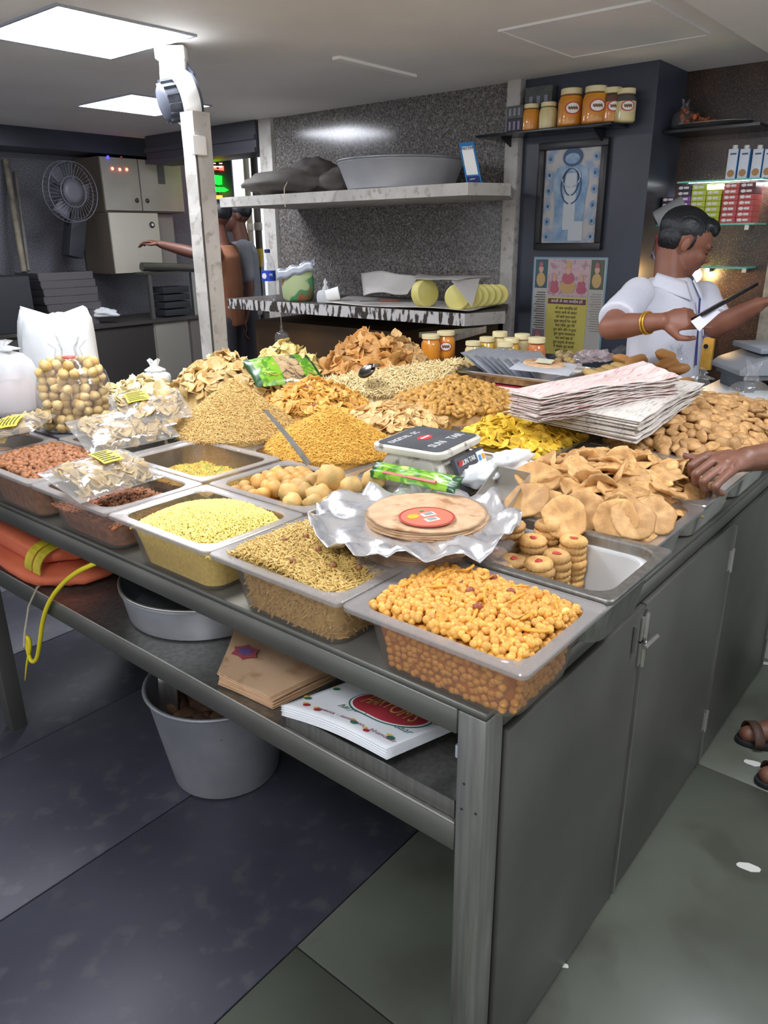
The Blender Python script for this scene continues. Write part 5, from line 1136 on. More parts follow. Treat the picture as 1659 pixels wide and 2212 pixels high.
# ================================================================ left background: kitchen counter, cabinets, fan
CABW = mat('cabinet_cream', '#a8a59a', .55, col2='#98958a', scale=3); CABS = mat('cabinet_side', '#5d5348', .7); KNOB = mat('dark_knob', '#4a4640', .4, .5)
YC = 4.98
kt = MB().b2((-1.5, YC, .86), (4.6, 5.58, .885)).build('kitchen_worktop', mat('worktop_dark', '#4d4945', .5, col2='#3b3835', scale=4), None, label='dark stone worktop running along the left background', cat='worktop')
for x0, x1, m, lab in ((-1.5, 1.6, STEELD, 'dark kitchen base unit under the worktop at the left'), (1.605, 2.85, mat('base_dark', '#3a3734', .6), 'dark base unit left of the pale one'), (2.855, 3.2, mat('base_pale', '#8d897e', .7), 'narrow pale base unit beside the column'), (3.205, 4.6, mat('base_grey', '#6b655f', .7), 'grey base unit right of the column')):
    u = empty('base_unit', (x0, YC+.02, 0), lab, 'base unit'); MB().b2((0, .012, 0), (x1-x0, .5, .8595)).build('body', m, u); MB().b2((.01, 0, .06), (x1-x0-.01, .0115, .845)).build('door', m, u, bevel=.003)
YF = 5.2
def P_(x, y): return ay(x, y, YF)
a, b = P_(212, 318), P_(400, 460); xm = P_(303, 400).x; zt, zm = min(a.z, 2.10), P_(300, 459).z; xl, xr = a.x, b.x
uc = empty('wall_cabinet', (xl, YF, zm), 'cream two door wall cabinet with small status lamps on it', 'cabinet')
MB().b2((0, .018, 0), (xr-xl, .398, zt-zm)).build('body', CABS, uc)
for i, (p, q) in enumerate(((0, xm-xl-.003), (xm-xl+.003, xr-xl))):
    d = MB().b2((p+.003, 0, .012), (q-.003, .017, zt-zm-.003)).build('door', CABW, uc, bevel=.003)
    kx = q-.045 if i == 0 else p+.045; MB().lathe([(.016, 0), (.018, .006), (.010, .012), (.004, .014)], 14, (kx, 0, .09), rot=RX(R(90))).build('knob', KNOB, d, smooth=True)
    if i: MB().b2((.17+p, -.004, .22), (.235+p, 0, .36)).build('dark_sticker', mat('sticker_dark', '#4a4a50', .6), d)
for (px, py, c, nm) in ((233, 339, '#2a20ff', 'blue'), (262, 340, '#b5665c', 'dim'), (243, 364, '#ff5a4a', 'red'), (259, 366, '#ff5a4a', 'red'), (274, 366, '#ff5a4a', 'red')):
    p = ay(px, py, YF-.004)-uc.location; MB().ball(p, (.011, .007, .011), None, 10, 6).build('status_lamp', mat('lamp_'+nm, c, .4, emit=0 if nm == 'dim' else 4), uc, smooth=True)
a, b = P_(225, 460), P_(345, 587); 
lc = empty('wall_cabinet', (a.x, YF-.06, b.z), 'cream single door cabinet hanging below the two door one', 'cabinet')
w, h = b.x-a.x, zm-b.z-.004
MB().b2((0, .018, 0), (w, .42, h)).build('body', CABS, lc); d = MB().b2((.002, 0, .004), (w-.002, .017, h-.002)).build('door', mat('cabinet_cream2', '#bdb9a9', .55), lc, bevel=.003)
lk = MB().lathe([(.022, 0), (.024, .008), (.016, .014)], 16, (w-.07, 0, h-.09), rot=RX(R(90))).build('lock', KNOB, d, smooth=True); MB().lathe([(.011, .0145), (.009, .017)], 12, (w-.07, 0, h-.09), rot=RX(R(90))).build('lock_face', WHITEP, lk)
a2, b2 = P_(347, 462), P_(398, 570)
MB().b2((a2.x, YF+.1, b2.z), (b2.x, 5.55, zm-.004)).build('cabinet_side_box', mat('cabinet_pale', '#8f8a84', .6), None, label='plain pale cupboard beside the single door cabinet', cat='cabinet')
# wall fan
fcn = ay(148, 415, 5.12); fan = empty('wall_fan', fcn, 'round caged wall fan on the stone wall at the left', 'fan'); FM = mat('fan_grey', '#5f6068', .5); FG = mat('fan_wire', '#74757f', .5, .3)
Ffan = frame((1, .12, 0), (0, 0, 1)) @ RX(R(90)); rf = .21
for k in range(3): MB().tube([Ffan @ Vector((rf*q*math.cos(t*math.pi/16), rf*q*math.sin(t*math.pi/16), zz)) for t in range(33)], .004, 5, False).build('cage_ring', FG, fan, smooth=True) if (q := (1, .97, .5)[k]) and (zz := (0, .06, .06)[k]) is not None else None
for k in range(40):
    t = k*math.pi/20; MB().tube([Ffan @ Vector((rf*math.cos(t), rf*math.sin(t), 0)), Ffan @ Vector((rf*.9*math.cos(t+.05), rf*.9*math.sin(t+.05), .055)), Ffan @ Vector((.07*math.cos(t+.3), .07*math.sin(t+.3), .062))], .0018, 4).build('cage_wire', FG, fan)
MB().lathe([(.085, .055), (.087, .062), (.05, .070), (.001, .072)], 24, rot=Ffan).build('badge', FM, fan, smooth=True)
hub = MB().lathe([(.05, -.03), (.05, .03)], 20, rot=Ffan).build('hub', FM, fan, smooth=True, angle=40)
for k in range(3):
    t = k*2.094; MB().sheet(lambda u, v: Ffan @ (RZ(t) @ Vector((.04+.14*u, (v-.5)*(.06+.07*u), .02*(v-.5)))), 5, 4, .002).build('blade', FM, hub, smooth=True)
MB().lathe([(.07, -.13), (.075, -.03)], 20, rot=Ffan).build('motor', FM, fan, smooth=True, angle=40)
wp = ay(162, 515, 5.5)-fcn; MB().box((ay(160, 512, 5.3)-fcn), (.12, .12, .30), RY(R(14))).build('wall_bracket', mat('fan_bracket', '#33333a', .5), fan, bevel=.008)
MB().tube([Ffan @ Vector((0, 0, -.1)), ay(155, 490, 5.3)-fcn], .03, 10).build('neck', mat('fan_bracket', '#33333a', .5), fan, smooth=True)
# leaning rods
for i, (t, b_, r, lab) in enumerate((((12, 345), (52, 588), .022, 'thick pale wooden rod leaning at the far left'), ((33, 370), (62, 585), .013, 'thinner grey rod leaning beside the thick one'))):
    p, q = ay(*b_, 5.35), ay(*t, 5.57); q0 = p; MB().tube([Vector((0, 0, -(p.z-1.29)))*0, q-p], r, 8).build('wooden_rod', mat('rod_%d' % i, ['#9a927c', '#7c7a76'][i], .7, col2='#6b6558', scale=9), None, smooth=True, angle=50, loc=p, label=lab, cat='rod')
# stacked flat trays on the worktop
tx0, tx1 = ay(88, 600, 5.1).x, ay(205, 600, 5.1).x; z0 = .886; nT = 7; zt_ = ay(120, 588, 5.1).z; hh = (zt_-z0)/nT
for k in range(nT):
    off = [0.03, .0, .03, 0, .01, -.01, -.03][k]
    t = empty('flat_tray', ((tx0+tx1)/2+off*.6, 5.25, z0+k*hh), ['lowest', 'second lowest', 'third', 'middle', 'fifth', 'second highest', 'topmost'][k]+' flat metal tray in the stack under the wall fan', 'tray', 'flat trays under the fan')
    w = (tx1-tx0)/2*(1 if k > 1 else .85); MB().b2((-w, -.15, 0), (w, .2, hh*.25)).build('base', mat('tray_grey', '#6f6c6e', .5, .5), t)
    for s in (-1, 1): MB().b2((s*w-.004, -.15, hh*.25), (s*w+.004, .2, hh*.95)).build('side', mat('tray_grey', '#6f6c6e', .5, .5), t)
    MB().b2((-w, -.154, 0), (w, -.15, hh*.95)).build('front', mat('tray_grey', '#6f6c6e', .5, .5), t)
tb0, tb1 = ay(0, 600, 5.0), ay(45, 600, 5.0)
MB().b2((tb0.x-.5, 5.0, .8855), (tb1.x+.06, 5.5, tb1.z+.01)).build('dark_crate', mat('crate_dark', '#2f3136', .7), None, label='dark crate beside the stacked flat trays', cat='crate', bevel=.01)
crumple(ay(232, 668, 5.02)+Vector((0, .06, -.035)), .2, .1, .08, WBAG, 'small crumpled white bag lying on the kitchen worktop', 71, rz=.2, flat=.3)
# steel stand (rack) in front of the cabinets
sg = ay(365, 575, 4.9); rk = empty('steel_rack', (sg.x, 4.9, .886), 'dark steel rack with a tube rail standing on the worktop', 'rack'); l, r_ = ay(325, 575, 4.9).x-sg.x, ay(440, 590, 4.9).x-sg.x; zz = sg.z-.886
MB().tube([(l, .12, zz), (r_, .12, zz-.03)], .035, 10).build('rail', STEELD, rk, smooth=True, angle=50); MB().b2((l, .10, zz-.06), (r_, .3, zz-.045)).build('top', STEELD, rk)
for x in (ay(341, 600, 4.9).x-sg.x, r_-.03): MB().b2((x-.015, .11, 0), (x+.015, .14, zz-.061)).build('leg', STEEL, rk)
for k in range(4): MB().b2((ay(372, 600, 4.9).x-sg.x, .14, .01+k*.06), (r_-.06, .32, .06+k*.06)).build('box', mat('rack_box', '#34353a', .6), rk, bevel=.004)
# ================================================================ on the two stone shelves
US, LS = 1.7355, 1.1405
CLO = mat('grey_canvas', '#57524c', .85, col2='#46413c', scale=5, bump=.5, bscale=20)
cb = empty('canvas_bundle', (2.60, 3.02, US), 'crumpled bundle of dirty grey canvas on the upper shelf', 'cloth bundle')
def lump2(w, d, h, seed, z=0, am=.22):
    mb = MB().ball((0, 0, 0), 1, None, 36, 20); out = []
    for p in mb.v:
        p = Vector(p); s = 1+am*nz(p*1.6, 1, seed)+am*.6*nz(p*3.5, 1, seed+2); f = 1+.06*math.sin(p.x*14+p.y*9+seed); out.append((p.x*s*w/2, p.y*s*d/2, z+max(0, (p.z*s*f*.5+.42)*h)))
    mb.v = out; return mb
lump2(.36, .68, .16, 3).build('main_fold', CLO, cb, smooth=True, loc=(0, .06, 0)); lump2(.30, .34, .21, 9).build('upper_fold', mat('grey_canvas2', '#4d4845', .85, bump=.5, bscale=20), cb, smooth=True, loc=(.05, -.12, 0)); lump2(.26, .26, .15, 12).build('side_fold', CLO, cb, smooth=True, loc=(.04, -.34, 0))
MB().tube([(-.15, -.1, .07), (-.2, -.12, .03), (-.205, -.12, -.03), (-.205, -.125, -.07)], .003, 5).build('cord', mat('twine', '#c9bda0', .8), cb)
bs = empty('wide_basin', (2.70, 2.30, US), 'wide aluminium basin upside up on the upper shelf', 'basin')
MB().lathe([(.275, 0), (.288, .006), (.335, .125), (.340, .128), (.345, .135), (.338, .142), (.325, .135), (.268, .012), (.001, .008)], 64).build('bowl', mat('pale_aluminium', '#c4c5c8', .4, .35, col2='#b3b5b8', scale=5), bs, smooth=True, angle=40)
MB().lathe([(.338, .138), (.346, .140), (.350, .147), (.344, .152), (.336, .148)], 64, close=True).build('rolled_rim', ALU, bs, smooth=True)
# payment card stand
pA, pB, pC, pD = ax(991, 309, 2.60), ax(1024, 309, 2.60), ax(1041, 402, 2.52), ax(1008, 400, 2.52)
cd = empty('payment_card', (2.53, (pC.y+pD.y)/2, US), 'blue and white payment card leaning on the upper shelf', 'card'); 
bz = US; Pn = [Vector((p.x, p.y, max(p.z, bz)))-cd.location for p in (pA, pB, pC, pD)]
def card(u0, u1, v0, v1, e, m, nm, par):
    def fn(u, v):
        u, v = u0+(u1-u0)*u, v0+(v1-v0)*v; return Pn[3]+(Pn[2]-Pn[3])*u+(Pn[0]-Pn[3])*v + Vector((-e, -e*.3, 0))
    return MB().sheet(fn, 1, 1, .004).build(nm, m, par)
c1 = card(0, 1, 0, 1, 0, mat('card_blue', '#2f78b4', .4), 'backing', cd); card(.13, .88, .22, .9, .004, WLAB, 'white_field', c1); card(.1, .9, .02, .18, .004, mat('card_navy', '#1b2a63', .4), 'navy_band', c1); card(.0, 1, -.03, .02, .006, WLAB, 'foot_band', c1)
nrm = (Pn[2]-Pn[3]).cross(Pn[0]-Pn[3]).normalized(); nrm = nrm if nrm.x < 0 else -nrm
text('lettering', 'PAYTM', .022, mat('card_navy', '#1b2a63', .4), c1, Pn[3]+(Pn[2]-Pn[3])*.5+(Pn[0]-Pn[3])*.83+nrm*.008, (Pn[2]-Pn[3]), nrm)
text('lettering', 'paytm', .012, WLAB, c1, Pn[3]+(Pn[2]-Pn[3])*.5+(Pn[0]-Pn[3])*.10+nrm*.009, (Pn[2]-Pn[3]), nrm)
# water bottle
wb = empty('water_bottle', ax(583, 641, 2.44).xy.to_3d()+Vector((0, 0, LS)), 'clear plastic water bottle with a blue label on the lower shelf', 'bottle'); r = .042; H = .295
MB().lathe([(.03, 0), (.040, .004), (r, .03), (r*.97, .06), (r, .09), (r, .175), (r*.98, .20), (r*.7, .245), (.016, .272), (.014, .280)], 24).build('bottle_wall', FILM, wb, smooth=True)
bl = MB().lathe([(r+.001, .115), (r+.0012, .175)], 24).build('label', mat('label_blue', '#2447c0', .4), wb, smooth=True, angle=40); MB().lathe([(.017, .276), (.0175, .294), (.012, .297)], 18).build('cap', mat('cap_blue', '#27306e', .4), wb, smooth=True, angle=40)
nv = Vector((-.77, -.64, 0)); sd = Vector((.64, -.77, 0))
for off, s, tx in ((-.022, .016, None), (.022, .02, 'PE')):
    dirn = (nv+sd*off/.042*1.0).normalized()
    if tx: text('lettering', tx, .022, WLAB, bl, dirn*(r+.003)+Vector((0, 0, .15)), UP.cross(dirn), dirn)
    else: MB().lathe([(.001, 0), (s, 0), (s, .002), (.001, .002)], 20, dirn*(r+.001)+Vector((0, 0, .145)), rot=frame(UP.cross(dirn), dirn)).build('emblem', WLAB, bl)
# green refill packet with folded top
gp = ax(645, 645, 2.50); gp = Vector((gp.x, gp.y, LS)); gt = empty('refill_packet', gp, 'half empty green printed packet with a folded silver top', 'packet', rz=ang)
V = []; F = []; n = 24; prof = [(0, .8), (.02, .95), (.08, 1.05), (.14, 1.0), (.18, .95)]
for z, s in prof:
    for k in range(n):
        a = 2*math.pi*k/n; q = 1+.10*nz((math.cos(a)*2, math.sin(a)*2, z*20), 1, 4); V.append((.095*s*q*math.cos(a), .06*s*q*math.sin(a), z+(.02*math.cos(a) if z > .1 else 0)))
for i in range(len(prof)-1):
    for k in range(n): F.append((i*n+k, i*n+(k+1) % n, (i+1)*n+(k+1) % n, (i+1)*n+k))
F.append(tuple(range(n-1, -1, -1))); MB().add(V, F).build('body', mat('refill_green', '#b9c792', .4, col2='#4f9060', scale=9, detail=1, lo=.5, hi=.54, col3='#a8523a', scale3=11), gt, smooth=True)
MB().sheet(lambda u, v: Vector((-.12+.23*u, .06*(v-.5)-.03, .165+.06*u+.05*v*(1-v)*4*.3+.008*math.sin(u*20)-.02*(v < .01))), 14, 4, .004).build('folded_top', mat('silver_film', '#c3cad4', .3, .4, bump=.4), gt, smooth=True)
MB().sheet(lambda u, v: Vector((-.12+.22*u, -.062, .12+.06*u+.055*v+.006*math.sin(u*17))), 14, 3, .003).build('folded_top', mat('silver_film', '#c3cad4', .3, .4), gt, smooth=True)
# paper cup in a knotted bag
cp_ = ax(712, 636, 2.50); cp_ = Vector((cp_.x, cp_.y, LS)); ct = empty('cup_stack', cp_, 'white paper cups lying in a knotted clear bag', 'cups', rz=ang)
MB().lathe([(.030, 0), (.038, .075), (.040, .078), (.036, .078), (.027, .006)], 20, (-.02, -.01, .042), rot=RY(R(80)), close=True).build('cup', WLAB, ct, smooth=True, angle=50); bagmb(.10, .08, .075, .015, .2, .05, 61, amp=.15).build('bag', FILMW, ct, smooth=True, loc=(-.025, .02, 0))
# paper, cheese coloured rounds
PW = mat('white_butter_paper', '#cfccc6', .7, col2='#bdb9b3', scale=4)
def flat_paper(pts4, name, label, amp, seed, n=14):
    A, B, Cq, D = pts4; c = (A+Cq)/2
    return MB().sheet(lambda u, v: (A*(1-u)+B*u)*(1-v)+(D*(1-u)+Cq*u)*v-c+Vector((0, 0, amp*(.5+.5*nz((u*3, v*3), 1, seed))+.4*amp*math.sin(u*6+seed))), n, n, .0012).build(name, PW, None, smooth=True, loc=c, label=label, cat='paper')
g_ = lambda x, y, X, dz=.004: Vector((ax(x, y, X).x, ax(x, y, X).y, LS+dz))
flat_paper([g_(700, 645, 2.44), g_(1010, 672, 2.40, .006), g_(1085, 640, 2.85), g_(760, 610, 2.9)], 'butter_paper', 'white paper spread along the lower shelf', .012, 3)
flat_paper([ax(785, 640, 2.65), ax(880, 640, 2.65), ax(905, 598, 2.72), ax(780, 595, 2.75)], 'butter_paper', 'curled white sheet standing behind the knife', .03, 6)
CHE = mat('yellow_round', '#e6dd8c', .55, col2='#dacf74', scale=8, bump=.1, bscale=40)
def wheel(c, axis, r, th, label, tilt=0):
    F3 = frame(axis, UP) @ RY(R(90)); return MB().lathe([(r*.9, -th/2), (r, -th/2+.006), (r, th/2-.006), (r*.9, th/2), (.001, th/2)], 30, (0, 0, 0), rot=F3).build('yellow_round', CHE, None, smooth=True, angle=35, loc=c, label=label, cat='food', group='yellow rounds on the lower shelf')
ca = ax(918, 632, 2.50); wheel(Vector((ca.x, ca.y, LS+.079)), (-.3, -.95, .12), .072, .06, 'pale yellow round standing apart at the left under the paper')
for k in range(7):
    px = 988+k*16; q = ax(px, 640-k*2, 2.46+k*.05); wheel(Vector((2.46+k*.045, q.y, LS+.07)), (-.75, -.55, .15), .064-.002*k, .028, ['pale yellow round first in the row, facing out', 'second pale yellow round in the row', 'third pale yellow round in the row', 'fourth pale yellow round in the row', 'fifth pale yellow round in the row', 'sixth pale yellow round in the row', 'last pale yellow round by the pillar'][k])
A_, B_, C_, D_q = ax(885, 604, 2.46), ax(1010, 620, 2.42), ax(1098, 598, 2.80), ax(905, 598, 2.85); zc = LS+.150
cv = flat_paper([Vector((A_.x, A_.y, zc)), Vector((2.43, ax(985, 608, 2.43).y, zc)), Vector((2.80, 1.74, zc+.005)), Vector((2.85, ax(905, 598, 2.85).y, zc))], 'butter_paper', 'white paper laid over the yellow rounds', .008, 9)
MB().add([Vector((2.418, ax(1020, 655, 2.418).y, LS+.03)), Vector((2.43, ax(975, 608, 2.43).y, zc)), Vector((2.62, 1.72, zc+.004))], [(0, 1, 2)]).build('paper_flap', PW, None, label='triangular white paper flap hanging in front of the yellow rounds', cat='paper').modifiers.new('thickness', 'SOLIDIFY').thickness = .0015
kn = ax(800, 642, 2.5); kt_ = empty('kitchen_knife', Vector((kn.x, kn.y, LS+.022)), 'dark bladed knife with a wooden handle lying on the paper', 'knife', rz=ang)
MB().prism([(-.06, -.012), (.05, -.012), (.05, .02), (-.03, .02), (-.06, .0)], 0, .002).build('blade', mat('dark_blade', '#3a302b', .4, .5), kt_); MB().b2((.05, -.008, -.004), (.16, .012, .010)).build('handle', mat('wood_handle', '#7a4630', .6), kt_, bevel=.004)
MB().b2((0, -.012, -.005), (0, .016, .02)) if False else None
lb = ax(1052, 682, 2.60); tgk = MB().box((0, 0, 0), (.05, .002, .03), frame((.86, -.5, 0), UP)).build('shelf_label', WLAB, None, loc=lb, label='small white and yellow label stuck on the lower shelf edge', cat='label'); 
MB().box((0, 0, .010), (.05, .003, .010), frame((.86, -.5, 0), UP)).build('yellow_band', YLAB, tgk)
hb = ax(607, 690, 2.42); hg = empty('hanging_bag', hb, 'empty clear bag hanging by a string under the lower shelf', 'bag', rz=ang); MB().tube([(0, 0, .09), (0, 0, -.05)], .002, 5).build('string', mat('twine', '#c9bda0', .8), hg); bagmb(.09, .04, .09, .01, .2, .03, 77).build('film', FILM, hg, smooth=True, loc=(0, 0, -.16))
# ================================================================ dark side wall: jar shelf, framed picture, poster
XW = 3.05
js = empty('jar_shelf', (XW, 1.55, 1.99), 'thin black shelf of jars high on the dark wall', 'shelf'); MB().b2((-.20, -.37, -.012), (-.001, .37, 0)).build('board', BLACKG, js, bevel=.002)
for y in (-.25, .25): MB().prism([(0, 0), (-.15, 0), (0, -.06)], -.004, .004).build('bracket', BLACK, js).matrix_local = Matrix.Translation((-.001, y, -.0125)) @ Matrix(((1, 0, 0, 0), (0, 0, 1, 0), (0, 1, 0, 0), (0, 0, 0, 1)))
XJ = 2.94
def jr(px, r, ytop, m, lab, logo=None, lvl=.8, X=XJ, f2=None):
    p = ax(px, 275, X); z1 = ax(px, ytop, X).z; return jar('shelf_jar', Vector((X, p.y, 1.9905)), r, z1-1.9905, m, lab, 'jars on the high shelf', lvl, logo, (-.80, -.6, 0), .82, f2)
jr(1146, .046, 226, HON, 'small jar of orange pickle on the high shelf'); jr(1183, .047, 222, GHEE, 'small jar of pale ghee on the high shelf')
jr(1230, .062, 193, HON, 'large orange jar, leftmost of the four tall ones on the high shelf', True); jr(1282, .062, 188, HON, 'tallest orange jar on the high shelf', True); jr(1318, .052, 191, HON, 'orange jar with a brown top layer on the high shelf', True, .6, 2.97, mat('brown_top', '#6b4a3a', .5)); jr(1347, .05, 193, GHEE, 'white jar with a dark top layer at the right end of the high shelf', True, .62, 2.97, mat('dark_top', '#4f4a4a', .5))
for i, (px0, px1, y0, y1, lab, m) in enumerate(((1093, 1128, 258, 288, 'dark printed carton at the left end of the high shelf', mat('dark_carton', '#3a3442', .6)), (1094, 1130, 226, 257, 'grey green carton on top of the dark printed one', mat('grey_carton', '#5a625e', .6, col2='#48504c', scale=30)), (1134, 1194, 182, 218, 'larger grey green carton standing behind the small jars', mat('grey_carton', '#5a625e', .6)))):
    X = 2.90 if i < 2 else 3.0; a, b = ax(px0, y1, X), ax(px1, y0, X); z0 = [1.9905, ax(1100, 257, X).z, 1.9905][i]; z1 = [ax(1100, 257, X).z-.0005, b.z, b.z][i]
    o = MB().b2((X, b.y, z0), (X+(.10 if i < 2 else .045), a.y, z1)).build('small_carton', m, None, label=lab, cat='carton', bevel=.001)
    for k in range(3): MB().b2((X-.0015, b.y+(a.y-b.y)*(.15+.28*k), z0+(z1-z0)*.2), (X-.0005, b.y+(a.y-b.y)*(.28+.28*k), z0+(z1-z0)*.8)).build('print_mark', mat('faint_print', '#8f8a9a', .6), o)
def wallrect(pts, e, m, nm, par, th=.002):
    """outline on the dark wall: pts in wall coordinates (y,z), standing e off the wall"""
    V = [(-e, p[0], p[1]) for p in pts]+[(-e+th, p[0], p[1]) for p in pts]; n = len(pts)
    F = [tuple(range(n)), tuple(range(2*n-1, n-1, -1))]+[(i, n+i, n+(i+1) % n, (i+1) % n) for i in range(n)]
    return MB().add(V, F).build(nm, m, par, fix=True)
def R4(y0, y1, z0, z1): return [(y0, z0), (y1, z0), (y1, z1), (y0, z1)]
def oval(cy, cz, ry, rz, n=20, a0=0, a1=6.2832): return [(cy+ry*math.cos(a0+(a1-a0)*k/n), cz+rz*math.sin(a0+(a1-a0)*k/n)) for k in range(n)]
fy0, fy1, fz0, fz1 = 1.265, 1.645, 1.425, 1.945; cyf, czf = (fy0+fy1)/2, (fz0+fz1)/2
fr = empty('framed_picture', (XW, cyf, czf), 'dark framed picture of a blue garlanded standing figure', 'picture'); W2, H2 = (fy1-fy0)/2, (fz1-fz0)/2
FRM = mat('frame_dark', '#1d1a1c', .35)
for a, b in (((-.03, -W2, -H2), (-.001, W2, -H2+.035)), ((-.03, -W2, H2-.035), (-.001, W2, H2)), ((-.03, -W2, -H2+.0355), (-.001, -W2+.035, H2-.0355)), ((-.03, W2-.035, -H2+.0355), (-.001, W2, H2-.0355))): MB().b2(a, b).build('frame_bar', FRM, fr, bevel=.004)
iw, ih = W2-.036, H2-.036
pic = wallrect(R4(-iw, iw, -ih, ih), .010, mat('picture_ground', '#b9b6b2', .5, col2='#8fa0b8', scale=14, lo=.5, hi=.62), 'picture', fr)
BL1 = mat('picture_blue', '#6f92b5', .5, col2='#9fb6c8', scale=18); BL2 = mat('picture_navy', '#3d5878', .5); PAL = mat('picture_pale', '#c4cbd0', .5)
fig = wallrect([(-.075, -ih+.005), (.085, -ih+.005), (.088, -.05), (.098, .03), (.100, .10), (.085, .135), (.03, .155), (-.03, .155), (-.085, .13), (-.095, .07), (-.085, 0), (-.078, -.1)], .013, BL1, 'figure', pic)
wallrect(oval(0, .185, .055, .045), .015, BL2, 'headdress', pic); wallrect(oval(0, .178, .04, .025), .017, BL1, 'headdress_fold', pic)
for k, (w, d) in enumerate(((.05, .09), (.04, .13), (.055, .17))):
    MB().tube([(-.018, w*math.sin(t), .135-d*(1-math.cos(t))*.5-(d*.5 if False else 0)) for t in [(-3.14/1.05)+i*(6.28/1.05)/20 for i in range(21)]], .0035, 5).build('garland', BL2 if k else PAL, pic)
wallrect(R4(-.03, .035, -.16, .11), .0145, PAL, 'garment', pic); wallrect(R4(-.08, .0, -ih+.01, -.12), .0142, PAL, 'garment', pic)
for s in (-1, 1):
    for k in range(6):
        wallrect(oval(s*(iw-.028), -ih+.03+k*.075, .018, .022, 10), .0125, BL1, 'flower', pic); wallrect(oval(s*(iw-.028), -ih+.03+k*.075, .007, .009, 8), .0145, BL2, 'flower_heart', pic)
# deity poster with verses
py0, py1, pz0, pz1 = 1.225, 1.650, .88, 1.39; cyp, czp = (py0+py1)/2, (pz0+pz1)/2; W2, H2 = (py1-py0)/2, (pz1-pz0)/2
po = empty('verse_poster', (XW, cyp, czp), 'pale printed poster with deity pictures and a yellow verse panel', 'poster')
sheet_ = wallrect(R4(-W2, W2, -H2, H2), .003, mat('poster_blue_edge', '#7d9db4', .5), 'sheet', po); wallrect(R4(-W2+.008, W2-.008, -H2, H2-.008), .005, mat('poster_ground', '#b5b3ac', .5), 'ground', sheet_)
yp1 = wallrect(R4(-.118, .118, -H2+.002, H2-.205), .007, mat('poster_yellow', '#c9bd5e', .5), 'yellow_panel', sheet_); wallrect(R4(-.11, .11, H2-.240, H2-.212), .009, mat('poster_maroon', '#6a3f42', .5), 'title_band', sheet_)
pk = wallrect(R4(-.118, .118, H2-.20, H2-.012), .007, mat('poster_pink', '#c3a8ac', .5, col2='#a88a92', scale=40, lo=.5, hi=.6), 'deity_panel', sheet_)
PR, PG, PS_ = mat('poster_red', '#b0606e', .5), mat('poster_gold', '#c0a06a', .5), mat('poster_skin', '#c9a08a', .5)
for cy_, s in ((0, 1), (.078, .62), (-.078, .62)):
    zb_ = H2-.185
    wallrect(oval(cy_, zb_+.035*s, .045*s, .035*s), .009, PG if s == 1 else PR, 'seat', sheet_); wallrect(oval(cy_, zb_+.078*s, .036*s, .030*s), .0105, PR, 'robe', sheet_); wallrect(oval(cy_, zb_+.118*s, .016*s, .020*s), .012, PS_, 'face', sheet_); wallrect(oval(cy_, zb_+.146*s, .015*s, .018*s), .0125, PG, 'crown', sheet_)
for y0, y1, z0, z1, c in ((.125, .198, H2-.16, H2-.012, '#3f5f68'), (-.198, -.125, H2-.16, H2-.012, '#56604f'), (.125, .198, -H2+.01, -H2+.13, '#7c6a72')):
    q = wallrect(R4(y0, y1, z0, z1), .007, mat('poster_side'+c, c, .5), 'side_picture', sheet_); m_ = (y0+y1)/2; h_ = z1-z0
    wallrect(oval(m_, z0+h_*.3, .026, h_*.25), .009, PG, 'robe', sheet_); wallrect(oval(m_, z0+h_*.66, .014, .018), .0105, PS_, 'face', sheet_); wallrect(oval(m_, z0+h_*.82, .012, .014), .011, PR, 'crown', sheet_)
TXI = mat('poster_ink', '#4a4433', .7)
def wt(s, size, m, y, z, e=.010, al='CENTER'): text('lettering', s, size, m, sheet_, (-e, y, z), (0, -1, 0), (-1, 0, 0), al)
wt('आरती ॐ जय जगदीश हरे', .020, WLAB, 0, H2-.226)
for k, s in enumerate(('ॐ जय जगदीश हरे', 'भगत जनों के संकट', 'जो धावे फल पावे', 'सुख संपति घर आवे', 'मात पिता तुम मेरे', 'तुम बिन और न दूजा', 'तुम पूरण परमातमा', 'पार करो सब के', 'तुम करुणा के सागर', 'मै सेवक तुम सामी', 'किरपा करो हरे')): wt(s, .019, TXI, 0, H2-.262-k*.0225)
for k in range(16): wallrect(R4(.13, .13+.05+.013*((k*7) % 3)/2, H2-.185-k*.0125, H2-.181-k*.0125), .0075, TXI, 'print_line', sheet_); wallrect(R4(-.193, -.193+.05+.013*((k*5) % 3)/2, H2-.185-k*.0125, H2-.1825-k*.0125), .0075, mat('poster_faint', '#8a8470', .7), 'print_line', sheet_)
# ================================================================ right wall: glass shelves with boxes, cartons, dish, wires, switchboard
GL = film('green_glass', (.80, .95, .90, 1), .2, .06, .04, (.6, .85, .8, 1), 0); GLE = mat('glass_edge', '#5fc9b4', .2, spec=.8)
XR = 3.42
def gshelf(y0, y1, z, label, d=.21, lip=True):
    t = empty('glass_shelf', (XR, (y0+y1)/2, z), label, 'shelf'); w = (y1-y0)/2
    MB().b2((-d, -w, -.008), (-.001, w, 0)).build('pane', GL, t); MB().b2((-d-.002, -w, -.008), (-d, w, 0)).build('front_edge', GLE, t); MB().b2((-d, -w-.002, -.008), (-.001, -w, 0)).build('side_edge', GLE, t)
    for y in (-w*.7, w*.7): MB().b2((-.05, y-.01, -.03), (-.001, y+.01, -.0085)).build('bracket', STEELB, t)
XS = 3.22
ytA, ytB = ax(1465, 390, XS).y, ax(1650, 385, XS).y; zT = ax(1560, 388, XS).z; zB = ax(1580, 482, XS).z
gshelf(ytB, ytA, zT, 'upper green edged glass shelf carrying the milk cartons'); gshelf(ytB+.01, ytA+.12, zB, 'lower glass shelf carrying the small coloured boxes')
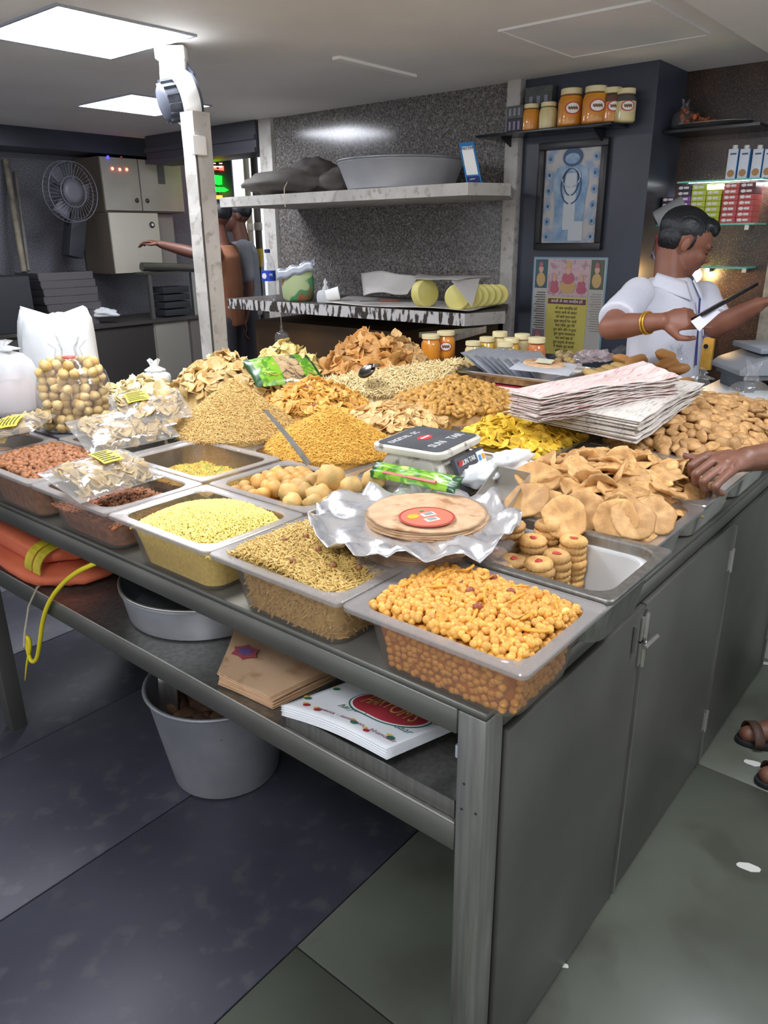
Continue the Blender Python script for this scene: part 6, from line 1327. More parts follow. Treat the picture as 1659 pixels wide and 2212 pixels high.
def boxlet(x, y1, w, z, h, m, label, group):
    t = empty('small_box', (x, y1-w/2, z), label, 'box', group); MB().b2((0, -w/2+.001, 0), (.12, w/2-.001, h-.0015)).build('carton', m, t)
    MB().b2((-.0012, -w*.28, h*.3), (0, w*.05, h*.7)).build('print_mark', WLAB, t); MB().lathe([(.001, 0), (h*.28, 0), (h*.28, .0012)], 12, (0, w*.25, h*.5), sx=1, sy=1.6, rot=RY(R(-90))).build('emblem', WLAB, t)
n = 7; hB = (zT-.012-zB-.004)/n; wB = (ytA-ytB)/5.4; xB = XS+.012; yA = ytA+.02
PUR = mat('box_purple', '#8a4fa8', .45); DPU = mat('box_dark_purple', '#3a2a44', .45); LIM = mat('box_lime', '#c3d23a', .45); REDB = mat('box_pinkred', '#c8544e', .45); MRN = mat('box_maroon', '#6f2f35', .45)
for k in range(n):
    z = zB+.0008+k*hB; nm = ['bottom', 'second', 'third', 'fourth', 'fifth', 'sixth', 'top'][k]
    for j, (m, cn) in enumerate(((DPU if k < 5 else None, 'dark purple'), (PUR if k < 5 else DPU, 'purple'), (LIM, 'lime green, left column'), (LIM if k < 6 else None, 'lime green, right column'), (REDB if k < 6 else REDB, 'red, left column'), (REDB if k < 5 else MRN, 'red, right column'))):
        if m is None: continue
        boxlet(xB, yA+wB*.75-j*wB*.985-(.006 if j > 3 else 0), wB*.97, z, hB, m, f'small {cn} box, {nm} layer on the lower glass shelf', 'small coloured boxes on the glass shelf')
CW = mat('carton_white', '#dfe6ee', .4); CB = mat('carton_blue', '#4f9ad8', .4); CK = mat('cookie_print', '#b98d5c', .6)
for i, px in enumerate((1577, 1602, 1630, 1655)):
    p = ax(px, 382, XS+.01); wC, hC = .046, ax(px, 322, XS+.01).z-zT; t = empty('milk_carton', (XS+.01, p.y, zT+.0005), ['first milk carton from the left on the glass shelf', 'second milk carton on the glass shelf', 'third milk carton with a blue side on the glass shelf', 'milk carton at the right frame edge'][i], 'carton', 'milk cartons')
    MB().b2((0, -wC/2+.001, 0), (.06, wC/2-.001, hC)).build('body', CW, t, bevel=.002); MB().b2((-.001, -wC/2, 0), (.06, -wC/2+.001, hC)).build('blue_side', CB, t); MB().lathe([(.012, 0), (.012, .014), (.010, .016)], 14, (.02, 0, hC+.0005)).build('cap', WHITEP, t, smooth=True, angle=40)
    MB().lathe([(.001, 0), (.016, 0), (.016, .001)], 14, (-.0005, 0, .025), rot=RY(R(-90))).build('cookie_picture', CK, t); MB().b2((-.001, -.015, hC*.80), (-.0003, .012, hC*.86)).build('print_line', mat('carton_ink', '#5d6d8a', .6), t)
# LED strip under the upper glass shelf and a warm bulb behind the seller
ls = empty('led_strip', (XS+.14, (ytA+ytB)/2, zT-.010), 'bright white led strip under the upper glass shelf', 'light'); MB().b2((-.008, -.20, -.005), (.008, .20, .0)).build('channel', WHITEP, ls); MB().b2((-.006, -.19, -.009), (.006, .19, -.0055)).build('diffuser', mat('led_white', '#f2f8ff', .5, emit=55), ls)
wbp = Vector((3.30, .86, 1.30)); wbl = empty('wall_bulb', wbp, 'warm bulb low on the brown wall behind the seller', 'light'); MB().ball((0, 0, 0), (.028, .028, .034), None, 14, 10).build('bulb', mat('warm_bulb', '#ffcf8a', .5, emit=60), wbl, smooth=True); MB().lathe([(.018, .03), (.02, .06), (.03, .065), (.03, .075)], 14).build('holder', WHITEP, wbl, smooth=True, angle=40); MB().tube([(0, 0, .07), (.06, 0, .09), (.118, 0, .09)], .006, 6).build('arm', BLACK, wbl)
gshelf(ax(1607, 577, XS).y, ax(1490, 580, XS).y, ax(1550, 577, XS).z, 'small glass shelf low on the brown wall', .16)
# steel dish of dried fruit high up
zD = ax(1540, 268, 3.25).z; yD0, yD1 = ax(1640, 268, 3.22).y, ax(1445, 268, 3.22).y; dsf = empty('wall_plank', (XR, (yD0+yD1)/2, zD-.02), 'thin dark plank high on the right wall', 'shelf'); MB().b2((-.26, -(yD1-yD0)/2-.02, -.012), (-.001, (yD1-yD0)/2+.02, 0)).build('board', BLACKG, dsf)
dd = empty('steel_dish', (3.28, (yD0+yD1)/2+.02, zD-.0195), 'shallow steel dish on the high plank at the right', 'dish'); MB().lathe([(.09, 0), (.12, .004), (.15, .022), (.155, .024), (.148, .022), (.118, .008), (.001, .006)], 36, sx=.8, sy=1.2).build('bowl', STEELB, dd, smooth=True)
dfm = [blob('dried_fruit', mk('dried_fruit', '#b8683c', '#8f4a2c', .5, 20), .015, .012, .010, s, .3) for s in range(3)]
for i in range(46):
    t = rnd.random(); o = link('dried_fruit', dfm[i % 3]); o.location = Vector((3.26+rnd.uniform(-.05, .05), yD1-.03-.22*t, zD-.004+(1-t)*rnd.uniform(0, .085))); o.rotation_euler = (i, i*2, 0); tag(o, 'reddish dried fruit heaped on the high steel dish', 'dried fruit', 'dried fruit on the steel dish')
dbg = empty('clear_bag', (3.26, yD1-.055, zD-.012), 'clear tied bag of dried fruit on the high steel dish', 'bag'); bagmb(.10, .10, .085, .018, .35, .04, 91).build('film', FILM, dbg, smooth=True)
# wires and socket on the dark return
wr = empty('wire_bundle', ad(1410, 410, 3.9), 'blue and red wires hanging beside the corner of the dark wall', 'wires'); w0 = wr.location
for px, c, q in ((1407, '#4860a8', [(1407, 350), (1404, 420), (1402, 470), (1404, 520), (1412, 560)]), (1417, '#a04a48', [(1417, 350), (1416, 420), (1414, 480), (1420, 520), (1416, 560)]), (1400, '#6a7ab0', [(1402, 470), (1398, 500), (1406, 540), (1414, 560)]), (1424, '#b0605c', [(1412, 500), (1422, 530), (1418, 562)])):
    MB().tube([ad(x, y, 3.85)-w0 for x, y in q], .004, 6).build('wire', mat('wire'+c, c, .5), wr, smooth=True)
MB().box(ad(1411, 345, 3.85)-w0, (.07, .02, .012), frame(RT, UP)).build('clip', mat('brass', '#8a7a4a', .4, .8), wr); MB().box(ad(1408, 475, 3.86)-w0, (.04, .02, .03), frame(RT, UP)).build('clip', BLACK, wr)
cc = ad(1450, 462, 3.6); MB().lathe([(.05, -.07), (.052, -.06), (.052, .06), (.05, .07)], 20, rot=frame(RT*.8-FW*.3+UP*.5, UP) @ RY(R(90))).build('cctv_can', mat('grey_can', '#8c8f8e', .5), None, smooth=True, angle=40, loc=cc, label='grey cylindrical can fixed on the wall behind the seller', cat='can')
sA, sB = ax(1483, 722, 3.40), ax(1535, 800, 3.40)
sw = empty('switchboard', (XR, (sA.y+sB.y)/2, (sA.z+sB.z)/2), 'yellowed switchboard on the brown wall beside the seller', 'switchboard'); w2, h2 = abs(sA.y-sB.y)/2, abs(sA.z-sB.z)/2
MB().b2((-.03, -w2, -h2), (-.001, w2, h2)).build('plate', mat('yellowed_plastic', '#e3b558', .5, col2='#c99a3c', scale=12), sw, bevel=.004)
for z in (-.45, .4): u = MB().b2((-.034, w2*.25, z*h2-.03), (-.0305, w2*.7, z*h2+.03)).build('socket', mat('socket_yellow', '#c79a48', .5), sw); MB().b2((-.040, w2*.38, z*h2-.018), (-.0345, w2*.58, z*h2+.012)).build('switch', mat('switch_cream', '#e8cf8a', .5), u)
MB().lathe([(.012, 0), (.012, .003)], 12, (-.031, -w2*.5, h2*.4), rot=RY(R(-90))).build('screw', BLACK, sw)
# ================================================================ white side counter with weighing machine
wc = empty('side_counter', (1.98, -.9, 0), 'white topped side counter behind the mathri', 'counter'); MB().b2((0, 0, .93), (.62, 1.29, .965)).build('top', mat('white_top', '#e9eeee', .35), wc, bevel=.004); MB().b2((.02, .02, 0), (.60, 1.27, .9295)).build('body', mat('counter_body', '#b8beb2', .5), wc)
mcx, mcy = 2.24, .18; MZ = .9655
wm = empty('weighing_machine', (mcx, mcy, MZ), 'grey counter weighing machine with a ribbed base at the right', 'weighing machine', rz=ang); GM = mat('machine_grey', '#8b8f92', .45); GM2 = mat('machine_dark', '#565a60', .5)
for x in (-.14, .02, .14): MB().b2((x-.02, -.1, 0), (x+.02, .1, .045)).build('foot', GM2, wm, bevel=.003)
MB().b2((-.17, -.11, .045), (.2, .12, .062)).build('chassis', GM2, wm)
V = MB(); V.prism([(-.19, .062), (.24, .062), (.24, .118), (-.08, .128), (-.17, .100), (-.195, .080)], -.12, .12); V.v = [(a, c, b) for a, b, c in V.v]; hs = V.build('base_shell', GM, wm, bevel=.006)
for k in range(8): MB().box((-.09+k*.038, -.1215, .094), (.006, .004, .034), RY(R(-18))).build('rib', GM2, hs)
MB().b2((-.12, -.10, .135), (.26, .13, .155)).build('weighing_plate', mat('plate_steel', '#9aa2aa', .35, .5), wm, bevel=.004); MB().b2((-.02, -.03, .128), (.06, .05, .1355)).build('spigot', GM2, wm)
MB().lathe([(.001, -.06), (.045, -.06), (.047, -.055), (.047, .055), (.045, .06), (.001, .06)], 26, rot=RY(R(90))).build('paper_roll', WLAB, None, smooth=True, angle=40, loc=Vector((mcx, mcy, MZ+.155+.047))+RZ(ang) @ Vector((.06, 0, 0)), label='white paper roll lying on the weighing machine plate', cat='paper roll').rotation_euler = (0, 0, ang)
# ================================================================ people
SKIN = mat('skin_brown', '#8a5a45', .5, col2='#7a4c39', scale=9, bump=.06, bscale=120, sss=.0)
SKIND = mat('skin_dark', '#7d5544', .5, col2='#68432f', scale=14, bump=.12, bscale=140)
HAIR = mat('hair_black', '#14171b', .38, bump=.5, bscale=150)
def limb(mb, pts, rad, seg=14):
    """tapered limb with round joints"""
    P = [Vector(p) for p in pts]
    for i in range(len(P)-1):
        n = 4; q = [P[i]+(P[i+1]-P[i])*k/n for k in range(n+1)]; r = [rad[i]+(rad[i+1]-rad[i])*k/n for k in range(n+1)]; mb.tube(q, r, seg)
    for p, r in zip(P, rad): mb.ball(p, r, None, seg, 10)
def rings(mb, L, seg=24):
    """stack of oriented ellipses: (centre, side axis, front axis, half width, half depth)"""
    V = []; F = []
    for c, a, b, ra, rb in L:
        for k in range(seg):
            t = 2*math.pi*k/seg; V.append(Vector(c)+Vector(a)*ra*math.cos(t)+Vector(b)*rb*math.sin(t))
    for i in range(len(L)-1):
        for k in range(seg): F.append((i*seg+k, i*seg+(k+1) % seg, (i+1)*seg+(k+1) % seg, (i+1)*seg+k))
    F.append(tuple(range(seg-1, -1, -1))); F.append(tuple((len(L)-1)*seg+k for k in range(seg))); mb.add(V, F)
def head(mb, c, F3, s=1.0):
    """skull, jaw, brow, nose, lips, ears; F3 columns: forward, left, up"""
    g = lambda x, y, z: Vector(c)+F3 @ Vector((x, y, z))*s
    def b(x, y, z, rx, ry, rz, u=18): mb.ball(g(x, y, z), (rx*s, ry*s, rz*s), F3, u, 12)
    b(-.012, 0, .03, .098, .076, .088, 24); b(.030, 0, -.03, .062, .062, .078); b(.048, 0, -.078, .036, .034, .030); b(.02, 0, -.068, .052, .054, .034)
    b(.074, 0, .022, .022, .050, .014); b(.081, 0, .000, .014, .012, .026); b(.096, 0, -.022, .017, .013, .012); b(.086, .011, -.026, .011, .008, .008); b(.086, -.011, -.026, .011, .008, .008)
    b(.084, 0, -.049, .012, .021, .0065); b(.081, 0, -.060, .012, .019, .0075); b(.060, .036, -.022, .028, .022, .024); b(.060, -.036, -.022, .028, .022, .024)
    for sy in (-1, 1): b(-.010, sy*.078, -.006, .017, .008, .030); b(-.012, sy*.083, -.002, .012, .006, .024)
def hand(mb, wr, kn, pal, L=.085, w=.078, curl=(.5, .5, .5, .5), thumb=(.6, .5), s=1, spread=.12, side=1):
    """palm from wrist wr towards kn (direction), palm normal pal; four fingers of different lengths bent by curl, thumb from the side of the palm"""
    d = Vector(kn).normalized(); n = Vector(pal); n = (n-d*n.dot(d)).normalized(); t = d.cross(n)*side; wr = Vector(wr)
    rings(mb, [(wr-d*.01, t, n, .026*s, .019*s), (wr+d*.02*s, t, n, .030*s, .018*s), (wr+d*L*.55*s, t, n, w*.50*s, .0155*s), (wr+d*L*s, t, n, w*.5*s, .0125*s)], 18)
    lens = ((.040, .026, .020), (.045, .029, .021), (.041, .027, .020), (.032, .020, .018)); off = (.030, .010, -.010, -.029)
    for i in range(4):
        p = wr+d*L*(.96 if i in (1, 2) else .90)*s+t*off[i]*s; a = 0; dd = (d+t*off[i]*spread*10*.3).normalized(); ax_ = dd.cross(n).normalized(); pts = [p-d*.012*s, p]; c = curl[i]
        for j, l in enumerate(lens[i]):
            a = c*(1.0 if j == 0 else 1.15 if j == 1 else .8); dd = (Matrix.Rotation(-a if (Matrix.Rotation(.1, 3, ax_) @ dd).dot(n) < dd.dot(n) else a, 3, ax_) @ dd) if True else dd
            p = p+dd*l*s; pts.append(p)
        limb(mb, pts, [.0092*s, .0095*s, .0088*s, .0080*s, .0068*s], 10)
    p = wr+d*.022*s+t*.028*s; q = p+(d*.55+t*.75*thumb[0]*1.3+n*thumb[1]*.5).normalized()*.042*s; r2 = q+(d*.85+t*.25*thumb[0]+n*thumb[1]*.3).normalized()*.032*s; r3 = r2+(d*.95-t*.05+n*thumb[1]*.3).normalized()*.024*s
    limb(mb, [p, q, r2, r3], [.0145*s, .0115*s, .0100*s, .0078*s], 10)
# ---------------------------------------------------------------- the seller
left = (RT*.75+FW*.66).normalized(); front = (RT*.66-FW*.75).normalized()
neck = ad(1447, 596, 2.92); Rsh, Rel, Rwr = ad(1378, 634, 2.79), ad(1318, 708, 2.60), ad(1428, 694, 2.44)
Lsh, Lel, Lwr = ad(1521, 640, 3.02), ad(1546, 708, 2.86), ad(1638, 658, 2.72)
chest = ad(1443, 690, 2.93); belly = ad(1432, 775, 2.94); hip = Vector((belly.x, belly.y, .93)); base = Vector((belly.x, belly.y, 0))
man = empty('person', base, 'man in a white short sleeved shirt looking down at papers behind the counter', 'person')
L_ = lambda v: Vector(v)-base
hc = ad(1480, 526, 2.90); hf_ = (RT*.90-FW*.16-UP*.42).normalized(); hl = UP.cross(hf_).normalized(); hu = hf_.cross(hl).normalized()*1.0; HF = Matrix((hf_, hl, hu)).transposed()
mb = MB(); head(mb, L_(hc), HF, 1.04)
limb(mb, [L_(neck)-UP*.03, L_(hc)-hu*.055-hf_*.028], [.062, .056], 16)
rings(mb, [(L_(hip)-UP*.05, left, front, .155, .105), (L_(belly), left, front, .150, .105), (L_(chest), left, front, .165, .105), (L_(neck)-UP*.09, left, front, .165, .095), (L_(neck)-UP*.035, left, front, .10, .075)], 24)
limb(mb, [L_(Rsh), L_(Rel)], [.055, .041]); limb(mb, [L_(Rel), L_(Rel)+(L_(Rwr)-L_(Rel))*.35, L_(Rwr)], [.041, .042, .027])
limb(mb, [L_(Lsh), L_(Lel)], [.055, .041]); limb(mb, [L_(Lel), L_(Lel)+(L_(Lwr)-L_(Lel))*.35, L_(Lwr)], [.041, .042, .027])
for s in (-1, 1):
    f = left*s*.09; limb(mb, [L_(hip)+f-UP*.04, Vector((f.x, f.y, .48)), Vector((f.x, f.y, .08))], [.085, .058, .042]); limb(mb, [Vector((f.x, f.y, .045)), Vector((f.x, f.y, .035))+front*.15], [.042, .034])
rd = ad(1500, 686, 2.43)-ad(1428, 694, 2.44); hand(mb, L_(Rwr), rd, FW*.85-UP*.45, curl=(.15, .3, .5, .6), thumb=(.6, .4), side=-1)
ld = ad(1700, 636, 2.66)-Lwr; hand(mb, L_(Lwr), ld, -UP, curl=(.4, .4, .45, .5), thumb=(.6, .6), side=1)
body = remesh('body', mb, .0048, SKIN, man, 7)
hr = MB(); g = lambda x, y, z: L_(hc)+HF @ Vector((x, y, z))
hr.ball(g(-.024, 0, .046), (.100, .083, .082), HF, 24, 14); hr.ball(g(-.050, 0, .006), (.058, .076, .066), HF, 18, 12); hr.ball(g(.045, 0, .086), (.046, .060, .032), HF, 18, 10); hr.ball(g(.070, -.01, .075), (.018, .045, .016), HF, 14, 8)
for sy in (-1, 1): hr.ball(g(.008, sy*.068, .014), (.012, .012, .036), HF, 12, 8); hr.ball(g(-.058, sy*.03, -.018), (.022, .03, .032), HF, 12, 8)
remesh('hair', hr, .0045, HAIR, man, 4, disp=lambda c: c+HF @ Vector((.0015*math.sin((HF.transposed() @ c).y*900), 0, .0015*math.sin((HF.transposed() @ c).y*700))))
FEAT = mat('brow_black', '#1b1614', .6)
for sy in (-1, 1):
    MB().ball(g(.086, sy*.031, .024), (.006, .020, .0042), HF @ RX(sy*.15), 12, 6).build('eyebrow', FEAT, man, smooth=True)
    MB().ball(g(.080, sy*.031, .002), (.008, .014, .0058), HF, 12, 6).build('eyelid', mat('eyelid', '#6f4636', .5), man, smooth=True); MB().ball(g(.0845, sy*.031, -.0035), (.005, .013, .0018), HF, 12, 6).build('lashes', FEAT, man, smooth=True)
MB().ball(g(.0925, 0, -.040), (.007, .024, .0045), HF, 14, 6).build('moustache', FEAT, man, smooth=True)
MB().ball(g(.0935, 0, -.0545), (.004, .015, .0015), HF, 12, 6).build('mouth', mat('mouth_line', '#5a2f28', .5), man, smooth=True)
SHIRT = mat('white_shirt', '#dfe1ea', .75, col2='#d2d5e0', scale=5, bump=.25, bscale=12)
sh = MB(); rings(sh, [(L_(hip)-UP*.10, left, front, .180, .130), (L_(belly)-UP*.02, left, front, .172, .126), (L_(chest), left, front, .182, .125), (L_(neck)-UP*.085, left, front, .186, .110), (L_(neck)-UP*.040, left, front, .140, .088), (L_(neck)-UP*.005, left, front, .080, .070)], 28)
def sleeve(a, b, t, r0, r1):
    e = a+(b-a)*t; limb(sh, [L_(a), L_(a)+(L_(e)-L_(a))*.5], [r0, r0*.98], 16); d = (e-a).normalized(); o = d.orthogonal().normalized(); q = d.cross(o); rings(sh, [(L_(a)+(L_(e)-L_(a))*.3, o, q, r0, r0), (L_(a)+(L_(e)-L_(a))*.75, o, q, r1*.97, r1*.97), (L_(e), o, q, r1, r1)], 18)
sleeve(Rsh, Rel, .80, .060, .068); sleeve(Lsh, Lel, .86, .060, .068)
remesh('shirt', sh, .006, SHIRT, man, 5, disp=lambda c: c+front*(.0035*nz(c*14, 1, 2))+left*(.003*nz(c*11, 1, 4)))
# collar, placket, pocket
cn = L_(neck)-UP*.012
for sy in (-1, 1):
    def fn(u, v, s=sy):
        a = .25+1.35*u; p = cn+left*s*(.076*math.sin(a))+front*(.070*math.cos(a)+.0)+UP*(.028-.030*(1-u)*1.1); o = (left*s*math.sin(a)+front*math.cos(a)).normalized(); return p+o*(.016+.040*v)-UP*(.044*v+.024*v*(1-u))
    MB().sheet(fn, 10, 4, .003).build('collar', SHIRT, man, smooth=True)
rot90 = None
def onf(a, z): # point on the shirt front: a sideways, z world height offset from the neck
    t = max(0, min(1, -z/.32)); return L_(neck).lerp(L_(belly), t)*0+Vector(((L_(neck)*(1-t)+L_(belly)*t).x, (L_(neck)*(1-t)+L_(belly)*t).y, L_(neck).z+z))+left*a+front*(.122+.010*t-2.2*a*a)
MB().sheet(lambda u, v: onf(-.004+.010*u, -.075-.24*v)+front*.002, 2, 16, .003).build('placket', mat('navy_piping', '#3a4280', .7), man)
MB().sheet(lambda u, v: onf(.045+.075*u, -.13-.085*v)+front*.0045, 5, 5, .003).build('pocket', SHIRT, man, smooth=True)
pt = MB(); rings(pt, [(L_(hip)-UP*.12, left, front, .170, .125), (L_(hip)-UP*.02, left, front, .165, .120)], 20)
for s in (-1, 1): f = left*s*.09; limb(pt, [L_(hip)+f-UP*.08, Vector((f.x, f.y, .48)), Vector((f.x, f.y, .10))], [.092, .075, .065])
remesh('trousers', pt, .01, mat('dark_trousers', '#2b2d36', .8), man, 3)
# bangles, phone and papers
fd = (Rwr-Rel).normalized(); o = fd.orthogonal().normalized(); q = fd.cross(o)
for k in range(2): MB().tube([L_(Rel)+(L_(Rwr)-L_(Rel))*(.72+.05*k)+(o*math.cos(t*.3927)+q*math.sin(t*.3927))*.035 for t in range(17)], .0035, 6, False).build('bangle', mat('gold_bangle', '#c79a3c', .35, .6), man, smooth=True)
pp, pq = ad(1508, 684, 2.40), ad(1618, 622, 2.52)
MB().box((0, 0, 0), ((pq-pp).length, .075, .011), frame(pq-pp, (pq-pp).cross((pp+pq)/2-CAM).normalized()+((pp+pq)/2-CAM).normalized()*-.12)).build('phone', BLACKG, None, bevel=.003, loc=(pp+pq)/2, label='long dark phone held flat in the seller hand', cat='phone')
MB().sheet(lambda u, v: ad(1492+46*u+18*v, 694-28*u+22*v-14*u*v, 2.385+.02*u)-pp, 6, 4, .001).build('paper_slip', mat('slip_white', '#d9d9e4', .7), None, loc=pp, label='folded white paper slip under the phone in the seller hand', cat='paper')
# ---------------------------------------------------------------- the customer at the right frame edge: hand on the pan rim
cbase = Vector((1.62, -.62, 0)); cu_ = empty('person', cbase, 'customer at the right frame edge resting a hand on the steel pan', 'person')
K = lambda v: Vector(v)-cbase
wr_ = az(1612, 992, 1.005); el_ = Vector((1.52, -.34, 1.00)); sh_ = Vector((1.66, -.50, 1.28))
mb = MB(); limb(mb, [K(sh_), K(el_)], [.055, .043]); limb(mb, [K(el_), K(el_)+(K(wr_)-K(el_))*.4, K(wr_)], [.044, .044, .030])
# hand: palm plus five fingers folded over the rim
kd = (az(1535, 985, 1.0)-wr_).normalized(); mcp = [az(1528, 985, 1.004), az(1540, 998, 1.003), az(1556, 1012, .998), az(1574, 1024, .992)]
pip = [az(1494, 1006, .990), az(1502, 1024, .988), az(1518, 1040, .982), az(1544, 1051, .976)]; dip = [az(1493, 1024, .968), az(1503, 1042, .966), az(1522, 1056, .962), az(1548, 1063, .958)]; tip = [az(1503, 1034, .952), az(1514, 1050, .950), az(1534, 1061, .948), az(1560, 1066, .946)]
tdir = (mcp[3]-mcp[0]).normalized(); pn_ = kd.cross(tdir).normalized(); pn_ = pn_ if pn_.z > 0 else -pn_
ct_ = (K(mcp[0])+K(mcp[1])+K(mcp[2])+K(mcp[3]))/4
rings(mb, [(K(wr_), tdir, pn_, .031, .023), (K(wr_).lerp(ct_, .35), tdir, pn_, .040, .022), (K(wr_).lerp(ct_, .75), tdir, pn_, .044, .019), (ct_+kd*.004, tdir, pn_, .043, .014)], 20)
for i in range(4): limb(mb, [K(wr_).lerp(K(mcp[i]), .6), K(mcp[i])+pn_*.002, K(pip[i]), K(dip[i]), K(tip[i])], [.010, .0118-.0006*i, .0108-.0005*i, .0096-.0004*i, .0080], 12)
limb(mb, [K(wr_).lerp(K(mcp[0]), .35)-tdir*.015, K(az(1530, 992, .995))-tdir*.008, K(az(1503, 992, .995)), K(az(1481, 984, 1.0))], [.016, .014, .0115, .0085], 12)
for i in range(3): limb(mb, [K(wr_).lerp(K(mcp[i]), .25)+pn_*.018, K(wr_).lerp(K(mcp[i+1]), .8)+pn_*.0165], [.003, .003], 8)
hipc = Vector((0, -.02, .90)); 
rings(mb, [(hipc, (1, 0, 0), (0, 1, 0), .16, .11), (Vector((0, -.02, 1.15)), (1, 0, 0), (0, 1, 0), .155, .11), (Vector((0, -.02, 1.33)), (1, 0, 0), (0, 1, 0), .17, .10), (Vector((0, -.02, 1.41)), (1, 0, 0), (0, 1, 0), .08, .06)], 22)
head(mb, (0, .02, 1.58), Matrix(((0, -1, 0), (1, 0, 0), (0, 0, 1)))); limb(mb, [(0, -.01, 1.38), (0, 0, 1.52)], [.06, .055])
limb(mb, [(.19, -.02, 1.34), (.24, -.04, 1.05), (.24, .05, .82)], [.055, .042, .028]); hand(mb, (.24, .05, .82), (0, .1, -1), (-1, 0, 0), curl=(.3, .35, .4, .45))
f1, f2 = az(1612, 1602, 0)-cbase, az(1656, 1692, 0)-cbase
for f in (f1, f2):
    h_ = Vector((f.x*.35, f.y*.35-.03, 0)); an = Vector((f.x+.10, f.y-.13, .07)); limb(mb, [Vector((f.x*.2+.02, -.02, .88)), Vector((an.x*.8+.05, an.y*.9-.03, .48)), an], [.085, .058, .04]); d_ = (Vector((f.x, f.y, .03))-Vector((an.x, an.y, .03))); limb(mb, [Vector((an.x, an.y, .05)), Vector((an.x, an.y, .04))+d_*.6, Vector((f.x, f.y, .028))], [.042, .036, .026])
remesh('body', mb, .0034, SKIND, cu_, 5)
for i in range(1): 
    nd = (K(az(1481, 984, 1.0))-K(az(1503, 992, .995))).normalized(); MB().ball(K(az(1481, 984, 1.0))+UP*.0078, (.0085, .0062, .0015), frame(nd, UP), 12, 6).build('thumbnail', mat('nail', '#b08a78', .35), cu_, smooth=True)
sm = MB(); rings(sm, [(hipc-UP*.05, (1, 0, 0), (0, 1, 0), .185, .135), (Vector((0, -.02, 1.15)), (1, 0, 0), (0, 1, 0), .18, .13), (Vector((0, -.02, 1.33)), (1, 0, 0), (0, 1, 0), .185, .12), (Vector((0, -.02, 1.40)), (1, 0, 0), (0, 1, 0), .09, .07)], 22); limb(sm, [K(sh_), K(sh_).lerp(K(el_), .6)], [.07, .066]); limb(sm, [(.19, -.02, 1.34), (.22, -.03, 1.15)], [.07, .066]); remesh('shirt', sm, .012, mat('navy_shirt', '#262d42', .8), cu_, 3)
tr = MB()
for f in (f1, f2): an = Vector((f.x+.10, f.y-.13, .07)); limb(tr, [Vector((f.x*.2+.02, -.02, .90)), Vector((an.x*.8+.05, an.y*.9-.03, .48)), Vector((an.x, an.y, .10))], [.10, .08, .068])
remesh('trousers', tr, .012, mat('navy_trousers', '#23283a', .8), cu_, 3)
hr = MB(); hr.ball((0, -.005, 1.63), (.085, .10, .085), None, 18, 12); remesh('hair', hr, .01, HAIR, cu_, 2)
SAN = mat('sandal_black', '#1d1e20', .6); SAN2 = mat('sandal_brown', '#4a3428', .6)
for f, lab in ((f1, 'worn black sandal of the customer, the farther one'), (f2, 'worn black sandal of the customer, the nearer one')):
    an = Vector((f.x+.10, f.y-.13, 0)); t = f; d_ = (Vector((f.x, f.y, 0))-an); L2 = d_.length; a_ = math.atan2(d_.y, d_.x)
    s_ = empty('sandal', cbase+Vector(((f.x+an.x)/2, (f.y+an.y)/2, 0)), lab, 'sandal', 'customer sandals', rz=a_)
    MB().prism([(.62*L2*1.15*math.cos(k*.2618)*(1 if math.cos(k*.2618) > 0 else 1.25), (.052 if math.cos(k*.2618) > 0 else .042)*math.sin(k*.2618)) for k in range(24)], 0, .016).build('sole', SAN, s_, bevel=.003)
    for xx in (.05, -.01): MB().sheet(lambda u, v: Vector((xx+.03*v, .055*math.cos(math.pi*u), .014+.052*math.sin(math.pi*u))), 10, 2, .003).build('strap', SAN2, s_, smooth=True)
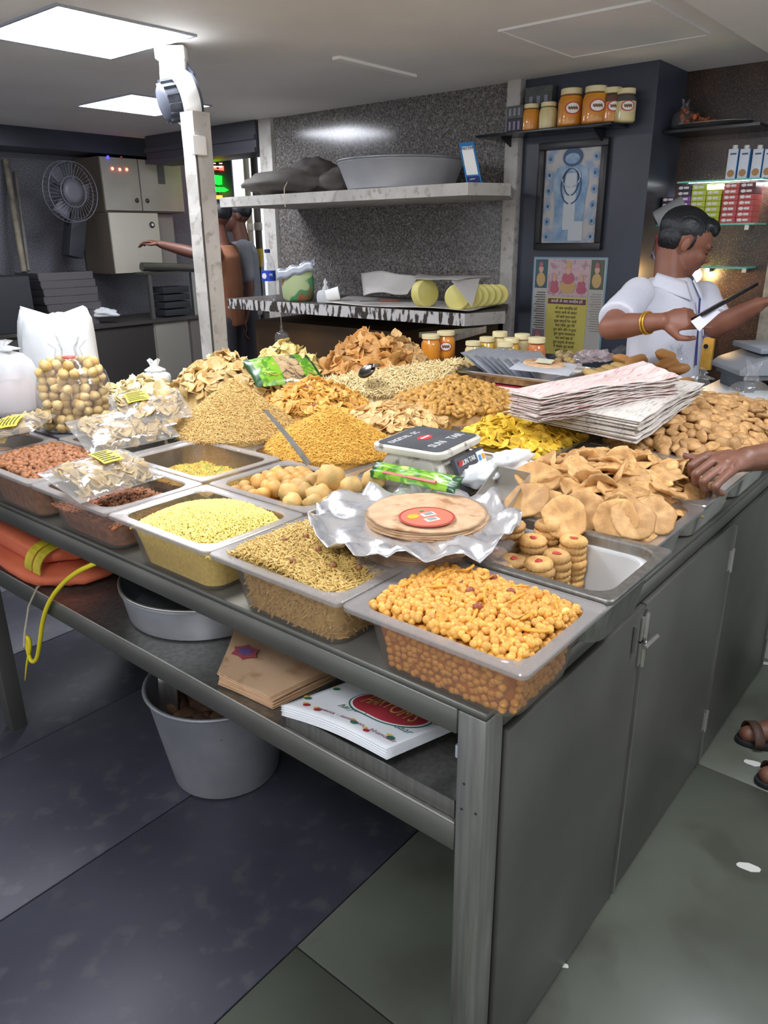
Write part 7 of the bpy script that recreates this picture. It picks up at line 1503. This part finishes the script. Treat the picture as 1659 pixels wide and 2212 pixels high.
# ---------------------------------------------------------------- two men in the street opening
def bystander(px, py, d, face, shirtm, label, arm=None, skin=SKIN, lean=0):
    n_ = ad(px, py, d); base = Vector((n_.x, n_.y, 0)); t = empty('person', base, label, 'person'); zn = n_.z
    fr_ = Vector(face).normalized(); lf = UP.cross(fr_); mb = MB(); top_ = Vector((0, 0, zn)) ; hp = Vector((0, 0, zn-.52))-fr_*lean
    HF_ = Matrix((fr_, lf, UP)).transposed(); head(mb, top_+UP*.15+fr_*(.03+lean*.3), HF_); limb(mb, [top_-UP*.03, top_+UP*.09+fr_*.02], [.06, .055])
    rings(mb, [(hp, lf, fr_, .15, .10), (hp.lerp(top_, .4), lf, fr_, .145, .10), (hp.lerp(top_, .8), lf, fr_, .165, .10), (top_-UP*.04, lf, fr_, .09, .07)], 20)
    sr, sl_ = top_-UP*.08-lf*.19, top_-UP*.08+lf*.19; sm_ = MB(); rings(sm_, [(hp-UP*.06, lf, fr_, .175, .125), (hp.lerp(top_, .4), lf, fr_, .168, .122), (hp.lerp(top_, .8), lf, fr_, .18, .118), (top_-UP*.03, lf, fr_, .09, .075)], 20)
    for i, s0 in enumerate((sr, sl_)):
        e0 = s0-UP*.28-fr_*.02; w0 = e0-UP*.24+fr_*.05
        if arm and i == arm[0]: e0, w0 = arm[1]-base, arm[2]-base
        limb(mb, [s0, e0, e0.lerp(w0, .35), w0], [.053, .041, .041, .027]); hand(mb, w0, w0-e0, -UP, curl=(.4,)*4, side=1 if i else -1); limb(sm_, [s0, s0.lerp(e0, .7)], [.066, .062])
    for s in (-1, 1): f = lf*s*.09; limb(mb, [hp+f, Vector((f.x, f.y, .47)), Vector((f.x, f.y, .06))], [.085, .058, .042]); limb(mb, [Vector((f.x, f.y, .045)), Vector((f.x, f.y, .035))+fr_*.15], [.042, .034])
    remesh('body', mb, .008, skin, t, 4); remesh('shirt', sm_, .010, shirtm, t, 4)
    q = MB(); rings(q, [(hp-UP*.05, lf, fr_, .165, .12), (hp+UP*.02, lf, fr_, .16, .115)], 16)
    for s in (-1, 1): f = lf*s*.09; limb(q, [hp+f-UP*.02, Vector((f.x, f.y, .47)), Vector((f.x, f.y, .10))], [.092, .072, .06])
    remesh('trousers', q, .012, mat('grey_trousers', '#34343a', .8), t, 3)
    h2 = MB(); c_ = top_+UP*.15+fr_*(.03+lean*.3); h2.ball(c_+HF_ @ Vector((-.024, 0, .042)), (.1, .083, .08), HF_, 18, 12); remesh('hair', h2, .008, HAIR, t, 2)
    for s in (-1, 1): MB().ball(c_+HF_ @ Vector((.083, s*.031, .004)), (.006, .012, .005), HF_, 10, 6).build('eye', FEAT, t, smooth=True)
dB = 5.3
bystander(478, 520, dB, (-RT*.9+FW*.1), mat('brown_shirt', '#8a5a3e', .8, col2='#7a4d34', scale=6, bump=.2, bscale=15), 'man in a brown shirt half hidden by the column reaching left', (1, ad(425, 548, dB-.1), ad(348, 528, dB-.1)), mat('skin_deep', '#5d392c', .5))
bystander(522, 512, 5.8, (-RT*.9-FW*.2), mat('grey_shirt', '#83868c', .8, col2='#74777d', scale=6, bump=.2, bscale=15), 'bearded man in a grey shirt behind the brown shirted man', None, mat('skin_deep', '#6d4334', .5))
bpy.context.view_layer.update()
